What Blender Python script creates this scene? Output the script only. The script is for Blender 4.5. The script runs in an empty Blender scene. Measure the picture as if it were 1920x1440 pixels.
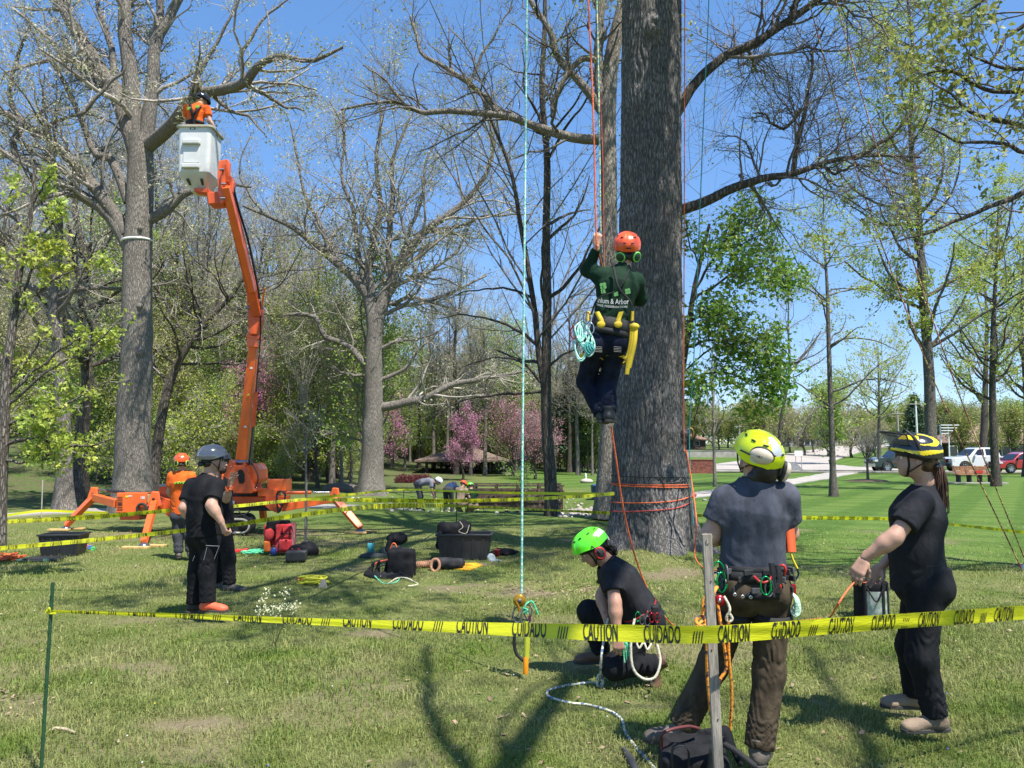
import bpy, math, random
import numpy as np
from mathutils import Vector, Matrix, noise as mnoise

# ---------------------------------------------------------------- camera, sky, sun, exposure
sc = bpy.context.scene
PITCH = math.radians(5.08)
FPX = 1440.0
CAM = np.array([0.0, 0.0, 1.65])
cd = bpy.data.cameras.new("camera"); cam = bpy.data.objects.new("camera", cd)
sc.collection.objects.link(cam)
cd.sensor_width = 36.0; cd.lens = 27.0; cd.clip_start = 0.05; cd.clip_end = 3000
cam.location = CAM; cam.rotation_euler = (math.pi/2 + PITCH, 0, 0)
sc.camera = cam

SUN_EL = math.radians(63); SUN_AZ = math.radians(139)      # azimuth clockwise from +Y: behind the camera, to the right
w = bpy.data.worlds.new("World"); sc.world = w; w.use_nodes = True
nt = w.node_tree; nt.nodes.clear()
sky = nt.nodes.new("ShaderNodeTexSky"); sky.sky_type = 'NISHITA'; sky.sun_disc = False
sky.sun_elevation = SUN_EL; sky.sun_rotation = SUN_AZ; sky.altitude = 200
sky.air_density = 1.0; sky.dust_density = 0.0; sky.ozone_density = 3.0
bg = nt.nodes.new("ShaderNodeBackground"); bg.inputs[1].default_value = 0.145
wo = nt.nodes.new("ShaderNodeOutputWorld")
hs = nt.nodes.new("ShaderNodeHueSaturation"); hs.inputs['Saturation'].default_value = 1.2; nt.links.new(sky.outputs[0], hs.inputs['Color'])
gmn = nt.nodes.new("ShaderNodeGamma"); gmn.inputs[1].default_value = .65; tn = nt.nodes.new("ShaderNodeMix"); tn.data_type = 'RGBA'; tn.blend_type = 'MULTIPLY'; tn.inputs[0].default_value = 1; tn.inputs[7].default_value = (.97, 1.15, 1.46, 1)
nt.links.new(hs.outputs[0], gmn.inputs[0]); nt.links.new(gmn.outputs[0], tn.inputs[6]); nt.links.new(tn.outputs[2], bg.inputs[0]); nt.links.new(bg.outputs[0], wo.inputs[0])

sl = bpy.data.lights.new("sun", 'SUN'); sl.energy = 5.0; sl.angle = math.radians(0.53); sl.color = (1.0, 0.955, 0.88)
so = bpy.data.objects.new("sun", sl); sc.collection.objects.link(so)
to_sun = Vector((math.sin(SUN_AZ)*math.cos(SUN_EL), math.cos(SUN_AZ)*math.cos(SUN_EL), math.sin(SUN_EL)))
so.rotation_euler = to_sun.to_track_quat('Z', 'Y').to_euler(); so.location = to_sun*80

sc.view_settings.view_transform = 'Standard'; sc.view_settings.look = 'None'
sc.view_settings.gamma = 1.0; sc.view_settings.use_curve_mapping = False
sc.view_settings.exposure = 0.82
sc.render.engine = 'CYCLES'
sc.cycles.max_bounces = 5; sc.cycles.diffuse_bounces = 2; sc.cycles.glossy_bounces = 2
sc.cycles.transmission_bounces = 3; sc.cycles.transparent_max_bounces = 6

# ---------------------------------------------------------------- helpers
COL = sc.collection
V = lambda *a: np.array(a, float)
cT, sT = math.cos(PITCH), math.sin(PITCH)
def ray(px, py):
    dx = (px-960)/FPX; dy = (720-py)/FPX
    return np.array([dx, cT - sT*dy, sT + cT*dy])
def P(px, py, Y):                       # the place seen at that spot of the photograph, Y metres ahead
    r = ray(px, py); return CAM + r*(Y/r[1])
def G(px, py, z=0.0):                   # the place on level ground
    r = ray(px, py); return CAM + r*((z-CAM[2])/r[2])
def nrm(v):
    v = np.asarray(v, float); return v/(np.linalg.norm(v, axis=-1, keepdims=True)+1e-12)

def _hash(ix, iy, iz, seed):
    h = (ix.astype(np.int64)*374761393 + iy.astype(np.int64)*668265263 + iz.astype(np.int64)*2147483647 + seed*144269) & 0xffffffff
    h = ((h ^ (h >> 13))*1274126177) & 0xffffffff
    h = (h ^ (h >> 16)) & 0xffffff
    return h/float(0xffffff)
def vnoise(p, seed=0):                  # value noise 0..1 on (...,3)
    p = np.asarray(p, float); i = np.floor(p); f = p-i; f = f*f*(3-2*f); i = i.astype(np.int64)
    r = 0
    for a in (0, 1):
        for b in (0, 1):
            for c in (0, 1):
                wgt = (f[..., 0] if a else 1-f[..., 0])*(f[..., 1] if b else 1-f[..., 1])*(f[..., 2] if c else 1-f[..., 2])
                r = r + wgt*_hash(i[..., 0]+a, i[..., 1]+b, i[..., 2]+c, seed)
    return r
def fbm(p, seed=0, o=3):
    r = 0; a = 1; t = 0
    for k in range(o):
        r = r + a*vnoise(np.asarray(p)*2**k, seed+k*7); t += a; a *= .5
    return r/t

class MB:
    """collects shapes for one mesh"""
    def __init__(s): s.v = []; s.f = []; s.m = []; s.n = 0; s.sm = []
    def add(s, v, f, mat=0, smooth=False):
        v = np.asarray(v, float).reshape(-1, 3)
        if isinstance(f, np.ndarray): f = [f]
        elif len(f) and isinstance(f[0], np.ndarray) and f[0].ndim == 2: pass
        else:
            by = {}
            for q in f: by.setdefault(len(q), []).append(q)
            f = [np.array(x) for x in by.values()]
        for a in f:
            if len(a) == 0: continue
            s.f.append(a+s.n); mm = np.full(len(a), mat) if np.isscalar(mat) else mat
            s.m.append(mm); s.sm.append(np.full(len(a), smooth))
        s.v.append(v); s.n += len(v); return s
    def build(s, name, mats, parent=None, loc=None):
        me = bpy.data.meshes.new(name)
        if s.v:
            v = np.concatenate(s.v)
            if loc is not None: v = v-np.asarray(loc)
            me.vertices.add(len(v)); me.vertices.foreach_set("co", v.ravel())
            lens = np.concatenate([np.full(len(a), a.shape[1]) for a in s.f])
            me.loops.add(int(lens.sum())); me.loops.foreach_set("vertex_index", np.concatenate([a.ravel() for a in s.f]).astype(np.int32))
            me.polygons.add(len(lens)); me.polygons.foreach_set("loop_start", np.concatenate([[0], np.cumsum(lens)[:-1]]).astype(np.int32))
            me.polygons.foreach_set("loop_total", lens.astype(np.int32))
            me.polygons.foreach_set("material_index", np.concatenate(s.m).astype(np.int32))
            me.polygons.foreach_set("use_smooth", np.concatenate(s.sm).astype(bool))
            me.update(calc_edges=True); me.validate()
        if not isinstance(mats, (list, tuple)): mats = [mats]
        for m in mats: me.materials.append(m)
        o = bpy.data.objects.new(name, me); COL.objects.link(o)
        if parent is not None: o.parent = parent; 
        if loc is not None: o.location = loc
        if parent is not None and loc is None:
            pl = parent_loc(parent)
            if pl.length > 0: o.location = -pl if parent.rotation_euler.to_quaternion().angle == 0 else (0, 0, 0)
        return o
    # shapes
    def box(s, c, size, R=None, mat=0, taper=1.0, shear=None):
        x, y, z = np.array(size)/2.0
        q = np.array([[-x,-y,-z],[x,-y,-z],[x,y,-z],[-x,y,-z],[-x*taper,-y*taper,z],[x*taper,-y*taper,z],[x*taper,y*taper,z],[-x*taper,y*taper,z]])
        if R is not None: q = q @ np.asarray(R).T
        return s.add(q+np.asarray(c), np.array([[0,3,2,1],[4,5,6,7],[0,1,5,4],[1,2,6,5],[2,3,7,6],[3,0,4,7]]), mat)
    def beam(s, a, b, w_, h_, up=(0,0,1), mat=0, w2=None, h2=None):      # box along a-b, w_ sideways and h_ along up
        a = np.asarray(a, float); b = np.asarray(b, float); d = nrm(b-a); sd = np.cross(d, up)
        if np.linalg.norm(sd) < 1e-4: sd = np.cross(d, (0, 1, 0))
        sd = nrm(sd); u = np.cross(sd, d); w2 = w_ if w2 is None else w2; h2 = h_ if h2 is None else h2
        q = [a+sd*i*w_/2+u*j*h_/2 for i, j in ((-1,-1),(1,-1),(1,1),(-1,1))]+[b+sd*i*w2/2+u*j*h2/2 for i, j in ((-1,-1),(1,-1),(1,1),(-1,1))]
        return s.add(q, np.array([[0,1,2,3],[7,6,5,4],[0,4,5,1],[1,5,6,2],[2,6,7,3],[3,7,4,0]]), mat)
    def tube(s, pts, r, n=8, mat=0, cap=True, closed=False, flat=None):
        pts = np.asarray(pts, float); m = len(pts); r = np.broadcast_to(np.asarray(r, float), (m,))
        t = np.empty_like(pts)
        if closed: t = np.roll(pts, -1, 0)-np.roll(pts, 1, 0)
        else: t[1:-1] = pts[2:]-pts[:-2]; t[0] = pts[1]-pts[0]; t[-1] = pts[-1]-pts[-2]
        t = nrm(t)
        u = np.empty_like(pts); ref = np.eye(3)[np.argmin(np.abs(t[0]))]; u[0] = nrm(np.cross(t[0], ref))
        for i in range(1, m): x = u[i-1]-t[i]*np.dot(u[i-1], t[i]); u[i] = nrm(x)
        w_ = np.cross(t, u); an = np.arange(n)*2*math.pi/n
        ring = pts[:, None]+r[:, None, None]*(np.cos(an)[None, :, None]*u[:, None]+np.sin(an)[None, :, None]*w_[:, None])
        idx = np.arange(m*n).reshape(m, n); i0 = idx if closed else idx[:-1]; i1 = np.roll(idx, -1, 0) if closed else idx[1:]
        f = np.stack([i0, np.roll(i0, -1, 1), np.roll(i1, -1, 1), i1], -1).reshape(-1, 4)
        s.add(ring, f, mat, True)
        if cap and not closed:
            s.add(np.concatenate([ring[0], ring[-1]]), [tuple(range(n-1, -1, -1)), tuple(range(n, 2*n))], mat)
        return s
    def ell(s, c, rad, R=None, nu=16, nv=10, mat=0):
        u = np.arange(nu)*2*math.pi/nu; v_ = np.linspace(0, math.pi, nv+1)
        x = np.sin(v_)[:, None]*np.cos(u); y = np.sin(v_)[:, None]*np.sin(u); z = np.cos(v_)[:, None]*np.ones(nu)
        q = np.stack([x, y, z], -1)*np.asarray(rad)
        if R is not None: q = q @ np.asarray(R).T
        idx = np.arange((nv+1)*nu).reshape(nv+1, nu)
        f = np.stack([idx[:-1], idx[1:], np.roll(idx[1:], -1, 1), np.roll(idx[:-1], -1, 1)], -1).reshape(-1, 4)
        return s.add(q+np.asarray(c), f, mat, True)
    def lathe(s, c, prof, n=20, R=None, mat=0, smooth=True):        # prof: (r, z)
        prof = np.asarray(prof, float); u = np.arange(n)*2*math.pi/n
        q = np.stack([prof[:, 0:1]*np.cos(u), prof[:, 0:1]*np.sin(u), prof[:, 1:2]*np.ones(n)], -1)
        if R is not None: q = q @ np.asarray(R).T
        idx = np.arange(len(prof)*n).reshape(len(prof), n)
        f = np.stack([idx[:-1], np.roll(idx[:-1], -1, 1), np.roll(idx[1:], -1, 1), idx[1:]], -1).reshape(-1, 4)
        return s.add(q+np.asarray(c), f, mat, smooth)
    def prism(s, poly, a, b, mat=0):        # poly: list of 3D points, extruded from offset a to b (vectors)
        poly = np.asarray(poly, float); n = len(poly); q = np.concatenate([poly+np.asarray(a), poly+np.asarray(b)])
        f = [tuple(range(n-1, -1, -1)), tuple(range(n, 2*n))]+[(i, (i+1) % n, n+(i+1) % n, n+i) for i in range(n)]
        return s.add(q, f, mat)
    def ribbon(s, pts, wdir, width, th=0.0, mat=0):      # strip along pts, wdir: width directions (m,3)
        pts = np.asarray(pts, float); m = len(pts); wd = np.broadcast_to(np.asarray(wdir, float), pts.shape)
        wi = np.broadcast_to(np.asarray(width, float), (m,))[:, None]
        q = np.stack([pts-wd*wi/2, pts+wd*wi/2], 1); idx = np.arange(2*m).reshape(m, 2)
        f = np.stack([idx[:-1, 0], idx[1:, 0], idx[1:, 1], idx[:-1, 1]], -1)
        if th:
            t = np.gradient(pts, axis=0); nn = nrm(np.cross(t, wd))*th
            q2 = np.stack([pts-wd*wi/2+nn, pts+wd*wi/2+nn], 1)
            s.add(np.concatenate([q.reshape(-1, 3), q2.reshape(-1, 3)]), np.concatenate([f, f[:, ::-1]+2*m,
                 np.stack([idx[:-1, 0], idx[:-1, 0]+2*m, idx[1:, 0]+2*m, idx[1:, 0]], -1), np.stack([idx[:-1, 1], idx[1:, 1], idx[1:, 1]+2*m, idx[:-1, 1]+2*m], -1)]), mat, True)
            return s
        return s.add(q, f, mat, True)
    def tubes(s, pts, rad, n=4, mat=0):        # many polylines at once: pts (b,k,3), rad (b,k)
        if len(pts) == 0: return s
        b, k, _ = pts.shape; t = np.gradient(pts, axis=1); t = nrm(t)
        d = nrm(pts[:, -1]-pts[:, 0]); ref = np.where(np.abs(d[:, 2:3]) < .8, np.array([[0, 0, 1.]]), np.array([[1., 0, 0]]))
        u = nrm(np.cross(t, ref[:, None])); w_ = np.cross(t, u); an = np.arange(n)*2*math.pi/n
        ring = pts[:, :, None]+rad[:, :, None, None]*(np.cos(an)[:, None]*u[:, :, None]+np.sin(an)[:, None]*w_[:, :, None])
        idx = np.arange(b*k*n).reshape(b, k, n)
        f = np.stack([idx[:, :-1], np.roll(idx[:, :-1], -1, 2), np.roll(idx[:, 1:], -1, 2), idx[:, 1:]], -1).reshape(-1, 4)
        return s.add(ring, f, mat, n > 3)

def parent_loc(o):
    return Vector(o.location) + (parent_loc(o.parent) if o.parent else Vector())
def tag(o, label=None, cat=None, group=None, kind=None):
    if label: o['label'] = label
    if cat: o['category'] = cat
    if group: o['group'] = group
    if kind: o['kind'] = kind
    return o
def thing(name, label, cat, loc=(0, 0, 0), group=None):
    o = bpy.data.objects.new(name, None); COL.objects.link(o); o.location = [float(x) for x in loc]
    return tag(o, label, cat, group)
def copy_tree(o, parent=None, label=None):
    c = o.copy(); COL.objects.link(c); c.parent = parent
    if label: c['label'] = label
    for ch in list(o.children): copy_tree(ch, c)
    return c
def bevel(o, wd=.01, seg=2):
    m = o.modifiers.new("bevel", 'BEVEL'); m.width = wd; m.segments = seg; m.limit_method = 'ANGLE'; m.angle_limit = math.radians(35); m.harden_normals = False
    return o
def rotz(a): c, s_ = math.cos(a), math.sin(a); return np.array([[c, -s_, 0], [s_, c, 0], [0, 0, 1]])
def rotx(a): c, s_ = math.cos(a), math.sin(a); return np.array([[1, 0, 0], [0, c, -s_], [0, s_, c]])
def roty(a): c, s_ = math.cos(a), math.sin(a); return np.array([[c, 0, s_], [0, 1, 0], [-s_, 0, c]])
def frame(x, z):                        # columns x, y, z from a forward (x) and an up (z) hint
    x = nrm(x); y = nrm(np.cross(z, x)); return np.stack([x, y, np.cross(x, y)], 1)
def spline(pts, n):                     # Catmull-Rom through pts
    p = np.asarray(pts, float); p = np.concatenate([[2*p[0]-p[1]], p, [2*p[-1]-p[-2]]]); m = len(p)-3
    t = np.linspace(0, m-1e-6, n); i = t.astype(int); f = (t-i)[:, None]
    a, b, c, d = p[i], p[i+1], p[i+2], p[i+3]
    return .5*(2*b+(c-a)*f+(2*a-5*b+4*c-d)*f*f+(3*b-a-3*c+d)*f**3)

# ---------------------------------------------------------------- materials
MATS = {}
def M(name, col, rough=.6, metal=0., var=.12, vs=6., bump=0., bs=60., col2=None, stretch=(1, 1, 1), coat=0., trans=0., island=0., alpha=1., spec=.5, bdist=.01, sheen=0., dirt=0.):
    if name in MATS: return MATS[name]
    m = bpy.data.materials.new(name); m.use_nodes = True; t = m.node_tree; N = t.nodes; L = t.links
    b = N["Principled BSDF"]; out = N["Material Output"]
    b.inputs["Roughness"].default_value = rough; b.inputs["Metallic"].default_value = metal
    b.inputs["Specular IOR Level"].default_value = spec
    if coat: b.inputs["Coat Weight"].default_value = coat; b.inputs["Coat Roughness"].default_value = .08
    if sheen: b.inputs["Sheen Weight"].default_value = sheen
    if alpha < 1: b.inputs["Alpha"].default_value = alpha
    tc = N.new("ShaderNodeTexCoord"); mp = N.new("ShaderNodeMapping"); mp.inputs["Scale"].default_value = stretch
    L.new(tc.outputs["Object"], mp.inputs[0])
    nz = N.new("ShaderNodeTexNoise"); nz.inputs["Scale"].default_value = vs; nz.inputs["Detail"].default_value = 4
    L.new(mp.outputs[0], nz.inputs["Vector"])
    c = np.array(col); c2 = np.array(col2) if col2 else c*(1-var*1.6)
    mx = N.new("ShaderNodeMix"); mx.data_type = 'RGBA'
    mx.inputs[6].default_value = (*np.clip(c*(1+var) if not col2 else c, 0, 1), 1); mx.inputs[7].default_value = (*c2, 1)
    rmp = N.new("ShaderNodeMapRange"); rmp.inputs[1].default_value = .35; rmp.inputs[2].default_value = .65
    L.new(nz.outputs[0], rmp.inputs[0]); L.new(rmp.outputs[0], mx.inputs[0])
    colout = mx.outputs[2]
    if island:
        g = N.new("ShaderNodeNewGeometry"); hv = N.new("ShaderNodeHueSaturation")
        a = N.new("ShaderNodeMapRange"); a.inputs[3].default_value = 1-island; a.inputs[4].default_value = 1+island
        L.new(g.outputs["Random Per Island"], a.inputs[0]); L.new(a.outputs[0], hv.inputs["Value"]); L.new(colout, hv.inputs["Color"])
        a2 = N.new("ShaderNodeMapRange"); a2.inputs[3].default_value = .5-island*.06; a2.inputs[4].default_value = .5+island*.06
        ml = N.new("ShaderNodeMath"); ml.operation = 'MULTIPLY'; ml.inputs[1].default_value = 7.31
        fr = N.new("ShaderNodeMath"); fr.operation = 'FRACT'
        L.new(g.outputs["Random Per Island"], ml.inputs[0]); L.new(ml.outputs[0], fr.inputs[0]); L.new(fr.outputs[0], a2.inputs[0]); L.new(a2.outputs[0], hv.inputs["Hue"])
        colout = hv.outputs[0]
    L.new(colout, b.inputs["Base Color"])
    if dirt:
        n3 = N.new("ShaderNodeTexNoise"); n3.inputs["Scale"].default_value = vs*.6; n3.inputs["Detail"].default_value = 8; n3.inputs["Roughness"].default_value = .7
        L.new(tc.outputs["Object"], n3.inputs["Vector"])
        r3 = N.new("ShaderNodeMapRange"); r3.inputs[1].default_value = .5; r3.inputs[2].default_value = .75; r3.inputs[4].default_value = dirt
        L.new(n3.outputs[0], r3.inputs[0]); m3 = N.new("ShaderNodeMix"); m3.data_type = 'RGBA'; m3.inputs[7].default_value = (.16, .13, .09, 1)
        L.new(r3.outputs[0], m3.inputs[0]); L.new(colout, m3.inputs[6]); L.new(m3.outputs[2], b.inputs["Base Color"])
    if bump:
        n2 = N.new("ShaderNodeTexNoise"); n2.inputs["Scale"].default_value = bs; n2.inputs["Detail"].default_value = 6
        L.new(mp.outputs[0], n2.inputs["Vector"]); bp = N.new("ShaderNodeBump"); bp.inputs["Strength"].default_value = bump; bp.inputs["Distance"].default_value = bdist
        L.new(n2.outputs[0], bp.inputs["Height"]); L.new(bp.outputs[0], b.inputs["Normal"])
    if trans:
        tr = N.new("ShaderNodeBsdfTranslucent"); ms = N.new("ShaderNodeMixShader"); ms.inputs[0].default_value = trans
        L.new(colout, tr.inputs[0]); L.new(b.outputs[0], ms.inputs[1]); L.new(tr.outputs[0], ms.inputs[2]); L.new(ms.outputs[0], out.inputs[0])
    MATS[name] = m; return m

def bark(name, c1, c2, sc_=1.0, bump=.9, stretch=(9, 9, 1.6)):
    if name in MATS: return MATS[name]
    m = bpy.data.materials.new(name); m.use_nodes = True; t = m.node_tree; N = t.nodes; L = t.links; b = N["Principled BSDF"]
    b.inputs["Roughness"].default_value = .92; b.inputs["Specular IOR Level"].default_value = .2
    tc = N.new("ShaderNodeTexCoord"); mp = N.new("ShaderNodeMapping"); mp.inputs["Scale"].default_value = [x*sc_ for x in stretch]
    L.new(tc.outputs["Object"], mp.inputs[0])
    n1 = N.new("ShaderNodeTexNoise"); n1.inputs["Scale"].default_value = 1; n1.inputs["Detail"].default_value = 6; n1.inputs["Roughness"].default_value = .65; n1.inputs["Distortion"].default_value = .6
    vo = N.new("ShaderNodeTexVoronoi"); vo.feature = 'DISTANCE_TO_EDGE'; vo.inputs["Scale"].default_value = 1.6
    ad = N.new("ShaderNodeVectorMath"); ad.operation = 'ADD'; L.new(mp.outputs[0], ad.inputs[0]); L.new(n1.outputs[1], ad.inputs[1])
    L.new(mp.outputs[0], n1.inputs["Vector"]); L.new(ad.outputs[0], vo.inputs["Vector"])
    r = N.new("ShaderNodeMapRange"); r.inputs[1].default_value = 0; r.inputs[2].default_value = .22; L.new(vo.outputs[0], r.inputs[0])
    n2 = N.new("ShaderNodeTexNoise"); n2.inputs["Scale"].default_value = 1.3; n2.inputs["Detail"].default_value = 5; L.new(tc.outputs["Object"], n2.inputs["Vector"])
    mm = N.new("ShaderNodeMath"); mm.operation = 'MULTIPLY'; L.new(r.outputs[0], mm.inputs[0]); 
    r2 = N.new("ShaderNodeMapRange"); r2.inputs[1].default_value = .3; r2.inputs[2].default_value = .65; r2.inputs[3].default_value = .45; L.new(n2.outputs[0], r2.inputs[0]); L.new(r2.outputs[0], mm.inputs[1])
    mx = N.new("ShaderNodeMix"); mx.data_type = 'RGBA'; mx.inputs[6].default_value = (*c2, 1); mx.inputs[7].default_value = (*c1, 1)  # c2: crevice darkness painted into the furrow colour, plus random darker tone
    L.new(mm.outputs[0], mx.inputs[0]); L.new(mx.outputs[2], b.inputs["Base Color"])
    m2 = N.new("ShaderNodeMath"); m2.operation = 'ADD'; L.new(r.outputs[0], m2.inputs[0]); L.new(n1.outputs[0], m2.inputs[1])
    bp = N.new("ShaderNodeBump"); bp.inputs["Strength"].default_value = bump; bp.inputs["Distance"].default_value = .03; L.new(m2.outputs[0], bp.inputs["Height"]); L.new(bp.outputs[0], b.inputs["Normal"])
    MATS[name] = m; return m

# ---------------------------------------------------------------- the ground
def sst(a, b, x): t = np.clip((x-a)/(b-a), 0, 1); return t*t*(3-2*t)
def tz(x, y):                           # height of the ground
    x = np.asarray(x, float); y = np.asarray(y, float)
    z = -0.78*np.exp(-((x+0.4)/3.4)**2-((y-27.5)/3.6)**2)
    z = z + sst(27, 75, y-0.55*np.minimum(x+14, 0)*-0)*sst(-6, -26, x-(y-30)*-.05)*5.0       # wooded slope on the left
    z = z + sst(95, 190, y)*3.6*sst(-30, 10, x)
    z = z + sst(45, 100, y)*sst(12, -25, x)*3.4
    z = z + (fbm(np.stack([x*.5, y*.5, x*0], -1), 3)-.5)*.10*sst(3, 9, y)
    z = z + .16*np.exp(-((x-2.0)/1.6)**2-((y-11.8)/1.5)**2)                     # root mound of the main tree
    return z
BARE = [(-3.6,5.2,.7,.35),(-.6,9.6,.55,.4),(.55,9.3,1.1,.42),(-2.9,4.3,.45,.14),(2.35,5.2,.5,.3),(-1.2,7.2,.4,.25),(.9,5.1,.35,.2),(3.3,4.4,.5,.2),(-1.0,5.6,.5,.2),(2.0,10.2,1.6,.5),(-3.0,6.0,.8,.3),(-6.0,15.8,3.2,.5),(-.6,11.5,.6,.2),(1.0,4.0,.35,.15),(-1.9,4.8,.5,.2)]
def bare(x, y):
    b = 0*x
    n = fbm(np.stack([x*2.2, y*2.2, x*0], -1), 11, 3)
    for cx, cy, a, c in BARE: b = np.maximum(b, np.clip(1.15-((x-cx)/a)**2-((y-cy)/c)**2, 0, 1)*np.clip((n-.42)*5, 0, 1))
    b = np.maximum(b, np.clip((fbm(np.stack([x*.9+5, y*.9, x*0], -1), 5, 3)-.63)*7, 0, .6))
    return b
def thin(x, y):                         # 0 lush .. 1 sparse dry
    return np.clip((fbm(np.stack([x*.7, y*.7, x*0+3], -1), 21, 4)-.36)*3.2, 0, 1)
def axis(lo, hi, f0, f1, step, grow=1.12):
    a = list(np.arange(f0, f1, step)); d = step
    while a[-1] < hi: d *= grow; a.append(a[-1]+d)
    d = step; b = [f0]
    while b[-1] > lo: d *= grow; b.append(b[-1]-d)
    return np.array(b[:0:-1]+a)
xs = axis(-500, 500, -8, 9, .11); ys = axis(-60, 900, 2.5, 15, .11, 1.045)
X, Y = np.meshgrid(xs, ys, indexing='ij'); Z = tz(X, Y)
near = (Y < 16) & (np.abs(X) < 12)
Z = Z+np.where(near, (fbm(np.stack([X*6, Y*6, X*0], -1), 9)-.5)*.03, 0)
g = MB(); idx = np.arange(X.size).reshape(X.shape)
g.add(np.stack([X, Y, Z], -1), np.stack([idx[:-1, :-1], idx[1:, :-1], idx[1:, 1:], idx[:-1, 1:]], -1).reshape(-1, 4), 0, True)

gm = bpy.data.materials.new("lawn"); gm.use_nodes = True; t = gm.node_tree; N = t.nodes; L = t.links; b = N["Principled BSDF"]
b.inputs["Roughness"].default_value = .95; b.inputs["Specular IOR Level"].default_value = .15
def nd(kind, **k):
    n = N.new(kind)
    for a, v in k.items(): n.inputs[a].default_value = v
    return n
def mixc(fac, a, b_):
    n = N.new("ShaderNodeMix"); n.data_type = 'RGBA'
    for i, x in ((0, fac), (6, a), (7, b_)):
        if isinstance(x, bpy.types.NodeSocket): L.new(x, n.inputs[i])
        elif i == 0: n.inputs[0].default_value = x
        else: n.inputs[i].default_value = (*x, 1)
    return n.outputs[2]
def rng_(src, a, b_, c=0., d=1.):
    n = N.new("ShaderNodeMapRange"); L.new(src, n.inputs[0]); n.inputs[1].default_value = a; n.inputs[2].default_value = b_; n.inputs[3].default_value = c; n.inputs[4].default_value = d; return n.outputs[0]
tc = N.new("ShaderNodeTexCoord")
def noi(s_, d=4, mpv=None, rough=.6):
    n = N.new("ShaderNodeTexNoise"); n.inputs["Scale"].default_value = s_; n.inputs["Detail"].default_value = d; n.inputs["Roughness"].default_value = rough
    L.new(mpv or tc.outputs["Object"], n.inputs["Vector"]); return n.outputs[0]
at1 = N.new("ShaderNodeAttribute"); at1.attribute_name = "zones"
sep = N.new("ShaderNodeSeparateColor"); L.new(at1.outputs["Color"], sep.inputs[0])
thatch = mixc(rng_(noi(34, 6), .35, .65), (.10, .13, .03), (.23, .21, .09))
green = mixc(rng_(noi(2.2, 6), .3, .7), (.075, .135, .02), (.13, .18, .04))
green = mixc(rng_(noi(30, 5), .4, .6), green, (.05, .085, .016))
basec = mixc(rng_(noi(.8, 5), .35, .65, .3, .95), green, thatch)
far = mixc(rng_(noi(1.1, 8, rough=.75), .3, .7), (.06, .13, .015), (.115, .19, .03))          # mown lawn
mp = N.new("ShaderNodeMapping"); mp.inputs["Rotation"].default_value = (0, 0, math.radians(34)); L.new(tc.outputs["Object"], mp.inputs[0])
wv = N.new("ShaderNodeTexWave"); wv.inputs["Scale"].default_value = .155; wv.inputs["Distortion"].default_value = .6; wv.inputs["Detail"].default_value = 2; L.new(mp.outputs[0], wv.inputs["Vector"])
mp2 = N.new("ShaderNodeMapping"); mp2.inputs["Rotation"].default_value = (0, 0, math.radians(-62)); L.new(tc.outputs["Object"], mp2.inputs[0])
wv2 = N.new("ShaderNodeTexWave"); wv2.inputs["Scale"].default_value = .2; wv2.inputs["Distortion"].default_value = 1.2; L.new(mp2.outputs[0], wv2.inputs["Vector"])
far = mixc(rng_(wv.outputs[1], .35, .65, 0, .62), far, (.17, .25, .05))
far = mixc(rng_(wv2.outputs[1], .4, .6, 0, .35), far, (.035, .09, .01))
far = mixc(rng_(noi(48, 6, rough=.8), .35, .65, 0, .75), far, (.035, .08, .012))
far = mixc(rng_(noi(7, 5, rough=.7), .5, .72, 0, .5), far, (.20, .22, .09))
c = mixc(sep.outputs[1], basec, far)
forest = mixc(rng_(noi(1.3, 7, rough=.7), .38, .6), (.085, .16, .03), (.15, .12, .075))
forest = mixc(rng_(noi(8, 6), .35, .65, 0, .7), forest, (.04, .06, .018))
c = mixc(sep.outputs[2], c, forest)
soil = mixc(rng_(noi(26, 8, rough=.75), .3, .7), (.30, .235, .16), (.13, .095, .06))
c = mixc(sep.outputs[0], c, soil); L.new(c, b.inputs["Base Color"])
bp = nd("ShaderNodeBump", Strength=.8, Distance=.03); L.new(noi(45, 6), bp.inputs["Height"]); L.new(bp.outputs[0], b.inputs["Normal"])
go = g.build("ground", gm); tag(go, kind='structure')
ca = go.data.color_attributes.new("zones", 'FLOAT_COLOR', 'POINT')
mown = sst(-.25, .25, (Y-11.3)+.28*(X-5.0)*0+.5*(fbm(np.stack([X*.8, Y*.8, X*0], -1), 31)-.5))*sst(2.0, 3.6, X-.03*(Y-11))
mown = np.maximum(mown, sst(33, 38, Y)*sst(-3, 1, X)); mown = np.maximum(mown, .7*sst(16, 19, Y)*sst(-9, -4, X)*(Y < 33))
wood = np.maximum(sst(24, 27, Y-(X+8)*.05)*sst(-6.0, -9, X), sst(31, 34, Y)*sst(-1, -4, X-.0*Y))
wood = np.maximum(wood, sst(60, 70, Y)*sst(18, 6, X)); wood = np.maximum(wood, .8*sst(135, 150, Y))
bm = bare(X, Y)*(Y < 17)*.8
ca.data.foreach_set("color", np.stack([bm, mown, wood, np.ones_like(X)], -1).astype(np.float32).ravel())

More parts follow.
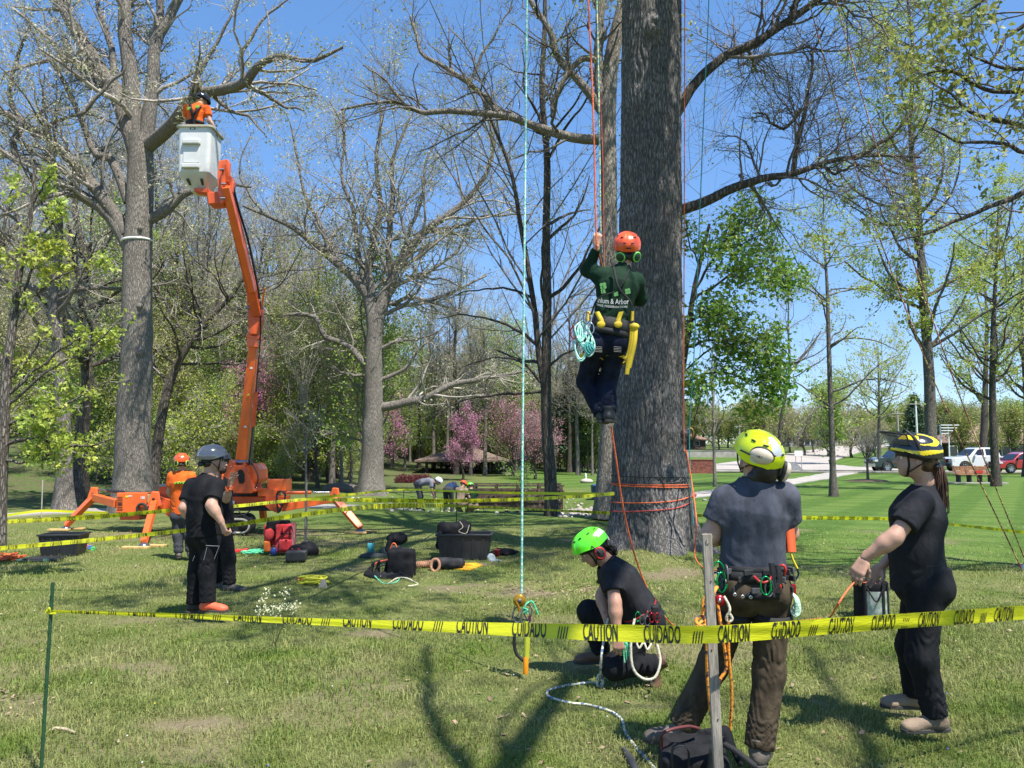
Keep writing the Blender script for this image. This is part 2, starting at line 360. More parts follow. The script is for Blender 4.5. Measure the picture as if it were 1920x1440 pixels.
# ---------------------------------------------------------------- grass blades
rng = np.random.default_rng(4)
gmat = M("grass_blade", (.17, .245, .04), rough=.6, var=.3, vs=1.3, col2=(.35, .35, .14), island=.42, trans=.35, spec=.3)
def blades(n, y0, y1, xr, hmin, hmax, wd, seg=True, dens=None):
    u = rng.random(n); y = np.sqrt(y0**2+u*(y1**2-y0**2)); x = (rng.random(n)*2-1)*y*.70
    x = np.clip(x, -xr, xr)
    keep = rng.random(n) > bare(x, y)*.85+thin(x, y)*.30
    if dens is not None: keep &= rng.random(n) < dens(x, y)
    x, y = x[keep], y[keep]; n = len(x); z = tz(x, y)
    lush = 1-thin(x, y); h = (hmin+(hmax-hmin)*rng.random(n)**1.7)*(.55+.65*lush)
    tuft = fbm(np.stack([x*5, y*5, x*0], -1), 41, 2); h *= .55+tuft*1.0
    a = rng.random(n)*2*math.pi; ln = .2+1.15*rng.random(n)
    dx, dy = np.cos(a), np.sin(a); w_ = wd*(.6+.8*rng.random(n))
    a2 = a+math.pi/2+rng.normal(0, .5, n); sx, sy = np.cos(a2)*w_/2, np.sin(a2)*w_/2
    zz = 0*x
    p0 = np.stack([x-sx, y-sy, z-.004], -1); p1 = np.stack([x+sx, y+sy, z-.004], -1)
    m = np.stack([x+dx*h*ln*.28, y+dy*h*ln*.28, z+h*.62*(1-ln*.12)], -1); so_ = np.stack([sx, sy, zz], -1)*.8
    tip = np.stack([x+dx*h*ln*.85, y+dy*h*ln*.85, z+h*(1-ln*.38)], -1)
    return p0, p1, m-so_, m+so_, tip
gb = MB()
def addbl(n, *a, **k):
    tri = k.pop('tri', False); q = blades(n, *a, **k); m = len(q[0])
    if tri: v = np.stack([q[0], q[1], q[4]], 1).reshape(-1, 3); gb.add(v, np.arange(m*3).reshape(m, 3)); return
    v = np.stack(q, 1).reshape(-1, 3); i = np.arange(m)*5
    gb.add(v, [np.stack([i, i+1, i+3, i+2], -1), ], 0); gb.f.append(np.stack([i+2, i+3, i+4], -1)+gb.n-len(v)); gb.m.append(np.zeros(m)); gb.sm.append(np.zeros(m))
unm = lambda x, y: np.where((y > 11.2) & (x > 2.6), .25, 1.)*np.where(y > 14, np.clip((17.5-y)/3.5, .15, 1), 1)
addbl(120000, 3.0, 5.2, 5, .018, .062, .0042)
addbl(130000, 5.2, 8.5, 8, .02, .066, .0055)
addbl(120000, 8.5, 13, 10, .022, .07, .009, dens=unm, tri=True)
addbl(70000, 13, 19, 13, .025, .07, .014, dens=unm, tri=True)
go = gb.build("grass", gmat); tag(go, "short rough park grass with dry blades under the trees", "grass", kind='stuff')
# ================================================================ trees
BK_GREY = bark("bark_grey_oak", (.33, .295, .25), (.15, .13, .11), stretch=(20, 20, 3.4), bump=.7)
BK_MAIN = bark("bark_main", (.255, .24, .22), (.08, .075, .07), bump=.6, stretch=(20, 20, 4))
BK_PALE = bark("bark_pale", (.42, .37, .31), (.22, .19, .15), sc_=2.0)
BK_DARK = bark("bark_dark", (.17, .145, .12), (.065, .055, .045), sc_=1.3)
BK_SLIM = bark("bark_slim", (.28, .25, .21), (.12, .10, .085), sc_=2.5)
TWIG = M("twig_bark", (.35, .31, .265), .9, var=.3, vs=2)
TWIG_D = M("twig_bark_dark", (.17, .145, .12), .9, var=.3, vs=2)
LF_BUD = M("leaf_bud_cream", (.52, .50, .33), .6, vs=.7, col2=(.36, .40, .18), island=.3, trans=.35)
LF_TAN = M("leaf_catkin_tan", (.48, .42, .22), .6, vs=.7, col2=(.34, .34, .13), island=.3, trans=.35)
LF_LIME = M("leaf_lime", (.46, .50, .08), .5, vs=.9, col2=(.32, .42, .07), island=.3, trans=.45)
LF_OLIVE = M("leaf_olive", (.34, .35, .08), .5, vs=.9, col2=(.22, .26, .06), island=.3, trans=.45)
LF_GREEN = M("leaf_green", (.24, .37, .06), .5, vs=.5, col2=(.34, .42, .09), island=.35, trans=.4)
LF_BRIGHT = M("leaf_bright_green", (.13, .26, .03), .45, vs=.6, col2=(.20, .31, .05), island=.3, trans=.45)
LF_DARK = M("leaf_conifer", (.035, .085, .03), .6, vs=.5, col2=(.05, .10, .04), island=.35)
LF_PINK = M("redbud_blossom", (.56, .25, .37), .6, vs=.8, col2=(.46, .18, .29), island=.25, trans=.3)
LF_ROSE = M("crab_blossom", (.50, .26, .29), .6, vs=.8, col2=(.42, .19, .22), island=.25, trans=.3)
LF_WINE = M("barberry_leaf", (.14, .025, .03), .6, vs=.8, island=.3, trans=.2)

def march(st, d, Ln, r0, k, wig, up, rng, tip=.35):
    n = len(st); pts = np.zeros((n, k, 3)); pts[:, 0] = st; d = nrm(d)
    for j in range(1, k):
        d = nrm(d+rng.normal(0, wig, (n, 3))+np.array([0, 0, up])); pts[:, j] = pts[:, j-1]+d*(Ln/(k-1))[:, None]
    return pts, r0[:, None]*(1-(1-tip)*np.linspace(0, 1, k))[None]
def spawn(pts, rad, n, rng, tmin=.25, tmax=1., ang=(.5, 1.1), lf=(.5, .9), rf=.55, k=4, wig=.2, up=.05, rmax=None, absL=None, taper=.5):
    b, m, _ = pts.shape; seg = np.linalg.norm(pts[:, 1:]-pts[:, :-1], axis=-1).sum(1)
    i = rng.choice(b, n, p=seg/seg.sum()); t = rng.uniform(tmin, tmax, n); ft = t*(m-1)*.9999; j = ft.astype(int); f = (ft-j)[:, None]
    p = pts[i, j]*(1-f)+pts[i, j+1]*f; tg = nrm(pts[i, j+1]-pts[i, j]); r = rad[i, j]*(1-f[:, 0])+rad[i, j+1]*f[:, 0]
    q = nrm(np.cross(tg, rng.normal(size=(n, 3)))); a = rng.uniform(ang[0], ang[1], n)[:, None]
    d = tg*np.cos(a)+q*np.sin(a)
    Ln = (seg[i]*(1-t*taper) if absL is None else absL)*rng.uniform(lf[0], lf[1], n); r0 = np.minimum(r*rf, r)*rng.uniform(.75, 1.1, n)
    if rmax: r0 = np.minimum(r0, rmax)
    return march(p, d, Ln, r0, k, wig, up, rng)
def along(pts, n, rng, tmin=.2, jit=.05):
    b, m, _ = pts.shape; i = rng.integers(0, b, n); ft = rng.uniform(tmin, 1, n)*(m-1)*.9999; j = ft.astype(int); f = (ft-j)[:, None]
    return pts[i, j]*(1-f)+pts[i, j+1]*f+rng.normal(0, jit, (n, 3))
def leaves(mb, p, size, rng, kind='leaf', mat=0, droop=.0):
    n = len(p)
    if n == 0: return
    a = nrm(rng.normal(size=(n, 3))+np.array([0, 0, -droop])); b = nrm(np.cross(a, rng.normal(size=(n, 3)))); s = size*rng.uniform(.6, 1.3, n)[:, None]
    c = np.cross(a, b)*.12
    if kind == 'leaf':
        v = np.stack([p, p+a*s*.5+b*s*.33+c*s, p+a*s, p+a*s*.5-b*s*.33+c*s], 1); i = np.arange(n)*4
        mb.add(v, np.stack([i, i+1, i+2, i+3], -1), mat)
    else:                                # three-lobed
        v = np.stack([p, p+a*s*.45+b*s*.22, p+a*s, p+a*s*.45-b*s*.22, p+b*s*.75+a*s*.42+c*s, p+b*s*.5+a*s*.02+c*s, p-b*s*.75+a*s*.42+c*s, p-b*s*.5+a*s*.02+c*s], 1); i = np.arange(n)*8
        mb.add(v, np.concatenate([np.stack([i, i+1, i+2, i+3], -1), np.stack([i, i+5, i+4, i+1], -1), np.stack([i, i+3, i+6, i+7], -1)]), mat)
def tuft_pts(p, n, spread, rng):        # several leaves round each of some points
    i = rng.integers(0, len(p), n); return p[i]+rng.normal(0, spread, (n, 3))

def limb(pl, r0, r1, k=22, jit=.0, rng=None):
    p = spline(pl, k)
    if rng is not None and jit:
        nz = rng.normal(0, jit, (k, 3)); nz = (np.roll(nz, 1, 0)+nz*2+np.roll(nz, -1, 0))/4; nz[0] = 0; p = p+nz
    return p, np.linspace(r0, r1, k)
def trunk_mesh(mb, pts, rad, n=20, amp=.06, freq=2.0, flare=0., fh=.5, seed=0, lobes=5, ground=None, mat=0, fine=0.):
    """tube whose surface swells and furrows; flare widens its foot"""
    m = len(pts); t = nrm(np.gradient(pts, axis=0)); ref = np.array([0, 1., 0]); u = nrm(np.cross(t, ref)); w_ = np.cross(t, u)
    an = np.arange(n)*2*math.pi/n; dirv = np.cos(an)[None, :, None]*u[:, None]+np.sin(an)[None, :, None]*w_[:, None]
    R = np.repeat(rad[:, None], n, 1)
    q = pts[:, None]+R[..., None]*dirv
    R = R*(1+amp*2*(fbm(q*freq, seed, 3)-.5))
    if fine: R = R+fine*(fbm(q*np.array([14, 14, 3.]), seed+5, 2)-.5)
    if flare:
        h = (pts[:, 2]-pts[0, 2])[:, None]
        R = R*(1+flare*np.exp(-h/fh)*(1+.38*np.cos(lobes*an+seed+.6*np.sin(an))[None]*np.exp(-h/(fh*1.3))))
    q = pts[:, None]+R[..., None]*dirv; idx = np.arange(m*n).reshape(m, n)
    mb.add(q, np.stack([idx[:-1], np.roll(idx[:-1], -1, 1), np.roll(idx[1:], -1, 1), idx[1:]], -1).reshape(-1, 4)[:, ::-1], mat, True)

def tree(name, label, base, trunk, limbs, seed, bk, twig=TWIG, lv=((120, .5), (700, .5), (2500, .5)), leaf=None, nleaf=0, lsize=.06, lkind='leaf',
         group=None, flare=.5, fh=.6, wig=(.22, .28, .3), up=(.03, .03, .03), tn=20, burl=.08, lspread=.12, autolimbs=0, autoL=3., minR=.004, twig0=.3, autoang=(.9, 1.4), droop=.3, alongm=None, jit=.05):
    """trunk: (pts, r0, r1); limbs: [(pts, r0, r1)]; lv: (count, length factor) for each order of branch"""
    rng = np.random.default_rng(seed); root = thing(name, label, "tree", base, group)
    tp, tr = limb(trunk[0], trunk[1], trunk[2], 30 if tn > 12 else 14)
    mb = MB(); trunk_mesh(mb, tp, tr, tn, burl, 1.6, flare, fh, seed)
    L = [limb(l[0], l[1], l[2], 20, jit*.5, rng) for l in limbs]
    if autolimbs:
        a, b = spawn(tp[None], tr[None], autolimbs, rng, twig0, 1., autoang, (.6, 1.2), .5, 20, .10, up[0], absL=autoL, rmax=tr.max()*.6)
        L += [(a[i]*1., b[i]) for i in range(len(a))]
    for p, r in L: trunk_mesh(mb, p, np.maximum(r, .006), 8 if tn <= 12 else 10, .10, 3., 0, 1, seed+1)
    mb.build("trunk", bk, root)
    A = np.stack([p for p, r in L]+[limb(trunk[0], trunk[1], trunk[2], 20)[0]]*(0 if L else 1)); R = np.stack([r for p, r in L]+[np.linspace(trunk[1], trunk[2], 20)]*(0 if L else 1))
    mb = MB(); cur, curr = A, R; lastp = None
    for q, (n, lf) in enumerate(lv):
        kk = ((7, 5, 4, 3) if tn > 12 else (6, 4, 3, 3))[q]; kk = 3 if q == len(lv)-1 and q > 1 else kk
        cur, curr = spawn(cur, curr, n, rng, .12 if q == 0 else .15, 1., (.5, 1.15), (lf*.6, lf*1.3), (.40, .5, .55, .6)[q], kk, wig[min(q, 2)], up[min(q, 2)], absL=None if q else None, taper=.45)
        curr = np.maximum(curr, minR*(1, .8, .6, .5)[q]); mb.tubes(cur, curr, (4, 3, 3, 3)[q]); lastp = cur if q == len(lv)-1 else lastp
        if q == len(lv)-2: prev = cur
    mb.build("branches", twig, root)
    if leaf is not None and nleaf:
        mb = MB(); nc = max(1, nleaf//5); c = along(lastp, nc, rng, .35, .02)
        leaves(mb, tuft_pts(c, nleaf, lspread, rng), lsize, rng, lkind, 0, droop); mb.build("foliage", leaf, root)
    return root
def PL(Y, *pp, dY=0):                    # list of places from photograph spots; a spot may carry its own distance
    n = len(pp); return np.array([P(q[0], q[1], (q[2] if len(q) > 2 else Y+dY*i/(n-1))) for i, q in enumerate(pp)])

# --- great oak at the left with the lift beside it
Yl = 21.
tree("oak_tree", "large grey oak with a white band on its trunk, behind the orange lift's left outrigger", P(246, 962, Yl),
     (PL(Yl, (246,966),(248,880),(250,800),(255,690),(257,600),(258,480),(262,380),(264,300),(262,255)), .475, .31),
     [(PL(Yl,(262,300),(250,200),(240,80),(232,0),(228,-110),(235,-260)), .24, .13),
      (PL(Yl,(268,290),(284,180),(290,90),(318,30),(350,-30),(380,-120)), .21, .08),
      (PL(Yl,(289,80),(300,10),(293,-60),(300,-160)), .13, .06),
      (PL(Yl,(258,290),(225,190),(188,130),(150,70),(115,10),(85,-70),(60,-160)), .26, .10),
      (PL(Yl,(214,150),(206,90),(196,50),(183,10),(180,-60)), .10, .05),
      (PL(Yl,(276,275,21),(330,225,20),(352,190,19.4),(385,172,18.6),(455,157,17.8),(480,125,17.4),(520,108,17),(580,114,16.8),(640,88,16.5)), .20, .03),
      (PL(18,(460,157),(500,180),(535,200),(570,206)), .07, .02),
      (PL(18.6,(383,176),(372,150),(388,110),(410,70),(440,20),(450,-30)), .07, .02),
      (PL(18,(462,150),(452,110),(470,70),(500,30),(540,0)), .06, .02),
      (PL(18.6,(398,178),(430,205),(470,220),(500,260)), .06, .015),
      (PL(Yl,(240,380),(205,300),(178,285),(150,215),(112,140),(75,85),(50,40)), .13, .025),
      (PL(19,(150,215),(170,200),(200,160),(230,130),(240,90)), .06, .02),
      (PL(Yl,(248,478),(205,405),(150,365),(100,330),(60,308),(22,276),(45,232),(18,185),(35,100),(62,40)), .19, .03, ),
      (PL(Yl,(240,440),(205,385),(150,320),(100,268),(50,235),(0,208),(-60,190)), .20, .07),
      (PL(Yl,(60,255),(100,232),(150,215),(200,225),(240,260)), .07, .015),
      (PL(Yl,(276,415),(310,395),(345,365),(385,350),(420,345),(470,352)), .16, .03)],
     11, BK_GREY, TWIG, ((170, .38), (950, .45), (4800, .5)), LF_BUD, 14000, .07, burl=.09, flare=.32, fh=.6, tn=28, lspread=.10, jit=.06)
# white band
rootL = bpy.data.objects["oak_tree"]
c0 = P(257, 452, Yl); a = np.linspace(0, 2*math.pi, 40)[:-1]
mb = MB(); mb.tube(np.stack([c0[0]+.385*np.cos(a), c0[1]+.385*np.sin(a), c0[2]+.03*np.sin(a+1.2)], -1), .035, 6, closed=True)
mb.build("band", M("white_band", (.75, .75, .74), .5), rootL)
for kx, ky, kr in ((263,428,.07),(262,574,.09),(262,660,.11),(224,636,.07)):
    mb = MB(); mb.ell(P(kx, ky, Yl-.33 if kx > 230 else Yl), (kr, kr*.8, kr), nu=12, nv=8); mb.build("knot", BK_GREY, rootL)

# --- second oak in the middle distance
Ym = 31.
tree("oak_tree", "wide crowned oak with knotted trunk standing between the orange lift and the teal rope", P(697, 926, Ym),
     (PL(Ym,(697,932),(698,860),(699,800),(700,740),(700,680),(702,630),(706,590)), .46, .30),
     [(PL(Ym,(704,620),(712,585),(725,550),(740,510),(770,465),(800,430),(850,395),(905,335),(925,270),(905,200)), .30, .05),
      (PL(Ym,(700,620),(695,570),(680,540),(640,500),(590,458),(555,430),(510,410),(455,385)), .27, .05),
      (PL(Ym,(702,610),(695,540),(690,500),(706,430),(712,380),(706,300),(714,220),(700,130)), .20, .04),
      (PL(Ym,(655,512),(625,480),(600,420),(572,370),(558,300),(545,230)), .12, .03),
      (PL(Ym,(735,520),(728,450),(735,380),(738,300),(765,230),(790,180)), .15, .03),
      (PL(Ym,(745,500),(770,430),(790,370),(800,300),(830,240)), .10, .03),
      (PL(Ym,(690,540),(670,470),(665,400),(640,330),(645,250),(620,190)), .12, .03),
      (PL(Ym,(695,692),(665,660),(640,642),(610,628),(592,595),(550,589),(510,592),(480,560)), .17, .04),
      (PL(Ym,(708,764),(760,755),(800,745),(850,720),(900,713),(940,703),(985,698)), .19, .05, ),
      (PL(Ym,(715,712),(760,690),(785,655),(812,635),(840,600)), .09, .02),
      (PL(Ym,(712,655),(750,640),(790,632),(830,620)), .09, .02),
      (PL(Ym,(722,588),(755,572),(785,545),(800,515),(840,500)), .10, .02),
      (PL(Ym,(800,430),(860,425),(910,405),(960,402),(1000,400)), .09, .02),
      (PL(Ym,(760,515),(800,520),(840,525),(870,540)), .06, .02),
      (PL(Ym,(690,705),(650,702),(622,688)), .08, .03),
      (PL(Ym,(500,403),(470,370),(450,320),(470,250)), .06, .02)],
     12, BK_GREY, TWIG, ((190, .42), (1100, .5), (6000, .5)), LF_BUD, 15000, .09, burl=.15, flare=.42, fh=.6, tn=24, lspread=.16, jit=.08)
# --- twin stemmed tree right of the teal rope
Yd = 20.5
tree("twin_trunk_tree", "dark twin stemmed tree right of the teal hanging rope by the footbridge", P(1036, 968, Yd),
     (PL(Yd,(1036,972),(1031,880),(1025,800),(1024,700),(1026,560),(1024,430),(1026,300),(1016,170),(1022,40),(1020,-80)), .175, .05),
     [(PL(Yd,(1028,830),(1020,740),(1008,640),(998,560),(985,480),(972,400),(958,320),(930,250),(900,180)), .10, .035),
      (PL(Yd,(1018,735),(960,738),(900,745),(850,758),(800,790)), .04, .012),
      (PL(Yd,(1010,650),(970,620),(920,600),(870,590),(820,600)), .05, .012),
      (PL(Yd,(1000,560),(950,540),(890,545),(840,560)), .04, .01),
      (PL(Yd,(1018,720),(980,680),(930,670),(860,690)), .05, .012),
      (PL(Yd,(1024,450),(1060,420),(1090,380),(1105,330)), .05, .015),
      (PL(Yd,(1025,690),(1050,670),(1080,650),(1095,610)), .04, .012)],
     13, BK_DARK, TWIG_D, ((70, .9), (380, .5), (1700, .5)), LF_OLIVE, 4200, .065, tn=14, flare=.3, fh=.5, autolimbs=12, autoL=2.4, twig0=.3, wig=(.12,.2,.25), up=(.04,.0,.0))
# --- pale tree just behind the main trunk
Yp = 19.
tree("pale_barked_tree", "pale mottled tree behind the left edge of the climbed trunk", P(1141, 966, Yp),
     (PL(Yp,(1139,972),(1141,880),(1145,800),(1143,640),(1141,480),(1141,330),(1140,200),(1150,90),(1172,0),(1178,-90)), .28, .17),
     [(PL(Yp,(1136,262),(1100,262),(1050,250),(1000,237),(950,218),(900,211),(830,208),(790,213),(765,200),(730,190),(640,206)), .14, .03),
      (PL(Yp,(932,210),(915,185),(870,150),(830,122),(790,100),(782,70),(770,30)), .09, .03),
      (PL(Yp,(1136,225),(1115,190),(1085,150),(1050,110),(1030,60),(1000,12),(975,-40)), .13, .06),
      (PL(Yp,(1128,200),(1122,130),(1126,40),(1128,-60)), .14, .10),
      (PL(Yp,(1124,118),(1095,110),(1070,130),(1052,160),(1036,190),(1034,220)), .09, .05),
      (PL(Yp,(1036,195),(1020,160),(1018,120),(1040,95)), .04, .02),
      (PL(Yp,(760,200),(720,150),(680,120)), .04, .02),
      (PL(Yp,(880,160),(900,110),(930,60),(960,10)), .04, .02),
      (PL(Yp,(646,205),(644,260),(650,320)), .04, .015)],
     14, BK_PALE, TWIG_D, ((110, .42), (520, .5), (2300, .5)), LF_LIME, 1800, .05, tn=20, flare=.4, fh=.5, burl=.13)

# --- the climbed trunk: surface cut into bark ridges
Yt = 12.3
rt = thing("climbed_tree", "huge grey tree trunk being climbed, ropes tied round its foot", "tree", P(1222, 1040, Yt)*[1, 1, 0])
cxs = [(1040,1222,92),(1015,1222,82),(985,1221,76),(950,1220,72),(900,1218,67),(850,1217,64),(780,1217,62),(700,1217,60),(600,1219,57),(480,1219,55.5),(350,1220,54.5),(200,1221,54.5),(80,1221,55),(0,1222,55),(-150,1222,53),(-330,1224,50),(-560,1230,42),(-850,1240,30),(-1150,1250,14)]
tp = np.array([P(c, y, Yt) for y, c, r in cxs]); tp[0, 2] = -.02; trr = np.array([r/FPX*Yt*.985 for y, c, r in cxs])
k = 470; zz = np.concatenate([np.linspace(-.05, 9.6, 440), np.linspace(9.65, tp[-1, 2], 30)])
cx_ = np.interp(zz, tp[:, 2], tp[:, 0]); cy_ = np.interp(zz, tp[:, 2], tp[:, 1]); rr_ = np.interp(zz, tp[:, 2], trr)
rr_ = np.convolve(np.pad(rr_, 12, 'edge'), np.ones(25)/25, 'valid')
nn_ = 190; an = np.arange(nn_)*2*math.pi/nn_
q = np.stack([cx_[:, None]+rr_[:, None]*np.cos(an), cy_[:, None]+rr_[:, None]*np.sin(an), zz[:, None]*np.ones(nn_)], -1)
th = an[None]*np.ones((k, 1)); h = zz[:, None]
wob = (fbm(q*np.array([2.2, 2.2, .9]), 71, 3)-.5)*5.0
cell = th*rr_[:, None]*0+th*22/ (2*math.pi)*2.2+wob
warp = (fbm(q*np.array([5, 5, 2.2]), 77, 2)-.5)*2.4
ridge = np.abs(((cell+warp*.5) % 1)-.5)*2                      # furrows run up the stem
brk = fbm(np.stack([np.floor(cell+warp*.5)*3.7, h*np.ones(nn_)*3.4, 0*th], -1), 80, 2)
ridge = np.clip(ridge*1.9, 0, 1)**.7*(1-.75*np.clip((.42-brk)*6, 0, 1))
R = rr_[:, None]*(1+.055*(fbm(q*1.3, 72, 2)-.5)*2)+ridge*.036+(fbm(q*np.array([30, 30, 12.]), 74, 3)-.5)*.014
R = R*(1+.40*np.exp(-np.maximum(h, 0)/.30)*(.35+np.cos(5*th+1.2+.7*np.sin(th))*.75)+.05*np.exp(-np.maximum(h, 0)/1.1)*np.cos(5*th+1.2))
for kx, ky, ka, kb, dr in ((1228,46,.13,.16,.10),(1215,180,.12,.18,.03),(1222,760,.1,.12,.02),(1265,985,.16,.34,.08)):
    kp = P(kx, ky, Yt-.5); da = ((q[..., 0]-kp[0])/ka)**2+((q[..., 2]-kp[2])/kb)**2; R = R+np.where(q[..., 1] < Yt+.1, dr*np.exp(-da)*(1-.9*np.exp(-da*6)), 0)
q = np.stack([cx_[:, None]+R*np.cos(an), cy_[:, None]+R*np.sin(an), h*np.ones(nn_)], -1)
mb = MB(); idx = np.arange(k*nn_).reshape(k, nn_)
mb.add(q, np.stack([idx[:-1], np.roll(idx[:-1], -1, 1), np.roll(idx[1:], -1, 1), idx[1:]], -1).reshape(-1, 4), 0, True)
mb.build("trunk", BK_MAIN, rt)
TRK = dict(zz=zz.copy(), cx=cx_.copy(), R=R.copy(), nn=nn_, k=k)
ML = [(PL(12.2,(1262,400),(1320,378),(1380,352),(1430,335),(1480,328),(1530,312),(1580,298),(1640,292),(1725,295)), .092, .018),
      (PL(12.2,(1487,326),(1495,270),(1510,210),(1520,150),(1524,100),(1545,55)), .045, .015),
      (PL(12.2,(1540,311),(1565,326),(1590,314),(1608,309),(1640,312)), .03, .01),
      (PL(12.2,(1600,296),(1650,270),(1690,235),(1720,200)), .045, .012),
      (PL(12.2,(1500,205),(1480,235),(1455,238),(1435,215),(1410,210)), .03, .012),
      (PL(12.2,(1262,225),(1290,175),(1345,115),(1400,90),(1450,60),(1500,25),(1560,-15),(1660,-80)), .085, .05),
      (PL(12.2,(1480,40),(1495,0),(1520,-40)), .06, .04)]
rng = np.random.default_rng(77)
for i in range(17):                      # the crown above the frame, whose shade falls on the lawn
    z0 = rng.uniform(9.9, 17.5); a = i*2.4+rng.uniform(-.3, .3); Ln = rng.uniform(4.5, 8.5)*(1.15-(z0-9)/18)
    b0 = np.array([np.interp(z0, zz, cx_), np.interp(z0, zz, cy_), z0]); d = np.array([math.cos(a), math.sin(a), rng.uniform(.1, .55)])
    pts, rad = march(b0[None], d[None], np.array([Ln]), np.array([rng.uniform(.10, .19)]), 9, .13, .03, rng, .25)
    ML.append((pts[0], rad[0][0], rad[0][-1]))
ML.append((np.array([[cx_[300], 12, 10.1], [1.6, 9.4, 10.9], [1.2, 6.6, 11.3], [.6, 4.6, 11.7]]), .17, .07))
ML.append((np.array([[2.3, 12, 10.6], [4.5, 10.6, 11.6], [6.5, 9, 12.3], [8, 7.5, 12.7]]), .16, .06))
LB = [limb(*l, 20, .02, rng) for l in ML]
mb = MB()
for p, r in LB: trunk_mesh(mb, p, r, 12, .10, 3.2, 0, 1, 5)
o = mb.build("limb", BK_DARK, rt)
A = np.stack([p for p, r in LB]); R_ = np.stack([r for p, r in LB]); mb = MB()
c1, r1 = spawn(A, R_, 190, rng, .2, 1, (.5, 1.1), (.22, .55), .34, 8, .26, .03, taper=.4)
ca_, cb_ = spawn(A[:7], R_[:7], 75, rng, .25, 1, (.5, 1.1), (.28, .7), .42, 8, .24, .04, taper=.4); c1 = np.concatenate([c1, ca_]); r1 = np.concatenate([r1, cb_]); mb.tubes(c1, np.maximum(r1, .006), 5)
ca_, cb_ = spawn(c1[-75:], r1[-75:], 400, rng, .15, 1, (.5, 1.1), (.35, .8), .6, 6, .26, .02, taper=.3)
c2, r2 = spawn(c1, r1, 900, rng, .15, 1, (.5, 1.1), (.3, .7), .6, 6, .28, .02, taper=.3); mb.tubes(c2, np.maximum(r2, .004), 4)
c2 = np.concatenate([c2, ca_]); r2 = np.concatenate([r2, cb_]); mb.tubes(ca_, np.maximum(cb_, .004), 4)
ca_, cb_ = spawn(ca_, cb_, 1300, rng, .15, 1, (.5, 1.1), (.4, .9), .6, 4, .3, .0, taper=.3); mb.tubes(ca_, np.maximum(cb_, .003), 3)
c3, r3 = spawn(c2, r2, 3400, rng, .15, 1, (.5, 1.1), (.35, .8), .6, 3, .3, .0, taper=.3); mb.tubes(c3, np.maximum(r3, .003), 3)
mb.build("branches", TWIG_D, rt)
mb = MB(); hi = c3[c3[:, 0, 2] > 9.6]; lo = c3[c3[:, 0, 2] <= 9.6]
leaves(mb, tuft_pts(along(hi, 3600, rng, .3, .03), 32000, .12, rng), .11, rng, 'leaf', 0, .3)
leaves(mb, tuft_pts(along(ca_, 700, rng, .7, .01), 2600, .04, rng), .045, rng, 'leaf', 0, .3)
mb.build("foliage", LF_BUD, rt)

# --- fresh green maple behind the trunk's right side
Yg = 16.
tree("green_maple", "bright fresh green maple showing right of the climbed trunk", P(1262, 985, Yg)*[1, 1, 0],
     (PL(Yg,(1258,995),(1262,850),(1272,740),(1288,640),(1300,550),(1318,470),(1330,420)), .10, .03),
     [(PL(Yg,(1290,650),(1330,640),(1380,640),(1430,645),(1450,680)), .03, .01), (PL(Yg,(1300,560),(1350,530),(1400,500),(1450,510),(1480,520)), .03, .01),
      (PL(Yg,(1305,540),(1340,480),(1380,430),(1405,400)), .03, .01), (PL(Yg,(1275,730),(1320,700),(1370,700),(1410,720)), .03, .01),
      (PL(Yg,(1285,660),(1300,600),(1350,590),(1390,600)), .03, .01), (PL(Yg,(1310,500),(1290,450),(1285,410)), .02, .01),
      (PL(Yg,(1280,700),(1340,650),(1400,660),(1430,700),(1440,740)), .02, .01),
      (PL(Yg,(1315,470),(1360,470),(1430,440),(1440,430)), .02, .01), (PL(Yg,(1265,760),(1285,720),(1310,740),(1300,790)), .02, .01)],
     21, BK_DARK, TWIG_D, ((130, .42), (560, .5)), LF_BRIGHT, 7000, .08, 'maple', tn=10, lspread=.15, droop=.8, up=(.0,-.05,-.05))
# --- branches of a maple standing outside the frame at the right
Yn = 9.
tree("maple_tree", "olive leaved maple whose branches reach in from the right edge", (9.2, 9.5, 0),
     (np.array([[9.2, 9.5, 0], [9.3, 9.5, 3], [9.2, 9.4, 6], [9.0, 9.5, 9.5]]), .26, .08),
     [(np.concatenate([[[9.25, 9.5, 3.4]], PL(Yn,(1990,345),(1920,366),(1840,395),(1760,432),(1690,455))]), .05, .01),
      (np.concatenate([[[9.2, 9.4, 4.6]], PL(Yn,(1990,235),(1920,232),(1850,222),(1790,185),(1740,150))]), .05, .01),
      (np.concatenate([[[9.2, 9.4, 5.0]], PL(Yn,(1990,180),(1920,172),(1840,160),(1780,130),(1730,142))]), .045, .01),
      (np.concatenate([[[9.2, 9.4, 5.4]], PL(Yn,(1990,120),(1920,130),(1860,125),(1810,100))]), .045, .01),
      (np.concatenate([[[9.2, 9.4, 6.4]], PL(Yn,(1990,20),(1920,50),(1880,80),(1850,130))]), .045, .01),
      (np.concatenate([[[9.2, 9.4, 4.2]], PL(Yn,(1990,300),(1920,285),(1860,265),(1800,270),(1740,240))]), .04, .01),
      (np.concatenate([[[9.2, 9.4, 7.4]], PL(Yn,(1990,-60),(1900,-30),(1840,0),(1810,30))]), .04, .01),
      (np.array([[9.2, 9.4, 6], [8, 7.8, 7], [7, 6.4, 7.6], [6, 5.4, 8]]), .05, .02), (np.array([[9.2, 9.4, 7], [7.6, 9.6, 8.4], [6.4, 9, 9.2]]), .05, .02)],
     22, BK_DARK, TWIG_D, ((110, .3), (330, .5)), LF_OLIVE, 2300, .065, 'maple', tn=10, lspread=.10, droop=.6)
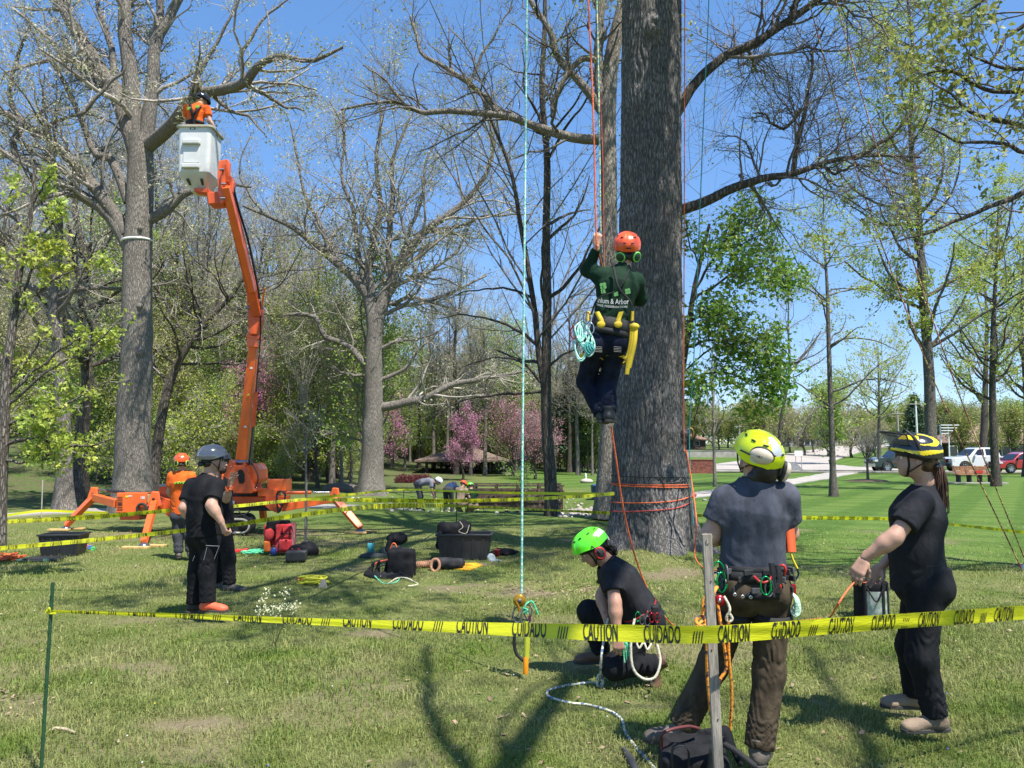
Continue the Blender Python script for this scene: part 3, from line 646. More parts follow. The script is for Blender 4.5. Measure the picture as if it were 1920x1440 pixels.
# --- young maple at the left edge
Yy = 10.
tree("young_maple", "young maple with lime leaf tufts at the left edge", P(-6, 1000, Yy)*[1, 1, 0],
     (PL(Yy,(-8,1030),(0,900),(6,810),(12,700),(25,600),(38,500),(58,400),(66,310)), .09, .02),
     [(PL(Yy,(6,832),(50,822),(90,830),(150,838),(212,822)), .03, .008), (PL(Yy,(8,800),(60,775),(110,762),(150,742),(205,715)), .028, .008),
      (PL(Yy,(12,740),(60,700),(120,650),(190,620)), .028, .008), (PL(Yy,(20,620),(60,560),(110,520),(165,500)), .025, .007),
      (PL(Yy,(35,510),(10,460),(-30,430)), .02, .007), (PL(Yy,(10,760),(90,695),(170,650),(225,600)), .022, .007), (PL(Yy,(40,480),(90,430),(120,390)), .02, .006),
      (PL(Yy,(14,700),(-20,640),(-60,600)), .02, .008), (PL(Yy,(28,580),(70,480),(105,440)), .02, .006), (PL(Yy,(4,860),(40,870),(90,850),(110,880)), .02, .006),
      (PL(Yy,(50,430),(20,390),(30,340)), .02, .006), (PL(Yy,(10,720),(60,660),(80,600)), .02, .006), (PL(Yy,(60,380),(90,330),(100,290)), .015, .006)],
     23, BK_SLIM, TWIG, ((75, .3), (230, .5)), LF_LIME, 2900, .055, 'maple', tn=10, lspread=.055, droop=.9)

# --- oak standing out of the picture behind the camera; its limbs shade the near grass
rng = np.random.default_rng(140); lm = []
for i, (a, z0, Ln, up_) in enumerate(((.72, 8.0, 10.5, .15), (.92, 9.0, 11.0, .12), (1.12, 8.4, 10.5, .15), (2.0, 9.5, 9, .2), (2.6, 10.5, 8, .3), (.2, 9.5, 7, .3), (-1, 9, 6, .3))):
    p_, r_ = march(np.array([[1.2, -7., z0]]), np.array([[math.cos(a), math.sin(a), up_]]), np.array([Ln]), np.array([.14]), 9, .09, .0, rng, .25); lm.append((p_[0], .14, .03))
lm.append((np.array([[1.2, -7, 6.8], [1.7, -4.6, 8.0], [2.3, -2, 8.7], [3.0, .6, 9.1], [3.8, 2.9, 9.4], [4.3, 4.4, 9.6]]), .15, .05)); lm.append((np.array([[2.9, .2, 9.05], [2.6, 1.6, 9.4], [2.5, 3.0, 9.6]]), .06, .03))
tree("oak_tree", "spreading oak outside the frame, behind the viewer", (1.2, -7, 0), (np.array([[1.2, -7, -.1], [1.2, -7, 4], [1.2, -7, 8], [1.1, -7.1, 12]]), .42, .22), lm, 141, BK_GREY, TWIG, ((80, .3), (360, .45), (1300, .5)), LF_BUD, 6500, .08, tn=14, lspread=.1)

# --- trees on the right hand lawn
def slim(label, Y, tr, r0, r1, seed, leaf, nl, ls, nlimb=26, aL=3., lv=((160, .4), (700, .5)), bk=BK_SLIM, tw=TWIG, limbs=(), group=None, name="slim_tree", **k):
    b = P(tr[0][0], tr[0][1], Y); b[2] = tz(b[0], b[1]); pts = PL(Y, *tr); pts[0, 2] = b[2]-.05
    return tree(name, label, b, (pts, r0, r1), [(PL(Y, *l[0]), l[1], l[2]) for l in limbs], seed, bk, tw, lv, leaf, nl, ls, tn=10, autolimbs=nlimb, autoL=aL, flare=.45, fh=.3, group=group, lspread=.12, **k)
slim("straight slender tree alone on the mown lawn right of the yellow helmet", 29, [(1563,932),(1559,800),(1554,650),(1551,540),(1546,470),(1540,420)], .125, .02, 31, LF_LIME, 4500, .09, 30, 2.6, up=(-.01,.02,.02), twig0=.22)
slim("tall yellow green tree with a thick trunk right of the slender lawn tree", 33, [(1746,892),(1742,700),(1731,560),(1722,400),(1707,250),(1712,100),(1700,-10)], .25, .04, 32, LF_LIME, 19000, .115, 46, 4.0, ((330,.4),(1200,.5)), up=(.06,.03,.02), twig0=.2)
slim("slim forked tree behind the bench's right end", 38, [(1868,912),(1861,760),(1863,600),(1868,500),(1872,380)], .20, .03, 33, LF_LIME, 11000, .11, 40, 4.0, ((260,.4),(1100,.5)), bk=BK_DARK, up=(.05,.02,.02), twig0=.25)
slim("dark trunk close behind the bench tree, left of it", 72, [(1842,882),(1845,800),(1848,700),(1850,600),(1845,500)], .38, .06, 34, LF_LIME, 6500, .13, 30, 6.0, ((230,.4),(900,.5)), bk=BK_DARK, up=(.06,.03,.02), twig0=.35)
slim("small bare round tree in a mulch ring left of the woman's helmet", 44, [(1628,910),(1626,870),(1625,850)], .07, .05, 35, None, 0, .1, 18, 1.7, ((160,.5),(700,.6)), name="small_tree", autoang=(.3, 1.3), twig0=.6, up=(.08,.02,.02))
slim("pale slender sapling in front of the red brick wall", 37, [(1341,922),(1339,850),(1338,780),(1335,700),(1337,640)], .09, .02, 36, None, 0, .1, 26, 2.4, ((130,.4),(400,.5)), bk=BK_PALE, name="sapling", autoang=(.5, .9), twig0=.25, up=(.07,.02,.02))
slim("thin forked tree behind the yellow helmet", 50, [(1466,890),(1463,800),(1480,700),(1478,620),(1479,540)], .15, .03, 37, LF_OLIVE, 1500, .08, 20, 3.4, ((200,.4),(800,.5)), bk=BK_DARK, limbs=(([(1472,750),(1450,700),(1445,660)], .10, .03), ([(1480,700),(1520,650),(1540,620)], .1, .03)), twig0=.4, up=(.05,.02,.02))
slim("sparse tree beyond the lawn between the slender tree and the thick yellow green one", 62, [(1648,868),(1648,760),(1646,660)], .17, .03, 38, LF_LIME, 4500, .13, 26, 4.5, ((230,.4),(900,.5)), twig0=.35, up=(.06,.02,.02))
slim("leafy tree at the right edge beyond the bench", 52, [(1925,890),(1925,760),(1915,600),(1920,460)], .24, .04, 39, LF_LIME, 9000, .14, 40, 5, ((250,.4),(1000,.5)), bk=BK_DARK, twig0=.3, up=(.06,.02,.02))
# --- left: trunks in front of the wood
slim("grey trunk left of the orange outrigger's knee", 21.5, [(121,966),(120,850),(116,740),(108,640),(100,560),(112,450),(105,340),(90,240)], .23, .06, 41, LF_TAN, 2500, .07, 26, 3.6, ((220,.4),(1000,.5)), bk=BK_GREY, name="oak_tree", twig0=.35, up=(.05,.03,.02))
slim("leaning dark trunk between the large oak and the man in orange", 27, [(285,900),(300,800),(318,720),(345,660),(390,600),(430,560),(470,500)], .2, .05, 42, LF_OLIVE, 3000, .09, 18, 3.6, ((200,.4),(900,.5)), bk=BK_DARK, name="oak_tree", twig0=.3, up=(.05,.03,.02))
slim("dark crooked tree left of the large oak", 27, [(150,915),(155,800),(165,700),(150,600),(165,500),(140,400),(150,330)], .25, .07, 43, LF_BUD, 3000, .09, 26, 4.2, ((260,.4),(1200,.5)), bk=BK_DARK, name="oak_tree", twig0=.3, up=(.05,.03,.02))
slim("sapling staked on the lawn in front of the lift's right outrigger", 12.6, [(574,1022),(574,960),(574,900),(573,850),(570,800),(566,720)], .026, .006, 44, LF_OLIVE, 500, .022, 26, .85, ((110,.35),(400,.5)), bk=BK_PALE, name="sapling", twig0=.4, autoang=(.4,.9), up=(.07,.03,.02), minR=.0015)
slim("thin green leaved sapling by the footbridge", 27, [(977,945),(977,930),(975,905),(976,885)], .02, .008, 45, LF_BRIGHT, 420, .07, 12, .7, ((50,.5),(100,.5)), name="sapling", twig0=.2)
# ================================================================ woods behind
def proto(name, label, seed, h, r0, nl_, aL, lv, leaf, nleaf, ls, bk, tw, group, twig0=.3, autoang=(.5, 1.1), up=(.06, .04, .03), lspread=.2, wob=.35, **k):
    rng = np.random.default_rng(seed); z = np.linspace(0, h, 7); t = np.stack([rng.normal(0, wob, 7)*z/h, rng.normal(0, wob, 7)*z/h, z], -1)
    return tree(name, label, (0, 0, 0), (t, r0, r0*.2), [], seed, bk, tw, lv, leaf, nleaf, ls, tn=8, autolimbs=nl_, autoL=aL, twig0=twig0, autoang=autoang, up=up, flare=.3, fh=.3, group=group, lspread=lspread, minR=.009, **k)
G1 = "bare budding trees of the wood behind the lift"; G2 = "green leafing trees of the wood"; G3 = "leafy green shrubs at the foot of the wood"
G4 = "pink blossoming redbuds"; G5 = "round trees on the far side of the parking road"
ZN = ((60, "at the left edge of the picture"), (190, "left of the banded oak"), (290, "behind the banded oak"), (420, "between the banded oak and the boom"), (520, "behind the lift's boom"), (640, "between the boom and the middle oak"), (760, "behind the middle oak"), (880, "left above the pavilion"), (960, "right above the pavilion"), (1060, "behind the twin stemmed tree"), (9999, "left of the climbed trunk"))
def zone_label(g, px, y, o):
    z = [b for a, b in ZN if px < a][0]; row = "front" if y < 40 else "second" if y < 50 else "third" if y < 62 else "last"
    k_ = {G1: "tall bare budding tree", G2: "light green leafing tree", G3: "low leafy shrub"}[g]
    return "%s in the wood's %s row, %s" % (k_, row, z)
def put(o, x, y, s, first, label=None, rz=None, sz=None):
    q = o if first else copy_tree(o)
    q.location = (x, y, float(tz(x, y))-.05); q.rotation_euler = (0, 0, rz if rz is not None else random.uniform(0, 6.28)); q.scale = (s, s, s if sz is None else sz)
    if label: q['label'] = label
    elif q.get('group') in (G1, G2, G3): q['label'] = zone_label(q['group'], 960+x/y*FPX, y, o)
    return q
A1 = proto("bare_tree", "tall bare greyish tree with fine budding twigs in the wood behind the lift", 51, 19, .26, 26, 6, ((260,.42),(1100,.5),(2600,.55)), LF_TAN, 2600, .13, BK_GREY, TWIG, G1, .35)
A2 = proto("bare_tree", "tall bare greyish tree with fine budding twigs in the wood behind the lift", 52, 17, .20, 24, 5, ((240,.42),(1000,.5),(2400,.55)), LF_BUD, 2400, .12, BK_GREY, TWIG, G1, .3)
A3 = proto("bare_tree", "tall bare greyish tree with fine budding twigs in the wood behind the lift", 53, 20, .30, 22, 7, ((260,.42),(1100,.5),(2600,.55)), LF_OLIVE, 2400, .12, BK_DARK, TWIG, G1, .4)
B1 = proto("leafing_tree", "slender tree in light green leaf in the wood", 54, 11, .12, 30, 3.2, ((240,.45),(900,.5)), LF_GREEN, 7000, .15, BK_GREY, TWIG, G2, .2, (.7, 1.3), lspread=.3)
B2 = proto("leafing_tree", "slender tree in light green leaf in the wood", 55, 9, .11, 26, 3.0, ((220,.45),(800,.5)), LF_OLIVE, 5600, .15, BK_DARK, TWIG, G2, .2, (.7, 1.3), lspread=.3)
B3 = proto("leafing_tree", "slender tree in light green leaf in the wood", 56, 12, .13, 30, 3.4, ((240,.45),(900,.5)), LF_TAN, 5000, .14, BK_GREY, TWIG, G2, .25, (.7, 1.3), lspread=.3)
C1 = proto("green_shrub", "leafy green shrub at the foot of the wood", 57, 3.2, .05, 26, 1.9, ((150,.5),(500,.5)), LF_GREEN, 4200, .12, BK_SLIM, TWIG, G3, .03, (.3, 1.1), lspread=.22)
C2 = proto("green_shrub", "leafy green shrub at the foot of the wood", 58, 2.6, .05, 26, 1.9, ((150,.5),(500,.5)), LF_LIME, 2600, .11, BK_SLIM, TWIG, G3, .03, (.3, 1.1), lspread=.22)
D1 = proto("redbud_tree", "pink blossoming redbud in front of the pavilion", 59, 3.3, .10, 22, 2.2, ((160,.5),(650,.55)), LF_PINK, 5200, .10, BK_DARK, TWIG_D, G4, .22, (.5, 1.15), lspread=.14)
D2 = proto("redbud_tree", "rose pink blossoming crabapple right of the pavilion", 60, 3.6, .12, 22, 2.6, ((170,.5),(700,.55)), LF_ROSE, 4600, .10, BK_DARK, TWIG_D, G4, .25, (.5, 1.15), lspread=.16)
E1 = proto("round_tree", "round olive leafing tree beyond the parking road", 61, 6.0, .22, 30, 3.4, ((220,.45),(700,.5)), LF_OLIVE, 5200, .24, BK_DARK, TWIG, G5, .25, (.5, 1.2), lspread=.4)
E2 = proto("round_tree", "round green leafing tree beyond the parking road", 62, 6.5, .22, 30, 3.2, ((220,.45),(700,.5)), LF_GREEN, 6000, .24, BK_DARK, TWIG, G5, .2, (.5, 1.2), lspread=.4)
E3 = proto("round_tree", "round brownish budding tree beyond the parking road", 63, 5.5, .2, 30, 3.4, ((260,.45),(1200,.5)), LF_TAN, 3200, .16, BK_DARK, TWIG, G5, .2, (.5, 1.2), lspread=.4)
random.seed(5)
def scatter(protos, n, f, used=set()):
    for i in range(n):
        o = protos[i % len(protos)]; x, y, s = f(i); put(o, x, y, s, o.name not in used, sz=s*random.uniform(.9, 1.12)); used.add(o.name)
def halt(n, i): return ((i*.61803) % 1, (i*.7548+.3) % 1)
def fA(i):
    u, v = halt(0, i); Y = 34+v*34; px = -80+u*720; s = random.uniform(.66, .88)*(1 if px < 420 else .84 if px < 560 else .70)
    return (px-960)/FPX*Y, Y, s
scatter([A1, A2, A3], 42, fA)
def fA2(i):
    u, v = halt(0, i+9); Y = 50+v*26; px = 640+u*480; return (px-960)/FPX*Y, Y, random.uniform(.42, .72)
scatter([A2, A3, A1], 22, fA2)
def fB(i):
    u, v = halt(0, i+3); Y = 33+v*34; px = -60+u*780; return (px-960)/FPX*Y, Y, random.uniform(.55, .95)
scatter([B1, B2, B3], 58, fB)
def fB2(i):
    u, v = halt(0, i+5); Y = 56+v*22; px = 720+u*440; return (px-960)/FPX*Y, Y, random.uniform(.6, .95)
scatter([B1, B2, B1, B3], 34, fB2)
def fC(i):
    u, v = halt(0, i+7); Y = 28+v*30; px = -60+u*730; 
    if 560 < px < 780 and Y < 40: Y += 12
    return (px-960)/FPX*Y, Y, random.uniform(.6, 1.15)
scatter([C2, C1, C2], 44, fC)
def fC2(i):
    u, v = halt(0, i+2); Y = 60+v*12; px = 700+u*440; return (px-960)/FPX*Y, Y, random.uniform(.7, 1.2)
scatter([C1, C2], 26, fC2)
for px, Y, s, lab in ((868,46,.8,"pink blossoming redbud in front of the pavilion"),(715,50,1.1,"dull pink redbud just right of the middle oak's trunk"),(476,46,1.25,"faint pink redbud in the wood right of the lift's boom")):
    q = put(D1, (px-960)/FPX*Y, Y, s, px == 868, lab)
for px, Y, s, lab in ((962,52,.95,"rose pink crabapple right of the pavilion, behind the teal rope"),(1003,47,.8,"small rose crabapple left of the twin stemmed tree")):
    put(D2, (px-960)/FPX*Y, Y, s, px == 962, lab)
def fE(i):
    u, v = halt(0, i); Y = 118+v*60; px = 1150+u*790; return (px-960)/FPX*Y, Y, random.uniform(.75, 1.15)
scatter([E1, E3, E2, E1], 46, fE)
for px, Y, s, lab in ((1556,100,1.25,"dense dark green round tree behind the slender lawn tree"),(1420,92,1.0,"olive round tree above the yellow helmet"),(1800,88,.8,"round tree left in front of the brown roofed house"),(1895,90,.85,"round tree right in front of the brown roofed house"),(1850,84,.55,"small round tree in front of the brown house's windows")):
    q = put(E2 if px == 1556 else E1, (px-960)/FPX*Y, Y, s, False, lab); q.get('group') and q.__delitem__('group')
# wood at the very back, one mass
rng = np.random.default_rng(8); mb = MB()
def mass(n, xf, yf, zf, s, mat):
    x = rng.uniform(*xf, n); y = rng.uniform(*yf, n); base = tz(x, y); top = zf*(.35+.9*fbm(np.stack([x*.12, y*.05, 0*x], -1), 91, 3)); z = base+top*rng.random(n)**.8
    keep = fbm(np.stack([x*.45, y*.2, z*.5], -1), 92, 3) > .43
    leaves(mb, np.stack([x, y, z], -1)[keep], s, rng, 'leaf', mat)
mass(34000, (-75, 14), (74, 92), 9, .5, 0); mass(22000, (-75, 14), (74, 92), 10, .45, 1); mass(22000, (10, 150), (185, 215), 11, .9, 1); mass(16000, (10, 150), (185, 215), 9, .9, 0)
n = 260; x = rng.uniform(-75, 12, n); y = rng.uniform(72, 84, n); st = np.stack([x, y, tz(x, y)], -1)
p_, r_ = march(st, np.tile([0, 0, 1.], (n, 1)), rng.uniform(7, 15, n), rng.uniform(.08, .2, n), 6, .05, .2, rng); mb.tubes(p_, r_, 4, 2)
o = mb.build("woodland", [LF_GREEN, M("woodland_brown", (.30, .28, .14), .8, var=.4, vs=.2, island=.3), BK_DARK]); tag(o, "far mixed wood filling the gaps behind the nearer trees", "woodland", kind='stuff')

# ================================================================ path, road, footbridge
CONC = M("concrete", (.36, .33, .29), .9, var=.12, vs=1.5, bump=.3, bs=30)
ROAD = M("pale_road", (.37, .33, .29), .9, var=.1, vs=.4)
def strip(name, pts, wd, mat, off=.03, kind='structure', n=80, th=0):
    p = spline(pts, n); t = np.gradient(p, axis=0); t[:, 2] = 0; s_ = nrm(np.cross(t, [0, 0, 1])); wd = np.broadcast_to(wd, (n,)) if np.isscalar(wd) else np.interp(np.linspace(0, 1, n), np.linspace(0, 1, len(wd)), wd)
    cols = np.linspace(-.5, .5, 7); q = p[:, None]+s_[:, None]*cols[None, :, None]*wd[:, None, None]; q[..., 2] = tz(q[..., 0], q[..., 1])+off
    mb = MB(); idx = np.arange(n*7).reshape(n, 7); mb.add(q, np.stack([idx[:-1, :-1], idx[1:, :-1], idx[1:, 1:], idx[:-1, 1:]], -1).reshape(-1, 4)[:, ::-1], 0, True)
    e = np.concatenate([q[:, 0], q[:, 0]-[0, 0, .12]]); i = np.arange(n-1)
    mb.add(e, np.stack([i, i+1, i+1+n, i+n], -1), 0); e = np.concatenate([q[:, -1], q[:, -1]-[0, 0, .12]]); mb.add(e, np.stack([i, i+n, i+1+n, i+1], -1), 0)
    o = mb.build(name, mat); return tag(o, kind=kind)
gp = lambda *pp: np.array([G(*q) for q in pp])
strip("path", gp((-500,985),(-200,974),(0,967),(150,961),(320,956),(500,952),(650,948),(780,944)), 1.5, CONC, .035)
strip("path", gp((1060,943),(1130,939),(1230,933),(1340,925),(1420,914),(1490,903),(1560,891),(1610,881)), [1.6, 1.6, 1.6, 1.6, 1.7, 1.9, 2.4], CONC, .035)
strip("road", np.array([[8, 68, 0], [20, 66, 0], [40, 64.5, 0], [60, 64, 0], [90, 64, 0], [140, 64, 0]]), 7.0, ROAD, .07)
strip("road", np.array([[24, 68, 0], [27, 78, 0], [31, 92, 0], [40, 112, 0], [58, 140, 0], [84, 175, 0]]), [22, 20, 16, 12, 9, 8], ROAD, .12)
strip("road", np.array([[8, 78, 0], [16, 79, 0], [26, 82, 0]]), [7, 8, 9], ROAD, .10)
strip("kerb", np.array([[9, 64, 0], [20, 62.3, 0], [40, 60.8, 0], [60, 60.3, 0], [140, 60.3, 0]]), .35, CONC, .17)
# gravel and stones of the little creek
rng = np.random.default_rng(18); mb = MB()
for i in range(900):
    a = rng.random(); 
    if a < .5: x, y = rng.uniform(1.2, 3.4), rng.uniform(19.5, 24.5)
    else: x, y = rng.normal(-.3, 2.2), rng.normal(27.5, 2.0)
    s = rng.uniform(.03, .10); R = rotz(rng.uniform(0, 6)); mb.ell((x, y, tz(x, y)+s*.2), (s, s*rng.uniform(.5, 1), s*.6), R, 6, 4)
o = mb.build("creek_stones", M("river_stone", (.38, .34, .28), .85, var=.3, vs=1.2, island=.3)); tag(o, "pale stones of the creek bed right of the twin stemmed tree", "stones", kind='stuff')

# footbridge
WD = M("bridge_wood", (.085, .055, .038), .8, var=.3, vs=8, bump=.3, bs=40)
xL, xR = P(888, 940, 28)[0], P(1056, 940, 27.2)[0]; zb = P(960, 949, 28)[2]
br = thing("footbridge", "dark wooden footbridge with rails over the creek behind the teal rope", "bridge", ((xL+xR)/2, 28, zb))
mb = MB(); mb.beam((xL, 27.3, zb+.06), (xR, 27.3, zb+.06), .12, .24); mb.beam((xL, 29.0, zb+.06), (xR, 29.0, zb+.06), .12, .24); mb.build("beam", WD, br)
nb_ = 22
for i in range(nb_):
    x = xL+(xR-xL)*(i+.5)/nb_; mb = MB(); mb.box((x, 28.15, zb+.20), ((xR-xL)/nb_-.012, 1.9, .04)); mb.build("plank", WD, br)
for side, yy in ((0, 27.32), (1, 28.98)):
    for j, zr in enumerate((.36, .55, .76)):
        mb = MB(); mb.beam((xL-.05, yy, zb+zr), (xR+.05, yy, zb+zr), .05 if j < 2 else .12, .09 if j < 2 else .05); mb.build("rail", WD, br)
    for i in range(5):
        x = xL+.05+(xR-xL-.1)*i/4; mb = MB(); mb.box((x, yy-.06 if side == 0 else yy+.06, zb+.38), (.09, .09, .82)); mb.build("post", WD, br)

# pavilion
Yv = 58.; pc = P(845, 880, Yv); zg = float(tz(pc[0], Yv)); RF = M("brown_shingles", (.17, .12, .09), .9, var=.2, vs=4, bump=.4, bs=20); PO = M("dark_post", (.05, .04, .035), .7)
pv = thing("pavilion", "open sided pavilion with low brown hipped roof behind the redbud", "pavilion", (pc[0], Yv, zg))
zr = P(800, 862, Yv)[2]; xa, xb = P(788, 860, Yv)[0], P(955, 860, Yv)[0]; mb = MB()
c_ = [(xa, Yv-3.5, zr), (xb, Yv-3.5, zr), (xb, Yv+3.5, zr), (xa, Yv+3.5, zr)]; rz_ = P(840, 848, Yv)[2]+.35; r2_ = [(xa+2.6, Yv, rz_), (xb-2.6, Yv, rz_)]
v = np.array(c_+r2_+[(a, b, c-.12) for a, b, c in c_]); mb.add(v, [(0,1,5,4),(1,2,5),(2,3,4,5),(3,0,4),(0,6,7,1),(1,7,8,2),(2,8,9,3),(3,9,6,0),(9,8,7,6)]); mb.build("roof", RF, pv)
for x in (xa+.8, xa+2.7, (xa+xb)/2, xb-.8):
    for y in (Yv-2.8, Yv+2.8): mb = MB(); mb.box((x, y, (zg+zr)/2), (.2, .2, zr-zg)); mb.build("post", PO, pv)
# picnic table
pt = thing("picnic_table", "picnic table under the pavilion roof", "table", (pc[0], Yv, zg)); mb = MB(); mb.box((pc[0], Yv, zg+.75), (1.8, .75, .05)); mb.build("table_top", WD, pt)
for s in (-1, 1):
    mb = MB(); mb.box((pc[0], Yv+s*.65, zg+.45), (1.8, .25, .05)); mb.build("seat", WD, pt); mb = MB(); mb.box((pc[0]+s*.7, Yv, zg+.37), (.08, 1.2, .74)); mb.build("leg", WD, pt)
# wine red shrubs
for i, (px, py) in enumerate(((757,903),(778,902),(795,899))):
    c_ = G(px, py, 0); rng = np.random.default_rng(90+i); s_ = thing("barberry_shrub", ("low wine red shrub, leftmost of the three left of the pavilion", "low wine red shrub in the middle of the three left of the pavilion", "low wine red shrub, rightmost of the three, nearest the pavilion post")[i], "shrub", (c_[0], 42, float(tz(c_[0], 42))), "wine red shrubs by the pavilion")
    p = rng.normal(0, 1, (1500, 3)); p = nrm(p)*rng.random((1500, 1))**.4*np.array([.55, .5, .5]); p[:, 2] = np.abs(p[:, 2]); mb = MB(); leaves(mb, p+np.array([P(px, py, 42)[0], 42, float(tz(c_[0], 42))]), .07, rng); mb.build("foliage", LF_WINE, s_)
    st = np.tile([P(px, py, 42)[0], 42, float(tz(c_[0], 42))-.02], (14, 1)); mb = MB(); q, r = march(st, rng.normal(0, .6, (14, 3))+[0, 0, 1], np.full(14, .5), np.full(14, .012), 4, .2, .1, rng); mb.tubes(q, r, 4); mb.build("stem", TWIG_D, s_)
# log by the middle oak
b0 = thing("log", "grey fallen log left of the middle oak's foot", "log", P(640, 921, 33)*[1, 1, 0]); mb = MB(); mb.tube([P(612, 917, 34)+[0,0,-.05], P(640, 916, 33.6), P(668, 921, 33)], [.26, .28, .26], 12); mb.build("trunk", BK_GREY, b0)
mb = MB(); mb.lathe(P(668, 921, 33)+[.05, -.2, 0], [(0, 0), (.2, 0), (.24, .03)], 12, frame([0, 0, 1], [1, -.6, 0])); mb.build("cut_end", M("cut_wood", (.45, .33, .2), .8), b0)

# ================================================================ far right: buildings, poles, wall
BRICK = M("brick", (.22, .07, .05), .9, var=.3, vs=9, bump=.4, bs=30); SHG = M("grey_shingles", (.20, .20, .21), .9, var=.2, vs=3); SHB = M("red_brown_shingles", (.24, .15, .11), .9, var=.2, vs=3)
WALLB = M("dark_brick_wall", (.11, .075, .055), .9, var=.2, vs=6); GLS = M("window_glass", (.03, .035, .04), .08, var=0); WHT = M("white_paint", (.72, .72, .70), .5, var=.05)
def house(label, x0, x1, Y, d, h, rh, wall, roof, wins, hip=True, ov=.5):
    zc = float(tz((x0+x1)/2, Y)); o = thing("house", label, "house", ((x0+x1)/2, Y, zc))
    mb = MB(); mb.box(((x0+x1)/2, Y+d/2, zc+h/2), (x1-x0, d, h)); mb.build("wall", wall, o)
    e = [(x0-ov, Y-ov, zc+h), (x1+ov, Y-ov, zc+h), (x1+ov, Y+d+ov, zc+h), (x0-ov, Y+d+ov, zc+h)]; k_ = (d/2+ov)*.9 if hip else 0
    v = np.array(e+[(x0-ov+k_, Y+d/2, zc+h+rh), (x1+ov-k_, Y+d/2, zc+h+rh)]+[(a, b, c-.2) for a, b, c in e])
    mb = MB(); mb.add(v, [(0,1,5,4),(1,2,5),(2,3,4,5),(3,0,4),(0,6,7,1),(1,7,8,2),(2,8,9,3),(3,9,6,0),(9,8,7,6)]); mb.build("roof", roof, o)
    for wx, wz, ww, wh in wins:
        mb = MB(); mb.box((wx, Y-.02, zc+wz), (ww+.16, .10, wh+.16)); f = mb.build("window", WHT, o); mb = MB(); mb.box((wx, Y-.05, zc+wz), (ww, .09, wh)); mb.build("pane", GLS, f)
    return o
X_ = lambda px, Y: (px-960)/FPX*Y
house("low brown roofed house left of the brick wall, behind the pale retaining wall", X_(1270,150), X_(1322,150), 150, 7, 2.0, 1.4, WALLB, SHB, [(X_(1305,150), 1.2, 1.0, .8)])
h2 = house("long low building with grey roof and dark windows beyond the road", X_(1478,160), X_(1570,160), 160, 9, 2.3, 1.8, M("pale_siding", (.30, .28, .25), .8), SHG, [(X_(1490+i*11,160), 1.1, 1.0, 1.3) for i in range(7)])
house("brown roofed house on the right behind the parked cars", X_(1815,105), X_(2010,105), 105, 12, 2.9, 2.9, WALLB, SHB, [(X_(1825+i*26,100), 1.7, 1.1, 1.3) for i in range(6)], ov=1.2)
house("small red roofed shed left of the white ladder racks", X_(1718,120), X_(1758,120), 120, 5, 2.6, .9, WALLB, M("rust_roof", (.28, .10, .06), .8), [(X_(1740,120), 1.5, .8, .8)], hip=False)
Yb = 60.; bw = thing("brick_wall", "low red brick wall beside the road right of the climbed trunk", "wall", (X_(1312,Yb), Yb, 0)); mb = MB(); mb.box((X_(1311,Yb), Yb, .5), (X_(1338,Yb)-X_(1284,Yb), .35, 1.1)); mb.build("brickwork", BRICK, bw); mb = MB(); mb.box((X_(1311,Yb), Yb, 1.07), (X_(1339,Yb)-X_(1283,Yb), .42, .06)); mb.build("coping", M("brick_cap", (.25, .09, .065), .8), bw)
rw = thing("retaining_wall", "long pale concrete retaining wall beyond the brick wall", "wall", (X_(1335,125), 125, float(tz(46, 125)))); mb = MB(); mb.box((X_(1335,125), 125, float(tz(35, 125))+.3), (12, .4, 1.5)); mb.build("panel", CONC, rw); mb = MB(); mb.box((X_(1335,125), 125, float(tz(35, 125))+1.08), (12.1, .5, .08)); mb.build("coping", CONC, rw)
# white ladder racks
lr = thing("ladder_rack", "white stacked racks standing behind the white pickup", "rack", (X_(1780,82), 82, 0)); 
for i in range(4):
    z = P(0, 797+i*5.2, 82)[2]; x0, x1 = X_(1762,82), X_(1762+[34,30,22,14][i],82); mb = MB(); mb.beam((x0, 82, z), (x1, 82, z), .35, .10); mb.build("rail", WHT, lr)
for px in (1763, 1778): mb = MB(); mb.beam((X_(px,82), 82.1, 0), (X_(px,82), 82.1, P(0,797,82)[2]-.06), .09, .09, (0, 1, 0)); mb.build("post", WHT, lr)
POLE = M("pole_wood", (.38, .34, .29), .8); 
for px, y0, Y, lab in ((1683,770,110,"pale utility pole left of the conifer"),(1718,752,105,"thin white lamp pole in front of the conifer"),(1386,795,130,"grey utility pole left of the yellow helmet")):
    z0 = float(tz(X_(px,Y), Y)); z1 = P(px, y0, Y)[2]; o = thing("utility_pole", lab, "pole", (X_(px,Y), Y, z0)); mb = MB(); mb.tube([(X_(px,Y), Y, z0-.1), (X_(px,Y), Y, z1)], [.16, .11], 8); mb.build("shaft", POLE if px != 1718 else WHT, o)
    mb = MB(); mb.beam((X_(px,Y)-.9, Y-.13, z1-.4), (X_(px,Y)+.9, Y-.13, z1-.4), .09, .11); mb.build("crossarm", POLE, o)
# road signs
for px, y0, Y, w_, lab in ((1495,846,72,.75,"white road sign on two posts beyond the path"),(1556,856,70,.35,"dark marker post by the slender tree")):
    o = thing("road_sign", lab, "sign", (X_(px,Y), Y, 0)); z1 = P(px, y0, Y)[2]
    for s in (-1, 1): mb = MB(); mb.tube([(X_(px,Y)+s*w_*.35, Y+.04, 0), (X_(px,Y)+s*w_*.35, Y+.04, z1)], .03, 6); mb.build("post", M("steel_post", (.35, .35, .35), .5, .6), o)
    mb = MB(); mb.box((X_(px,Y), Y, z1-.2), (w_, .03, .5)); mb.build("panel", WHT if px == 1495 else PO, o)
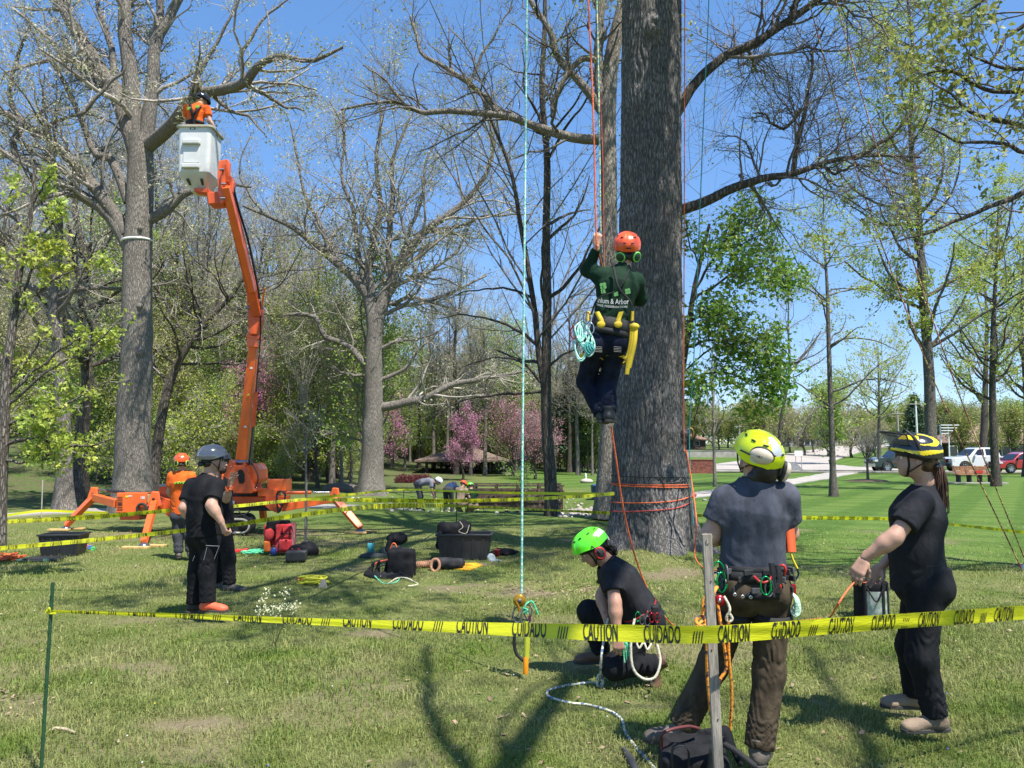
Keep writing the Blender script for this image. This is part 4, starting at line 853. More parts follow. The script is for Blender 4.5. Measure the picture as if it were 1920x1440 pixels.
# sandwich board shape with dark roof left of sign
o = thing("sign_board", "grey slanted board lying beside the road sign", "board", (X_(1487,66), 66, 0)); mb = MB(); mb.prism([(X_(1472,66), 66, .1), (X_(1505,66), 66, .1), (X_(1490,66), 66, .75), (X_(1474,66), 66, .8)], (0, 0, 0), (0, .12, 0)); mb.build("panel", M("grey_board", (.25, .26, .26), .6), o)
for px in (1476, 1500): mb = MB(); mb.box((X_(px,66), 66.06, .04), (.08, .3, .14)); mb.build("foot", PO, o)
# conifer
def conifer(label, px, Y, h, wd, seed):
    x = X_(px, Y); z = float(tz(x, Y)); o = thing("conifer", label, "tree", (x, Y, z)); rng = np.random.default_rng(seed)
    mb = MB(); mb.tube([(x, Y, z-.1), (x, Y, z+h*.97)], [.22, .03], 8); mb.build("trunk", BK_DARK, o)
    n = 240; t = rng.random(n)**.8; st = np.stack([np.full(n, x), np.full(n, Y), z+h*(.12+.85*t)], -1); a = rng.uniform(0, 6.28, n); d = np.stack([np.cos(a), np.sin(a), .15+0*a], -1)
    q, r = march(st, d, wd*(1.03-t)*rng.uniform(.7, 1.1, n), np.full(n, .03), 5, .06, .02, rng); mb = MB(); mb.tubes(q, r, 3); mb.build("branches", TWIG_D, o)
    mb = MB(); leaves(mb, tuft_pts(along(q, 1500, rng, .2, .05), 9000, .16, rng), .28, rng); mb.build("foliage", LF_DARK, o)
conifer("dark conifer beyond the road above the woman's helmet", 1716, 112, 9.8, 3.6, 3)
conifer("second conifer partly hidden left behind the angled ropes", 1780, 135, 8, 3.4, 4)
conifer("dark evergreen behind the twin stemmed tree", 1075, 62, 9, 3.6, 5)

# mulch ring
for px, py, Y in ((1628, 910, 44),): pass
MUL = M("mulch", (.08, .05, .035), .95, bump=.8, bs=30); c_ = P(1628, 910, 44); mb = MB(); mb.lathe((c_[0], 44, float(tz(c_[0], 44))+.02), [(0, .10), (.5, .09), (.95, .05), (1.15, -.02)], 20); o = mb.build("mulch_ring", MUL); tag(o, "dark mulch ring round the small bare tree", "mulch")

# ================================================================ parked cars
TYRE = M("tyre", (.02, .02, .02), .85, var=0); RIM = M("rim", (.5, .5, .52), .3, .9, var=0); CHR = M("chrome", (.6, .6, .62), .2, 1., var=0); CGL = M("car_glass", (.015, .02, .022), .05, var=0, spec=.8)
LAMPW = M("headlamp", (.6, .6, .6), .15, var=0); PLAS = M("black_plastic", (.025, .025, .025), .6, var=.1)
def car(label, x0, Y, L_, H, W, col, kind, name="parked_car"):
    """nose towards -x, x0 = nose"""
    z0 = .07; Cm = M("car_paint_"+name+col[1], col[0], .25, var=0, coat=1.); o = thing(name, label, "car" if kind == 'hatch' else "pickup truck", (x0+L_/2, Y, z0))
    S = lambda a, b: (x0+a*L_, Y, z0+b*H)
    if kind == 'pickup':
        body = [(0,.24),(0,.46),(.015,.56),(.05,.60),(.235,.655),(.30,.665),(.66,.665),(.665,.635),(.995,.635),(1,.60),(1,.30),(.97,.24)]
        cabin = [(.245,.65),(.345,.955),(.40,1.0),(.60,1.0),(.635,.965),(.66,.65)]; wh = (.175, .80); wr = .215
        wins = [[(.300,.69),(.365,.92),(.44,.945),(.44,.69)], [(.465,.69),(.465,.945),(.585,.94),(.615,.69)]]
    else:
        body = [(0,.22),(0,.42),(.02,.50),(.12,.57),(.26,.62),(.88,.66),(.97,.62),(1,.50),(1,.26),(.98,.2)]
        cabin = [(.24,.61),(.36,.90),(.46,.99),(.74,1.0),(.88,.93),(.97,.62)]; wh = (.19, .80); wr = .22
        wins = [[(.30,.64),(.385,.87),(.50,.93),(.50,.65)], [(.52,.65),(.52,.935),(.68,.935),(.70,.66)], [(.715,.66),(.70,.93),(.82,.90),(.89,.67)]]
    R_ = wr*H; arch = []
    bpoly = [S(*q) for q in body]
    low = []
    for wc in reversed(wh):
        for a in np.linspace(0, math.pi, 9): low.append((x0+wc*L_+math.cos(a)*R_*1.16, Y, z0+R_*.98+math.sin(a)*R_*1.16))
    bpoly = bpoly+[q for q in low]
    mb = MB(); mb.prism(bpoly, (0, -W/2, 0), (0, W/2, 0)); b_ = mb.build("body", Cm, o); bevel(b_, .05, 2)
    cp = [S(*q) for q in cabin]; n = len(cp); a = np.array([[p[0], Y-W/2+.04+(.16*(p[2]-z0-.65*H)/(.35*H)), p[2]] for p in cp]); b2 = a.copy(); b2[:, 1] = 2*Y-a[:, 1]
    mb = MB(); mb.add(np.concatenate([a, b2]), [tuple(range(n)), tuple(range(2*n-1, n-1, -1))]+[(i, n+i, n+(i+1) % n, (i+1) % n) for i in range(n)]); c_ = mb.build("cabin", Cm, o); bevel(c_, .05, 2)
    for w_ in wins:
        for s in (-1, 1):
            q = np.array([S(*u) for u in w_]); off = .16*(q[:, 2]-z0-.65*H)/(.35*H)+.04-.012; q[:, 1] = Y+s*(W/2-off); q2 = q.copy(); q2[:, 1] -= s*.03
            mb = MB(); m_ = len(q); mb.add(np.concatenate([q, q2]), [tuple(range(m_)), tuple(range(2*m_-1, m_-1, -1))]+[(i, m_+i, m_+(i+1) % m_, (i+1) % m_) for i in range(m_)]); mb.build("side_window", CGL, o)
    ws = [cabin[0], cabin[1]]; p0 = np.array(S(*ws[0])); p1 = np.array(S(*ws[1])); nn = nrm(np.array([-(p1-p0)[2], 0, (p1-p0)[0]]))*-1; nn = nn if nn[0] < 0 else -nn
    u0, u1 = p0*.9+p1*.1+nn*.015, p0*.05+p1*.95+nn*.015; mb = MB(); mb.add([u0+[0,-W/2+.16,0], u0+[0,W/2-.16,0], u1+[0,W/2-.24,0], u1+[0,-W/2+.24,0]], [(0,1,2,3)]); mb.build("windscreen", CGL, o)
    for wc in wh:
        for s in (-1, 1):
            c_ = (x0+wc*L_, Y+s*(W/2-.12), z0+R_); RR = np.array([[1,0,0],[0,0,s],[0,1.,0]])
            mb = MB(); mb.lathe(c_, [(R_*.62, -.11), (R_*.95, -.11), (R_, -.07), (R_, .07), (R_*.95, .11), (R_*.62, .11)], 24, RR); w_ = mb.build("wheel", TYRE, o)
            mb = MB(); mb.lathe(c_, [(0, .06), (R_*.18, .09), (R_*.2, .05), (R_*.55, .04), (R_*.63, .112)], 24, RR)
            for kx in range(6): an_ = kx*math.pi/3; mb.beam(np.array(c_)+s*np.array([0, .08, 0]), np.array(c_)+np.array([math.cos(an_)*R_*.58, s*.10, math.sin(an_)*R_*.58]), .07, .03, (0, 1, 0))
            mb.build("rim", RIM, w_)
    for s in (-1, 1):
        mb = MB(); mb.box((x0+.10, Y+s*(W/2-.17), z0+.50*H), (.26, .36, .09*H)); mb.build("headlamp", LAMPW, o)
        mb = MB(); mb.box((x0+L_-.02, Y+s*(W/2-.12), z0+.52*H), (.08, .2, .16*H)); mb.build("tail_lamp", M("tail_lamp", (.35, .02, .02), .2, var=0), o)
        mb = MB(); mb.box((x0+.305*L_, Y+s*(W/2+.09), z0+.68*H), (.14, .2, .16)); mb.build("mirror", PLAS if kind != 'pickup' else Cm, o)
        for dx in (.455, .62): mb = MB(); mb.box((x0+(dx-.02)*L_, Y+s*(W/2+.012), z0+.60*H), (.17, .03, .035)); mb.build("door_handle", CHR, o)
    mb = MB(); mb.box((x0-.02, Y, z0+.30*H), (.14, W*.98, .13*H)); mb.build("bumper", CHR if kind == 'pickup' else PLAS, o)
    mb = MB(); mb.box((x0+.02, Y, z0+.47*H), (.10, W*.5, .15*H)); mb.build("grille", PLAS, o)
    mb = MB(); mb.box((x0+L_*.485, Y, z0+.21*H), (L_*.40, W*.96, .06*H)); mb.build("sill", PLAS, o)
    return o
car("white crew cab pickup parked behind the bench", X_(1768,62), 62, 5.9, 1.95, 2.0, ((.75, .75, .76), "w"), 'pickup', "pickup_truck")
car("dark green pickup seen left of the woman's face", X_(1627,62.5), 62.5, 5.6, 1.85, 1.95, ((.02, .035, .04), "g"), 'pickup', "pickup_truck")
car("red hatchback with black wheel arches at the right edge", X_(1856,58.5), 58.5, 4.4, 1.62, 1.8, ((.35, .015, .02), "r"), 'hatch')
car("dark car mostly hidden by the climbed trunk, left of the brick wall", X_(1182,70), 70, 4.6, 1.5, 1.8, ((.02, .02, .03), "k"), 'hatch')
car("black car parked beyond the pavilion behind the redbud", X_(896,64), 64, 4.5, 1.5, 1.8, ((.015, .02, .02), "b"), 'hatch')
# park bench
xb0, xb1, Yq = X_(1788,41), X_(1856,41), 41.; SL = M("bench_slat", (.36, .17, .08), .6, var=.2, vs=8)
bn = thing("park_bench", "wooden slatted park bench on a concrete pad in front of the white pickup", "bench", ((xb0+xb1)/2, Yq, 0)); zq = float(tz(xb0, Yq))
for i in range(5): mb = MB(); mb.box(((xb0+xb1)/2, Yq+.30+i*.025, zq+.50+i*.085), (xb1-xb0, .035, .07)); mb.build("back_slat", SL, bn)
for i in range(4): mb = MB(); mb.box(((xb0+xb1)/2, Yq-.2+i*.12, zq+.45), (xb1-xb0+.1, .10, .035)); mb.build("seat_slat", SL, bn)
for i in range(4):
    x = xb0+.12+(xb1-xb0-.24)*i/3; mb = MB(); mb.box((x, Yq+.05, zq+.22), (.08, .34, .42)); mb.beam((x, Yq+.24, zq+.40), (x, Yq+.44, zq+.90), .05, .05, (0, 1, 0)); mb.build("leg", PLAS, bn)
mb = MB(); mb.box(((xb0+xb1)/2, Yq, zq+.0), (xb1-xb0+.9, 1.1, .08)); o = mb.build("bench_pad", CONC); tag(o, "concrete pad under the park bench", "slab")
mb = MB(); mb.box((xb0+1.35, Yq+.25, zq+.58), (.42, .02, .14)); mb.build("plaque", M("red_plaque", (.45, .03, .02), .5, var=0), bn)
# boulder with a small pale figure
c_ = P(1100, 909, 42); zz_ = float(tz(c_[0], 42)); st_ = thing("boulder", "small pale boulder on the lawn left of the pale tree", "rock", (c_[0], 42, zz_)); mb = MB(); mb.ell((c_[0], 42, zz_+.08), (.36, .25, .15), None, 12, 8); mb.build("stone", M("river_stone", (.5,.5,.4)), st_)
mb = MB(); mb.lathe((c_[0]-.05, 42, zz_+.20), [(.07, 0), (.05, .10), (.08, .16), (.04, .22), (.06, .27), (.0, .33)], 10); o = mb.build("figurine", WHT); tag(o, "small white figure standing on the pale boulder", "statue"); 
mb = MB(); mb.lathe((P(1120,932,30)[0], 30, float(tz(3.3, 30))), [(.22, 0), (.25, .5), (.27, .52), (.2, .56), (0, .56)], 14); o = mb.build("litter_bin", M("blue_bin", (.03, .08, .2), .5)); tag(o, "small blue bin left of the pale tree beside the path", "bin")
# ================================================================ soft shapes: distance fields turned into one continuous skin
def surf(fn, lo, hi, h):
    lo = np.asarray(lo, float); hi = np.asarray(hi, float); n = np.ceil((hi-lo)/h).astype(int)+1
    ax = [lo[i]+np.arange(n[i])*h for i in range(3)]
    g = np.stack(np.meshgrid(*ax, indexing='ij'), -1).reshape(-1, 3)
    f = np.concatenate([fn(c) for c in np.array_split(g, max(1, len(g)//200000))]).reshape(n)
    s = f < 0; cnt = np.zeros(n-1, int); pos = np.zeros((*(n-1), 3)); hit = np.zeros(n-1)
    sl = lambda o, k: tuple(slice(o[i], n[i]-1+o[i]) if True else 0 for i in range(3))
    C = [(a, b, c) for a in (0, 1) for b in (0, 1) for c in (0, 1)]
    for a in C:
        for d in range(3):
            if a[d]: continue
            b = list(a); b[d] = 1
            fa, fb = f[sl(a, 0)], f[sl(b, 0)]; cr = (fa < 0) != (fb < 0); t = np.where(cr, fa/np.where(cr, fa-fb, 1), 0)
            for i in range(3): pos[..., i] += cr*((a[i]+t) if i == d else a[i])
            hit += cr
    act = hit > 0; idm = -np.ones(n-1, int); idm[act] = np.arange(act.sum())
    ijk = np.stack(np.meshgrid(*[np.arange(m-1) for m in n], indexing='ij'), -1)
    v = lo+(ijk[act]+pos[act]/hit[act][:, None])*h
    F = []
    for d in range(3):
        e, q = [(1, 2), (2, 0), (0, 1)][d]
        S0 = [slice(1, n[i]-1) for i in range(3)]; S0[d] = slice(0, n[d]-1); S1 = list(S0); S1[d] = slice(1, n[d])
        a, b = s[tuple(S0)], s[tuple(S1)]; w = np.argwhere(a != b)
        if len(w) == 0: continue
        off = np.ones(3, int); off[d] = 0; w = w+off; fl = a[tuple((w-off).T)]
        def cid(de, dq):
            x = w.copy(); x[:, e] -= de; x[:, q] -= dq; return idm[tuple(x.T)]
        quad = np.stack([cid(1, 1), cid(0, 1), cid(0, 0), cid(1, 0)], -1); quad[~fl] = quad[~fl][:, ::-1]; F.append(quad[(quad >= 0).all(1)])
    return v, np.concatenate(F)
class Soft:
    """smooth union of round cones and ellipsoids"""
    def __init__(s, k=.03): s.p = []; s.cut = []; s.k = k; s.lo = []; s.hi = []; s.nz = []
    def cone(s, a, b, ra, rb, flat=None, fs=1., cuta=False, cutb=False, folds=None, sub=False):
        s.p.append(('c', np.asarray(a, float), np.asarray(b, float), ra, rb, None if flat is None else nrm(flat), fs, cuta, cutb, folds, sub)); r = max(ra, rb)*(1.0 if fs >= 1 else 1/fs)+.03
        if not sub: s.lo += [np.asarray(a)-r, np.asarray(b)-r]; s.hi += [np.asarray(a)+r, np.asarray(b)+r]
        return s
    def ball(s, c, rad, R=None, sub=False):
        rad = np.broadcast_to(np.asarray(rad, float), (3,)); s.p.append(('e', np.asarray(c, float), rad, np.eye(3) if R is None else R, sub))
        if not sub: s.lo.append(np.asarray(c)-rad.max()-.02); s.hi.append(np.asarray(c)+rad.max()+.02)
        return s
    def box(s, c, half, R=None, rd=.02):
        s.p.append(('b', np.asarray(c, float), np.asarray(half, float), np.eye(3) if R is None else R, rd)); m = np.linalg.norm(half)+rd; s.lo.append(np.asarray(c)-m); s.hi.append(np.asarray(c)+m); return s
    def plane(s, p, n): s.cut.append((np.asarray(p, float), nrm(n))); return s       # keeps the side the normal points away from
    def noise(s, amp, freq, seed=0, stretch=(1, 1, 1)): s.nz.append((amp, np.asarray(stretch, float)*freq, seed)); return s
    def __call__(s, q):
        D = None; subs = []
        for p in s.p:
            if p[0] == 'c':
                _, a, b, ra, rb, fl, fs, ca, cb, folds, sub = p; x = q-a; ba = b-a
                if fl is not None: 
                    c_ = (x@fl)[:, None]*fl; baf = (ba@fl)*fl; L2 = max((ba@ba), 1e-9); t = np.clip(x@ba/L2, 0, 1); r_ = x-t[:, None]*ba; r_ = r_+(fs-1)*(r_@fl)[:, None]*fl
                else: L2 = max(ba@ba, 1e-9); t = np.clip(x@ba/L2, 0, 1); r_ = x-t[:, None]*ba
                d = np.linalg.norm(r_, axis=1)-(ra+(rb-ra)*t)
                if fl is not None and fs > 1: d = d/ (1+(fs-1)*.35)
                if folds:
                    amp, lam, t0, t1, seed = folds; L = math.sqrt(L2); w_ = np.exp(-((t-t0)/t1)**2)
                    ph = t*L/lam+2.6*fbm(q*7., seed, 2)+1.2*np.sin(3*np.arctan2(r_[:, 0], r_[:, 1]+1e-6)+seed)
                    d = d-amp*w_*(np.abs(((ph) % 1)-.5)*2-.5)*1.3
                if ca or cb:
                    u = ba/math.sqrt(L2)
                    if ca: d = np.maximum(d, -(x@u))
                    if cb: d = np.maximum(d, (q-b)@u)
                if sub: subs.append(d); continue
            elif p[0] == 'e':
                _, c, rad, R, sub = p; y = (q-c)@R; n_ = np.linalg.norm(y/rad, axis=1); m_ = np.linalg.norm(y/rad**2, axis=1)+1e-9; d = n_*(n_-1)/m_; d = np.where(n_ < .3, -rad.min()*.7, d)
                if sub: subs.append(d); continue
            else:
                _, c, hf, R, rd = p; y = np.abs((q-c)@R)-hf; d = np.linalg.norm(np.maximum(y, 0), axis=1)+np.minimum(y.max(1), 0)-rd
            if D is None: D = d
            else: h = np.maximum(s.k-np.abs(D-d), 0)/s.k; D = np.minimum(D, d)-h*h*s.k*.25
        for amp, fr, seed in s.nz: D = D+(fbm(q*fr, seed, 3)-.5)*2*amp
        for pp, nn in s.cut: D = np.maximum(D, (q-pp)@nn)
        for d in subs: D = np.maximum(D, -d)
        return D
    def into(s, mb, h=.011, mat=0):
        v, f = surf(s, np.min(s.lo, 0)-h*2, np.max(s.hi, 0)+h*2, h); mb.add(v, f, mat, True); return mb

# ================================================================ tape
GLY = {}
def glyphs(txt, bold=.02):
    if txt in GLY: return GLY[txt]
    cu = bpy.data.curves.new("t", 'FONT'); cu.body = txt; cu.offset = bold; cu.resolution_u = 2; cu.align_x = 'LEFT'
    ob = bpy.data.objects.new("t", cu); me = bpy.data.meshes.new_from_object(ob); me.calc_loop_triangles()
    v = np.array([x.co[:2] for x in me.vertices]); t = np.array([x.vertices[:] for x in me.loop_triangles])
    bpy.data.objects.remove(ob); bpy.data.curves.remove(cu); bpy.data.meshes.remove(me)
    v = (v-v.min(0))/(v.max(0)-v.min(0)); GLY[txt] = (v, t); return GLY[txt]
def clip_tris(tri, ymax, ymin):
    out = []
    for p in tri:
        for lim, sg in ((ymax, 1), (ymin, -1)):
            q = []
            for i in range(len(p)):
                a, b = p[i], p[(i+1) % len(p)]; ia, ib = sg*(a[1]-lim) <= 0, sg*(b[1]-lim) <= 0
                if ia: q.append(a)
                if ia != ib: t = (lim-a[1])/(b[1]-a[1]); q.append((a[0]+(b[0]-a[0])*t, lim))
            p = q
            if len(p) < 3: break
        if len(p) >= 3: out.append(p)
    return out
TAPE = M("caution_tape", (.74, .74, .02), .35, var=.04, vs=8, bump=.25, bs=25, trans=.3, stretch=(1, 1, 6)); INK = M("tape_ink", (.015, .015, .012), .5, var=0)
def tape(label, pts, wid, phase=0., shift=None, group=None, ripple=.004, tilt=0., text=True, pitch=.58, seed=1, n=260):
    """pts: places of the tape's middle line; wid: width along it (a folded tape is narrower); shift: how far the print is folded away at the upper edge"""
    c = spline(pts, n); L = np.concatenate([[0], np.cumsum(np.linalg.norm(np.diff(c, axis=0), axis=1))]); tt = L/L[-1]
    w_ = np.interp(tt, np.linspace(0, 1, len(wid)), wid); sh = np.interp(tt, np.linspace(0, 1, len(shift)), shift) if shift is not None else 0*tt
    tg = nrm(np.gradient(c, axis=0)); tl = tilt+.25*np.sin(L*1.3+seed)
    up = np.array([0, 0, 1.])-tg*(tg[:, 2:3]); side = np.cross(tg, up); up = nrm(up*np.cos(tl)[:, None]+side*np.sin(tl)[:, None]); nn = nrm(np.cross(tg, up))
    if nn[:, 1].mean() > 0: nn = -nn
    def surfp(s, t):                     # s metres along, t -1..1 across
        i = np.clip(np.interp(s, L, np.arange(n)), 0, n-1.001); j = i.astype(int); f = (i-j)[:, None]; lp = lambda a: a[j]*(1-f)+a[j+1]*f
        ww = np.interp(s, L, w_); rip = ripple*.5*(np.sin(t*2.6+s*3+seed)+.4*np.sin(t*4.6+s*5.1))*(ww/.076)
        return lp(c)+lp(up)*(t*ww/2)[:, None]+lp(nn)*rip[:, None], lp(nn)
    o = thing("caution_tape", label, "tape", c[0], group); nt_ = 13; S = np.repeat(L, nt_); T = np.tile(np.linspace(-1, 1, nt_), n); q, _ = surfp(S, T)
    mb = MB(); idx = np.arange(n*nt_).reshape(n, nt_); mb.add(q, np.stack([idx[:-1, :-1], idx[1:, :-1], idx[1:, 1:], idx[:-1, 1:]], -1).reshape(-1, 4), 0, True); mb.build("band", TAPE, o)
    if text:
        mb = MB(); s = phase-pitch
        left = c[-1][0] > c[0][0]
        while s < L[-1]:
            for txt, off, wd, hh, y0 in (("CAUTION", 0, .150, 1.08, -.55), ("CUIDADO", .262, .155, 1.08, -.55), ("Empire", .463, .045, .20, .42), ("////", .465, .05, .70, -.52)):
                a, b = s+off, s+off+wd
                if a < .05 or b > L[-1]-.03: continue
                v, t_ = glyphs(txt); wm = np.interp((a+b)/2, L, w_); sm = np.interp((a+b)/2, L, sh)
                sc_ = .076/wm                         # print keeps its size when the band is folded narrow
                y = (v[:, 1]*hh+y0)*2*sc_+sm*2*sc_; x = v[:, 0]*wd if left else wd-v[:, 0]*wd
                p2 = np.stack([a+x, y], -1); tri = clip_tris([[tuple(p2[k]) for k in q] for q in t_], .985, -.985)
                if not tri: continue
                for m_ in set(len(q) for q in tri):
                    q = np.array([q for q in tri if len(q) == m_]).reshape(-1, 2); pp, nv = surfp(q[:, 0], np.clip(q[:, 1], -1, 1)); mb.add(pp+nv*.0026, np.arange(len(q)).reshape(-1, m_), 0)
            s += pitch
        if mb.v: mb.build("lettering", INK, o)
    return o
GT = None
Pp = lambda *a: np.array([P(*q) for q in a])
tape("yellow caution tape across the foreground from the green stake to past the woman", Pp((97,1146,4.04),(300,1153,3.95),(600,1166,3.78),(800,1174,3.62),(980,1181,3.5),(1160,1187,3.42),(1345,1189,3.38),(1600,1171,3.62),(1920,1148,4.15),(2150,1128,4.6)),
     [.014,.022,.028,.036,.054,.072,.076,.076,.076,.076,.076,.076], phase=.43, shift=[.1,.1,.22,.22,.15,.04,0,0,0,0,0,0], n=420, seed=2)
tape("caution tape running from the left edge behind the man in black", Pp((-80,1034,9.2),(0,1028,9.2),(180,1012,9.0),(360,993,8.6),(440,984,8.2),(560,966,8.0),(720,949,10.5),(856,948,18)), [.05,.05,.04,.05,.07,.076,.076,.076,.076], seed=3, ripple=.002)
tape("caution tape from the left edge to the staked sapling, behind the man in orange", Pp((-80,986,12.6),(0,979,12.4),(180,969,12.2),(320,957,12),(430,950,12.1),(520,941,12.3),(574,936,12.5)), [.06,.06,.076,.06,.05,.05], seed=4, ripple=.002)
tape("caution tape from the staked sapling to the climbed trunk", Pp((574,936,12.5),(700,938,12.2),(856,939,12),(980,936,11.9),(1100,930,11.9),(1152,925,11.95)), [.04,.07,.06,.05,.05], seed=5, ripple=.002)
tape("far caution tape from the sapling over a thin stake to the climbed trunk", Pp((574,936,12.7),(640,929,15),(757,918,22),(900,923,18),(1020,925,14.5),(1150,927,12.1)), [.05,.05,.05,.05], seed=6, ripple=.002, text=False)
tape("dark twisted caution tape from the thin stake to the climbed trunk", Pp((856,949,18),(979,954,15),(1060,958,13.4),(1143,962,12)), [.03,.05,.03,.05], seed=7, ripple=.002)
tape("caution tape across the mown lawn behind the yellow helmeted man and the woman", Pp((1290,966,13),(1420,969,14.5),(1530,971,15.5),(1665,973,16),(1790,984,15),(1930,999,13.5),(2050,1010,12.5)), [.05,.06,.076,.076,.05,.05,.05], seed=8, ripple=.002)
tape("far caution tape at the left edge by the path", Pp((-60,972,19),(0,968,19),(77,958,19),(150,960,20),(230,962,21)), [.06,.06,.06], seed=9, ripple=.002, text=False)

def stake(label, px, py0, py1, Y, r, mat, name="stake", tip=True):
    b = P(px[0], py1, Y); t_ = P(px[1], py0, Y); b[2] = float(tz(b[0], b[1]))-.03 if tip else b[2]; o = thing(name, label, "stake", b); mb = MB(); mb.tube([b, (b+t_)/2, t_], r, 8); mb.build("rod", mat, o); return o
GST = M("green_steel", (.02, .07, .03), .45, var=.1, bump=.2)
o = stake("dark green metal stake holding the foreground tape's left end", (78, 99), 1092, 1422, 4.04, .009, GST)
b, t_ = P(78, 1422, 4.04), P(99, 1092, 4.04); mb = MB()
for i in range(9): c_ = b+(t_-b)*(.12+i*.1); mb.box(c_+[0, -.008, 0], (.008, .012, .014))
mb.build("stud", GST, o)
mb = MB(); mb.tube(spline([P(97,1146,4.02)+[0,-.012,0], P(92,1140,4.0), P(90,1150,4.03), P(104,1150,4.02)], 12), .005, 6); mb.ribbon(spline([P(94,1146,4.02), P(88,1144,4.0), P(84,1150,4.0)], 8), (0, 0, 1), .012); o = mb.build("tape_knot", TAPE); tag(o, "knotted tape end wound round the green stake's top", "knot")
stake("thin dark stake left of the kneeling far workers", (757, 757), 918, 956, 22, .012, GST)
stake("thin dark stake rising behind the black crate", (856, 856), 922, 978, 18, .012, GST)
for i, px in enumerate((826, 873, 907)): stake(("short thin stake beside the far worker in the blue vest", "short thin stake between two far workers", "short thin stake by the footbridge's left end")[i], (px, px), 948, 962, 25.5, .012, GST)
stake("thin pale stake near the left edge by the path", (78, 80), 900, 962, 19.5, .014, M("pale_stake", (.4,.38,.3), .8))
# weathered wooden stake
GW = M("grey_wood", (.33, .29, .24), .9, var=.25, vs=6, stretch=(9, 9, 1), bump=.6, bs=18)
b = P(1349, 1480, 3.5); t_ = P(1325, 1001, 3.5); b = b+(b-t_)*.35; wsk = thing("wooden_stake", "weathered grey wooden stake standing in front of the yellow helmeted man", "stake", b)
mb = MB(); mb.beam(b, t_, .042, .020, (0, 1, 0)); bevel(mb.build("shaft", GW, wsk), .002, 1)
mb = MB(); mb.tube(spline([t_+[-.003,-.0125,-.026], t_+[-.008,-.0125,-.036], t_+[0,-.0125,-.045], t_+[.006,-.0125,-.040]], 9), .0012, 5); mb.build("pencil_mark", INK, wsk)
for k_ in range(3): mb = MB(); q = t_+(b-t_)*(.14+.2*k_)+[.006*(-1)**k_, -.0115, 0]; mb.lathe(q, [(0, .003), (.0035, .002), (.0035, -.002)], 8, rotx(math.pi/2)); mb.build("nail", M("rust", (.08,.04,.03), .8), wsk)

# ================================================================ ropes
def ropemat(name, c1, c2, f=.5, s_=90):
    m = M(name, c1, .75, var=0); t = m.node_tree; N = t.nodes; L = t.links; b = N["Principled BSDF"]
    vo = N.new("ShaderNodeTexVoronoi"); vo.inputs["Scale"].default_value = s_; tc = N.new("ShaderNodeTexCoord"); L.new(tc.outputs["Object"], vo.inputs["Vector"])
    sp = N.new("ShaderNodeSeparateColor"); L.new(vo.outputs["Color"], sp.inputs[0]); gt = N.new("ShaderNodeMath"); gt.operation = 'GREATER_THAN'; gt.inputs[1].default_value = f; L.new(sp.outputs[0], gt.inputs[0])
    mx = N.new("ShaderNodeMix"); mx.data_type = 'RGBA'; mx.inputs[6].default_value = (*c1, 1); mx.inputs[7].default_value = (*c2, 1); L.new(gt.outputs[0], mx.inputs[0]); L.new(mx.outputs[2], b.inputs["Base Color"])
    bp = N.new("ShaderNodeBump"); bp.inputs["Strength"].default_value = .6; bp.inputs["Distance"].default_value = .004; L.new(vo.outputs["Distance"], bp.inputs["Height"]); L.new(bp.outputs[0], b.inputs["Normal"])
    return m
R_OR = ropemat("rope_orange", (.75, .17, .05), (.60, .10, .04), .6); R_TEAL = ropemat("rope_teal", (.20, .55, .45), (.55, .75, .65), .55, 60); R_TEALD = ropemat("rope_teal_dark", (.03, .22, .22), (.06, .32, .28), .6)
R_CREAM = ropemat("rope_cream", (.62, .58, .44), (.45, .42, .30), .7); R_CRB = ropemat("rope_cream_blue", (.62, .60, .45), (.08, .16, .35), .72, 55); R_RED = ropemat("rope_red", (.60, .08, .06), (.35, .05, .05), .6)
R_MAR = ropemat("rope_maroon_yellow", (.22, .05, .05), (.45, .38, .10), .62, 40); R_YB = ropemat("rope_orange_black", (.85, .30, .03), (.10, .05, .03), .80, 60); R_GRN = ropemat("rope_green", (.05, .45, .22), (.20, .65, .40), .6); R_MINT = ropemat("rope_mint", (.40, .62, .45), (.65, .80, .65), .6)
R_YT = ropemat("rope_yellow_teal", (.55, .60, .30), (.10, .35, .35), .55, 50); R_BLK = ropemat("rope_black", (.02, .025, .025), (.05, .06, .055), .6); R_NEON = ropemat("rope_neon", (.10, .75, .35), (.25, .85, .5), .6); R_TAN = ropemat("rope_tan", (.42, .22, .12), (.30, .14, .08), .6)
def rope(label, pts, r, mat, n=40, name="rope", sides=8, group=None, straight=False):
    p = np.asarray(pts, float) if straight else spline(pts, n); o = thing(name, label, "rope", p[-1], group); mb = MB(); mb.tube(p, r, sides); mb.build("strand", mat, o); return o
CT = P(1222, 700, Yt)
rope("teal and white rope hanging from the crown down to the pulley on the lawn", [P(995,-700,5.9), P(988,0,5.85), P(984,400,5.82), P(980,800,5.8), P(978,1112,5.78)], .0085, R_TEAL)
rope("bright orange rope the climber grips, hanging in front of the trunk", [P(1080,-500,6.5), P(1103,0,6.45), P(1112,200,6.42), P(1118,440,6.39), P(1121,468,6.44), P(1134,520,6.62), P(1146,570,6.85)], .0078, R_OR)
rope("yellow and teal climbing rope right beside the orange one above the climber", [P(1104,-500,6.6), P(1119,0,6.55), P(1124,250,6.5), P(1127,445,6.50), P(1136,520,6.72), P(1148,570,6.9)], .0068, R_YT)
rope("dark red thin rope hanging behind the climber's two ropes", [P(1115,-250,9.5), P(1117,0,9.4), P(1129,260,9.3), P(1132,420,9.3), P(1134,610,9.3)], .006, R_RED)
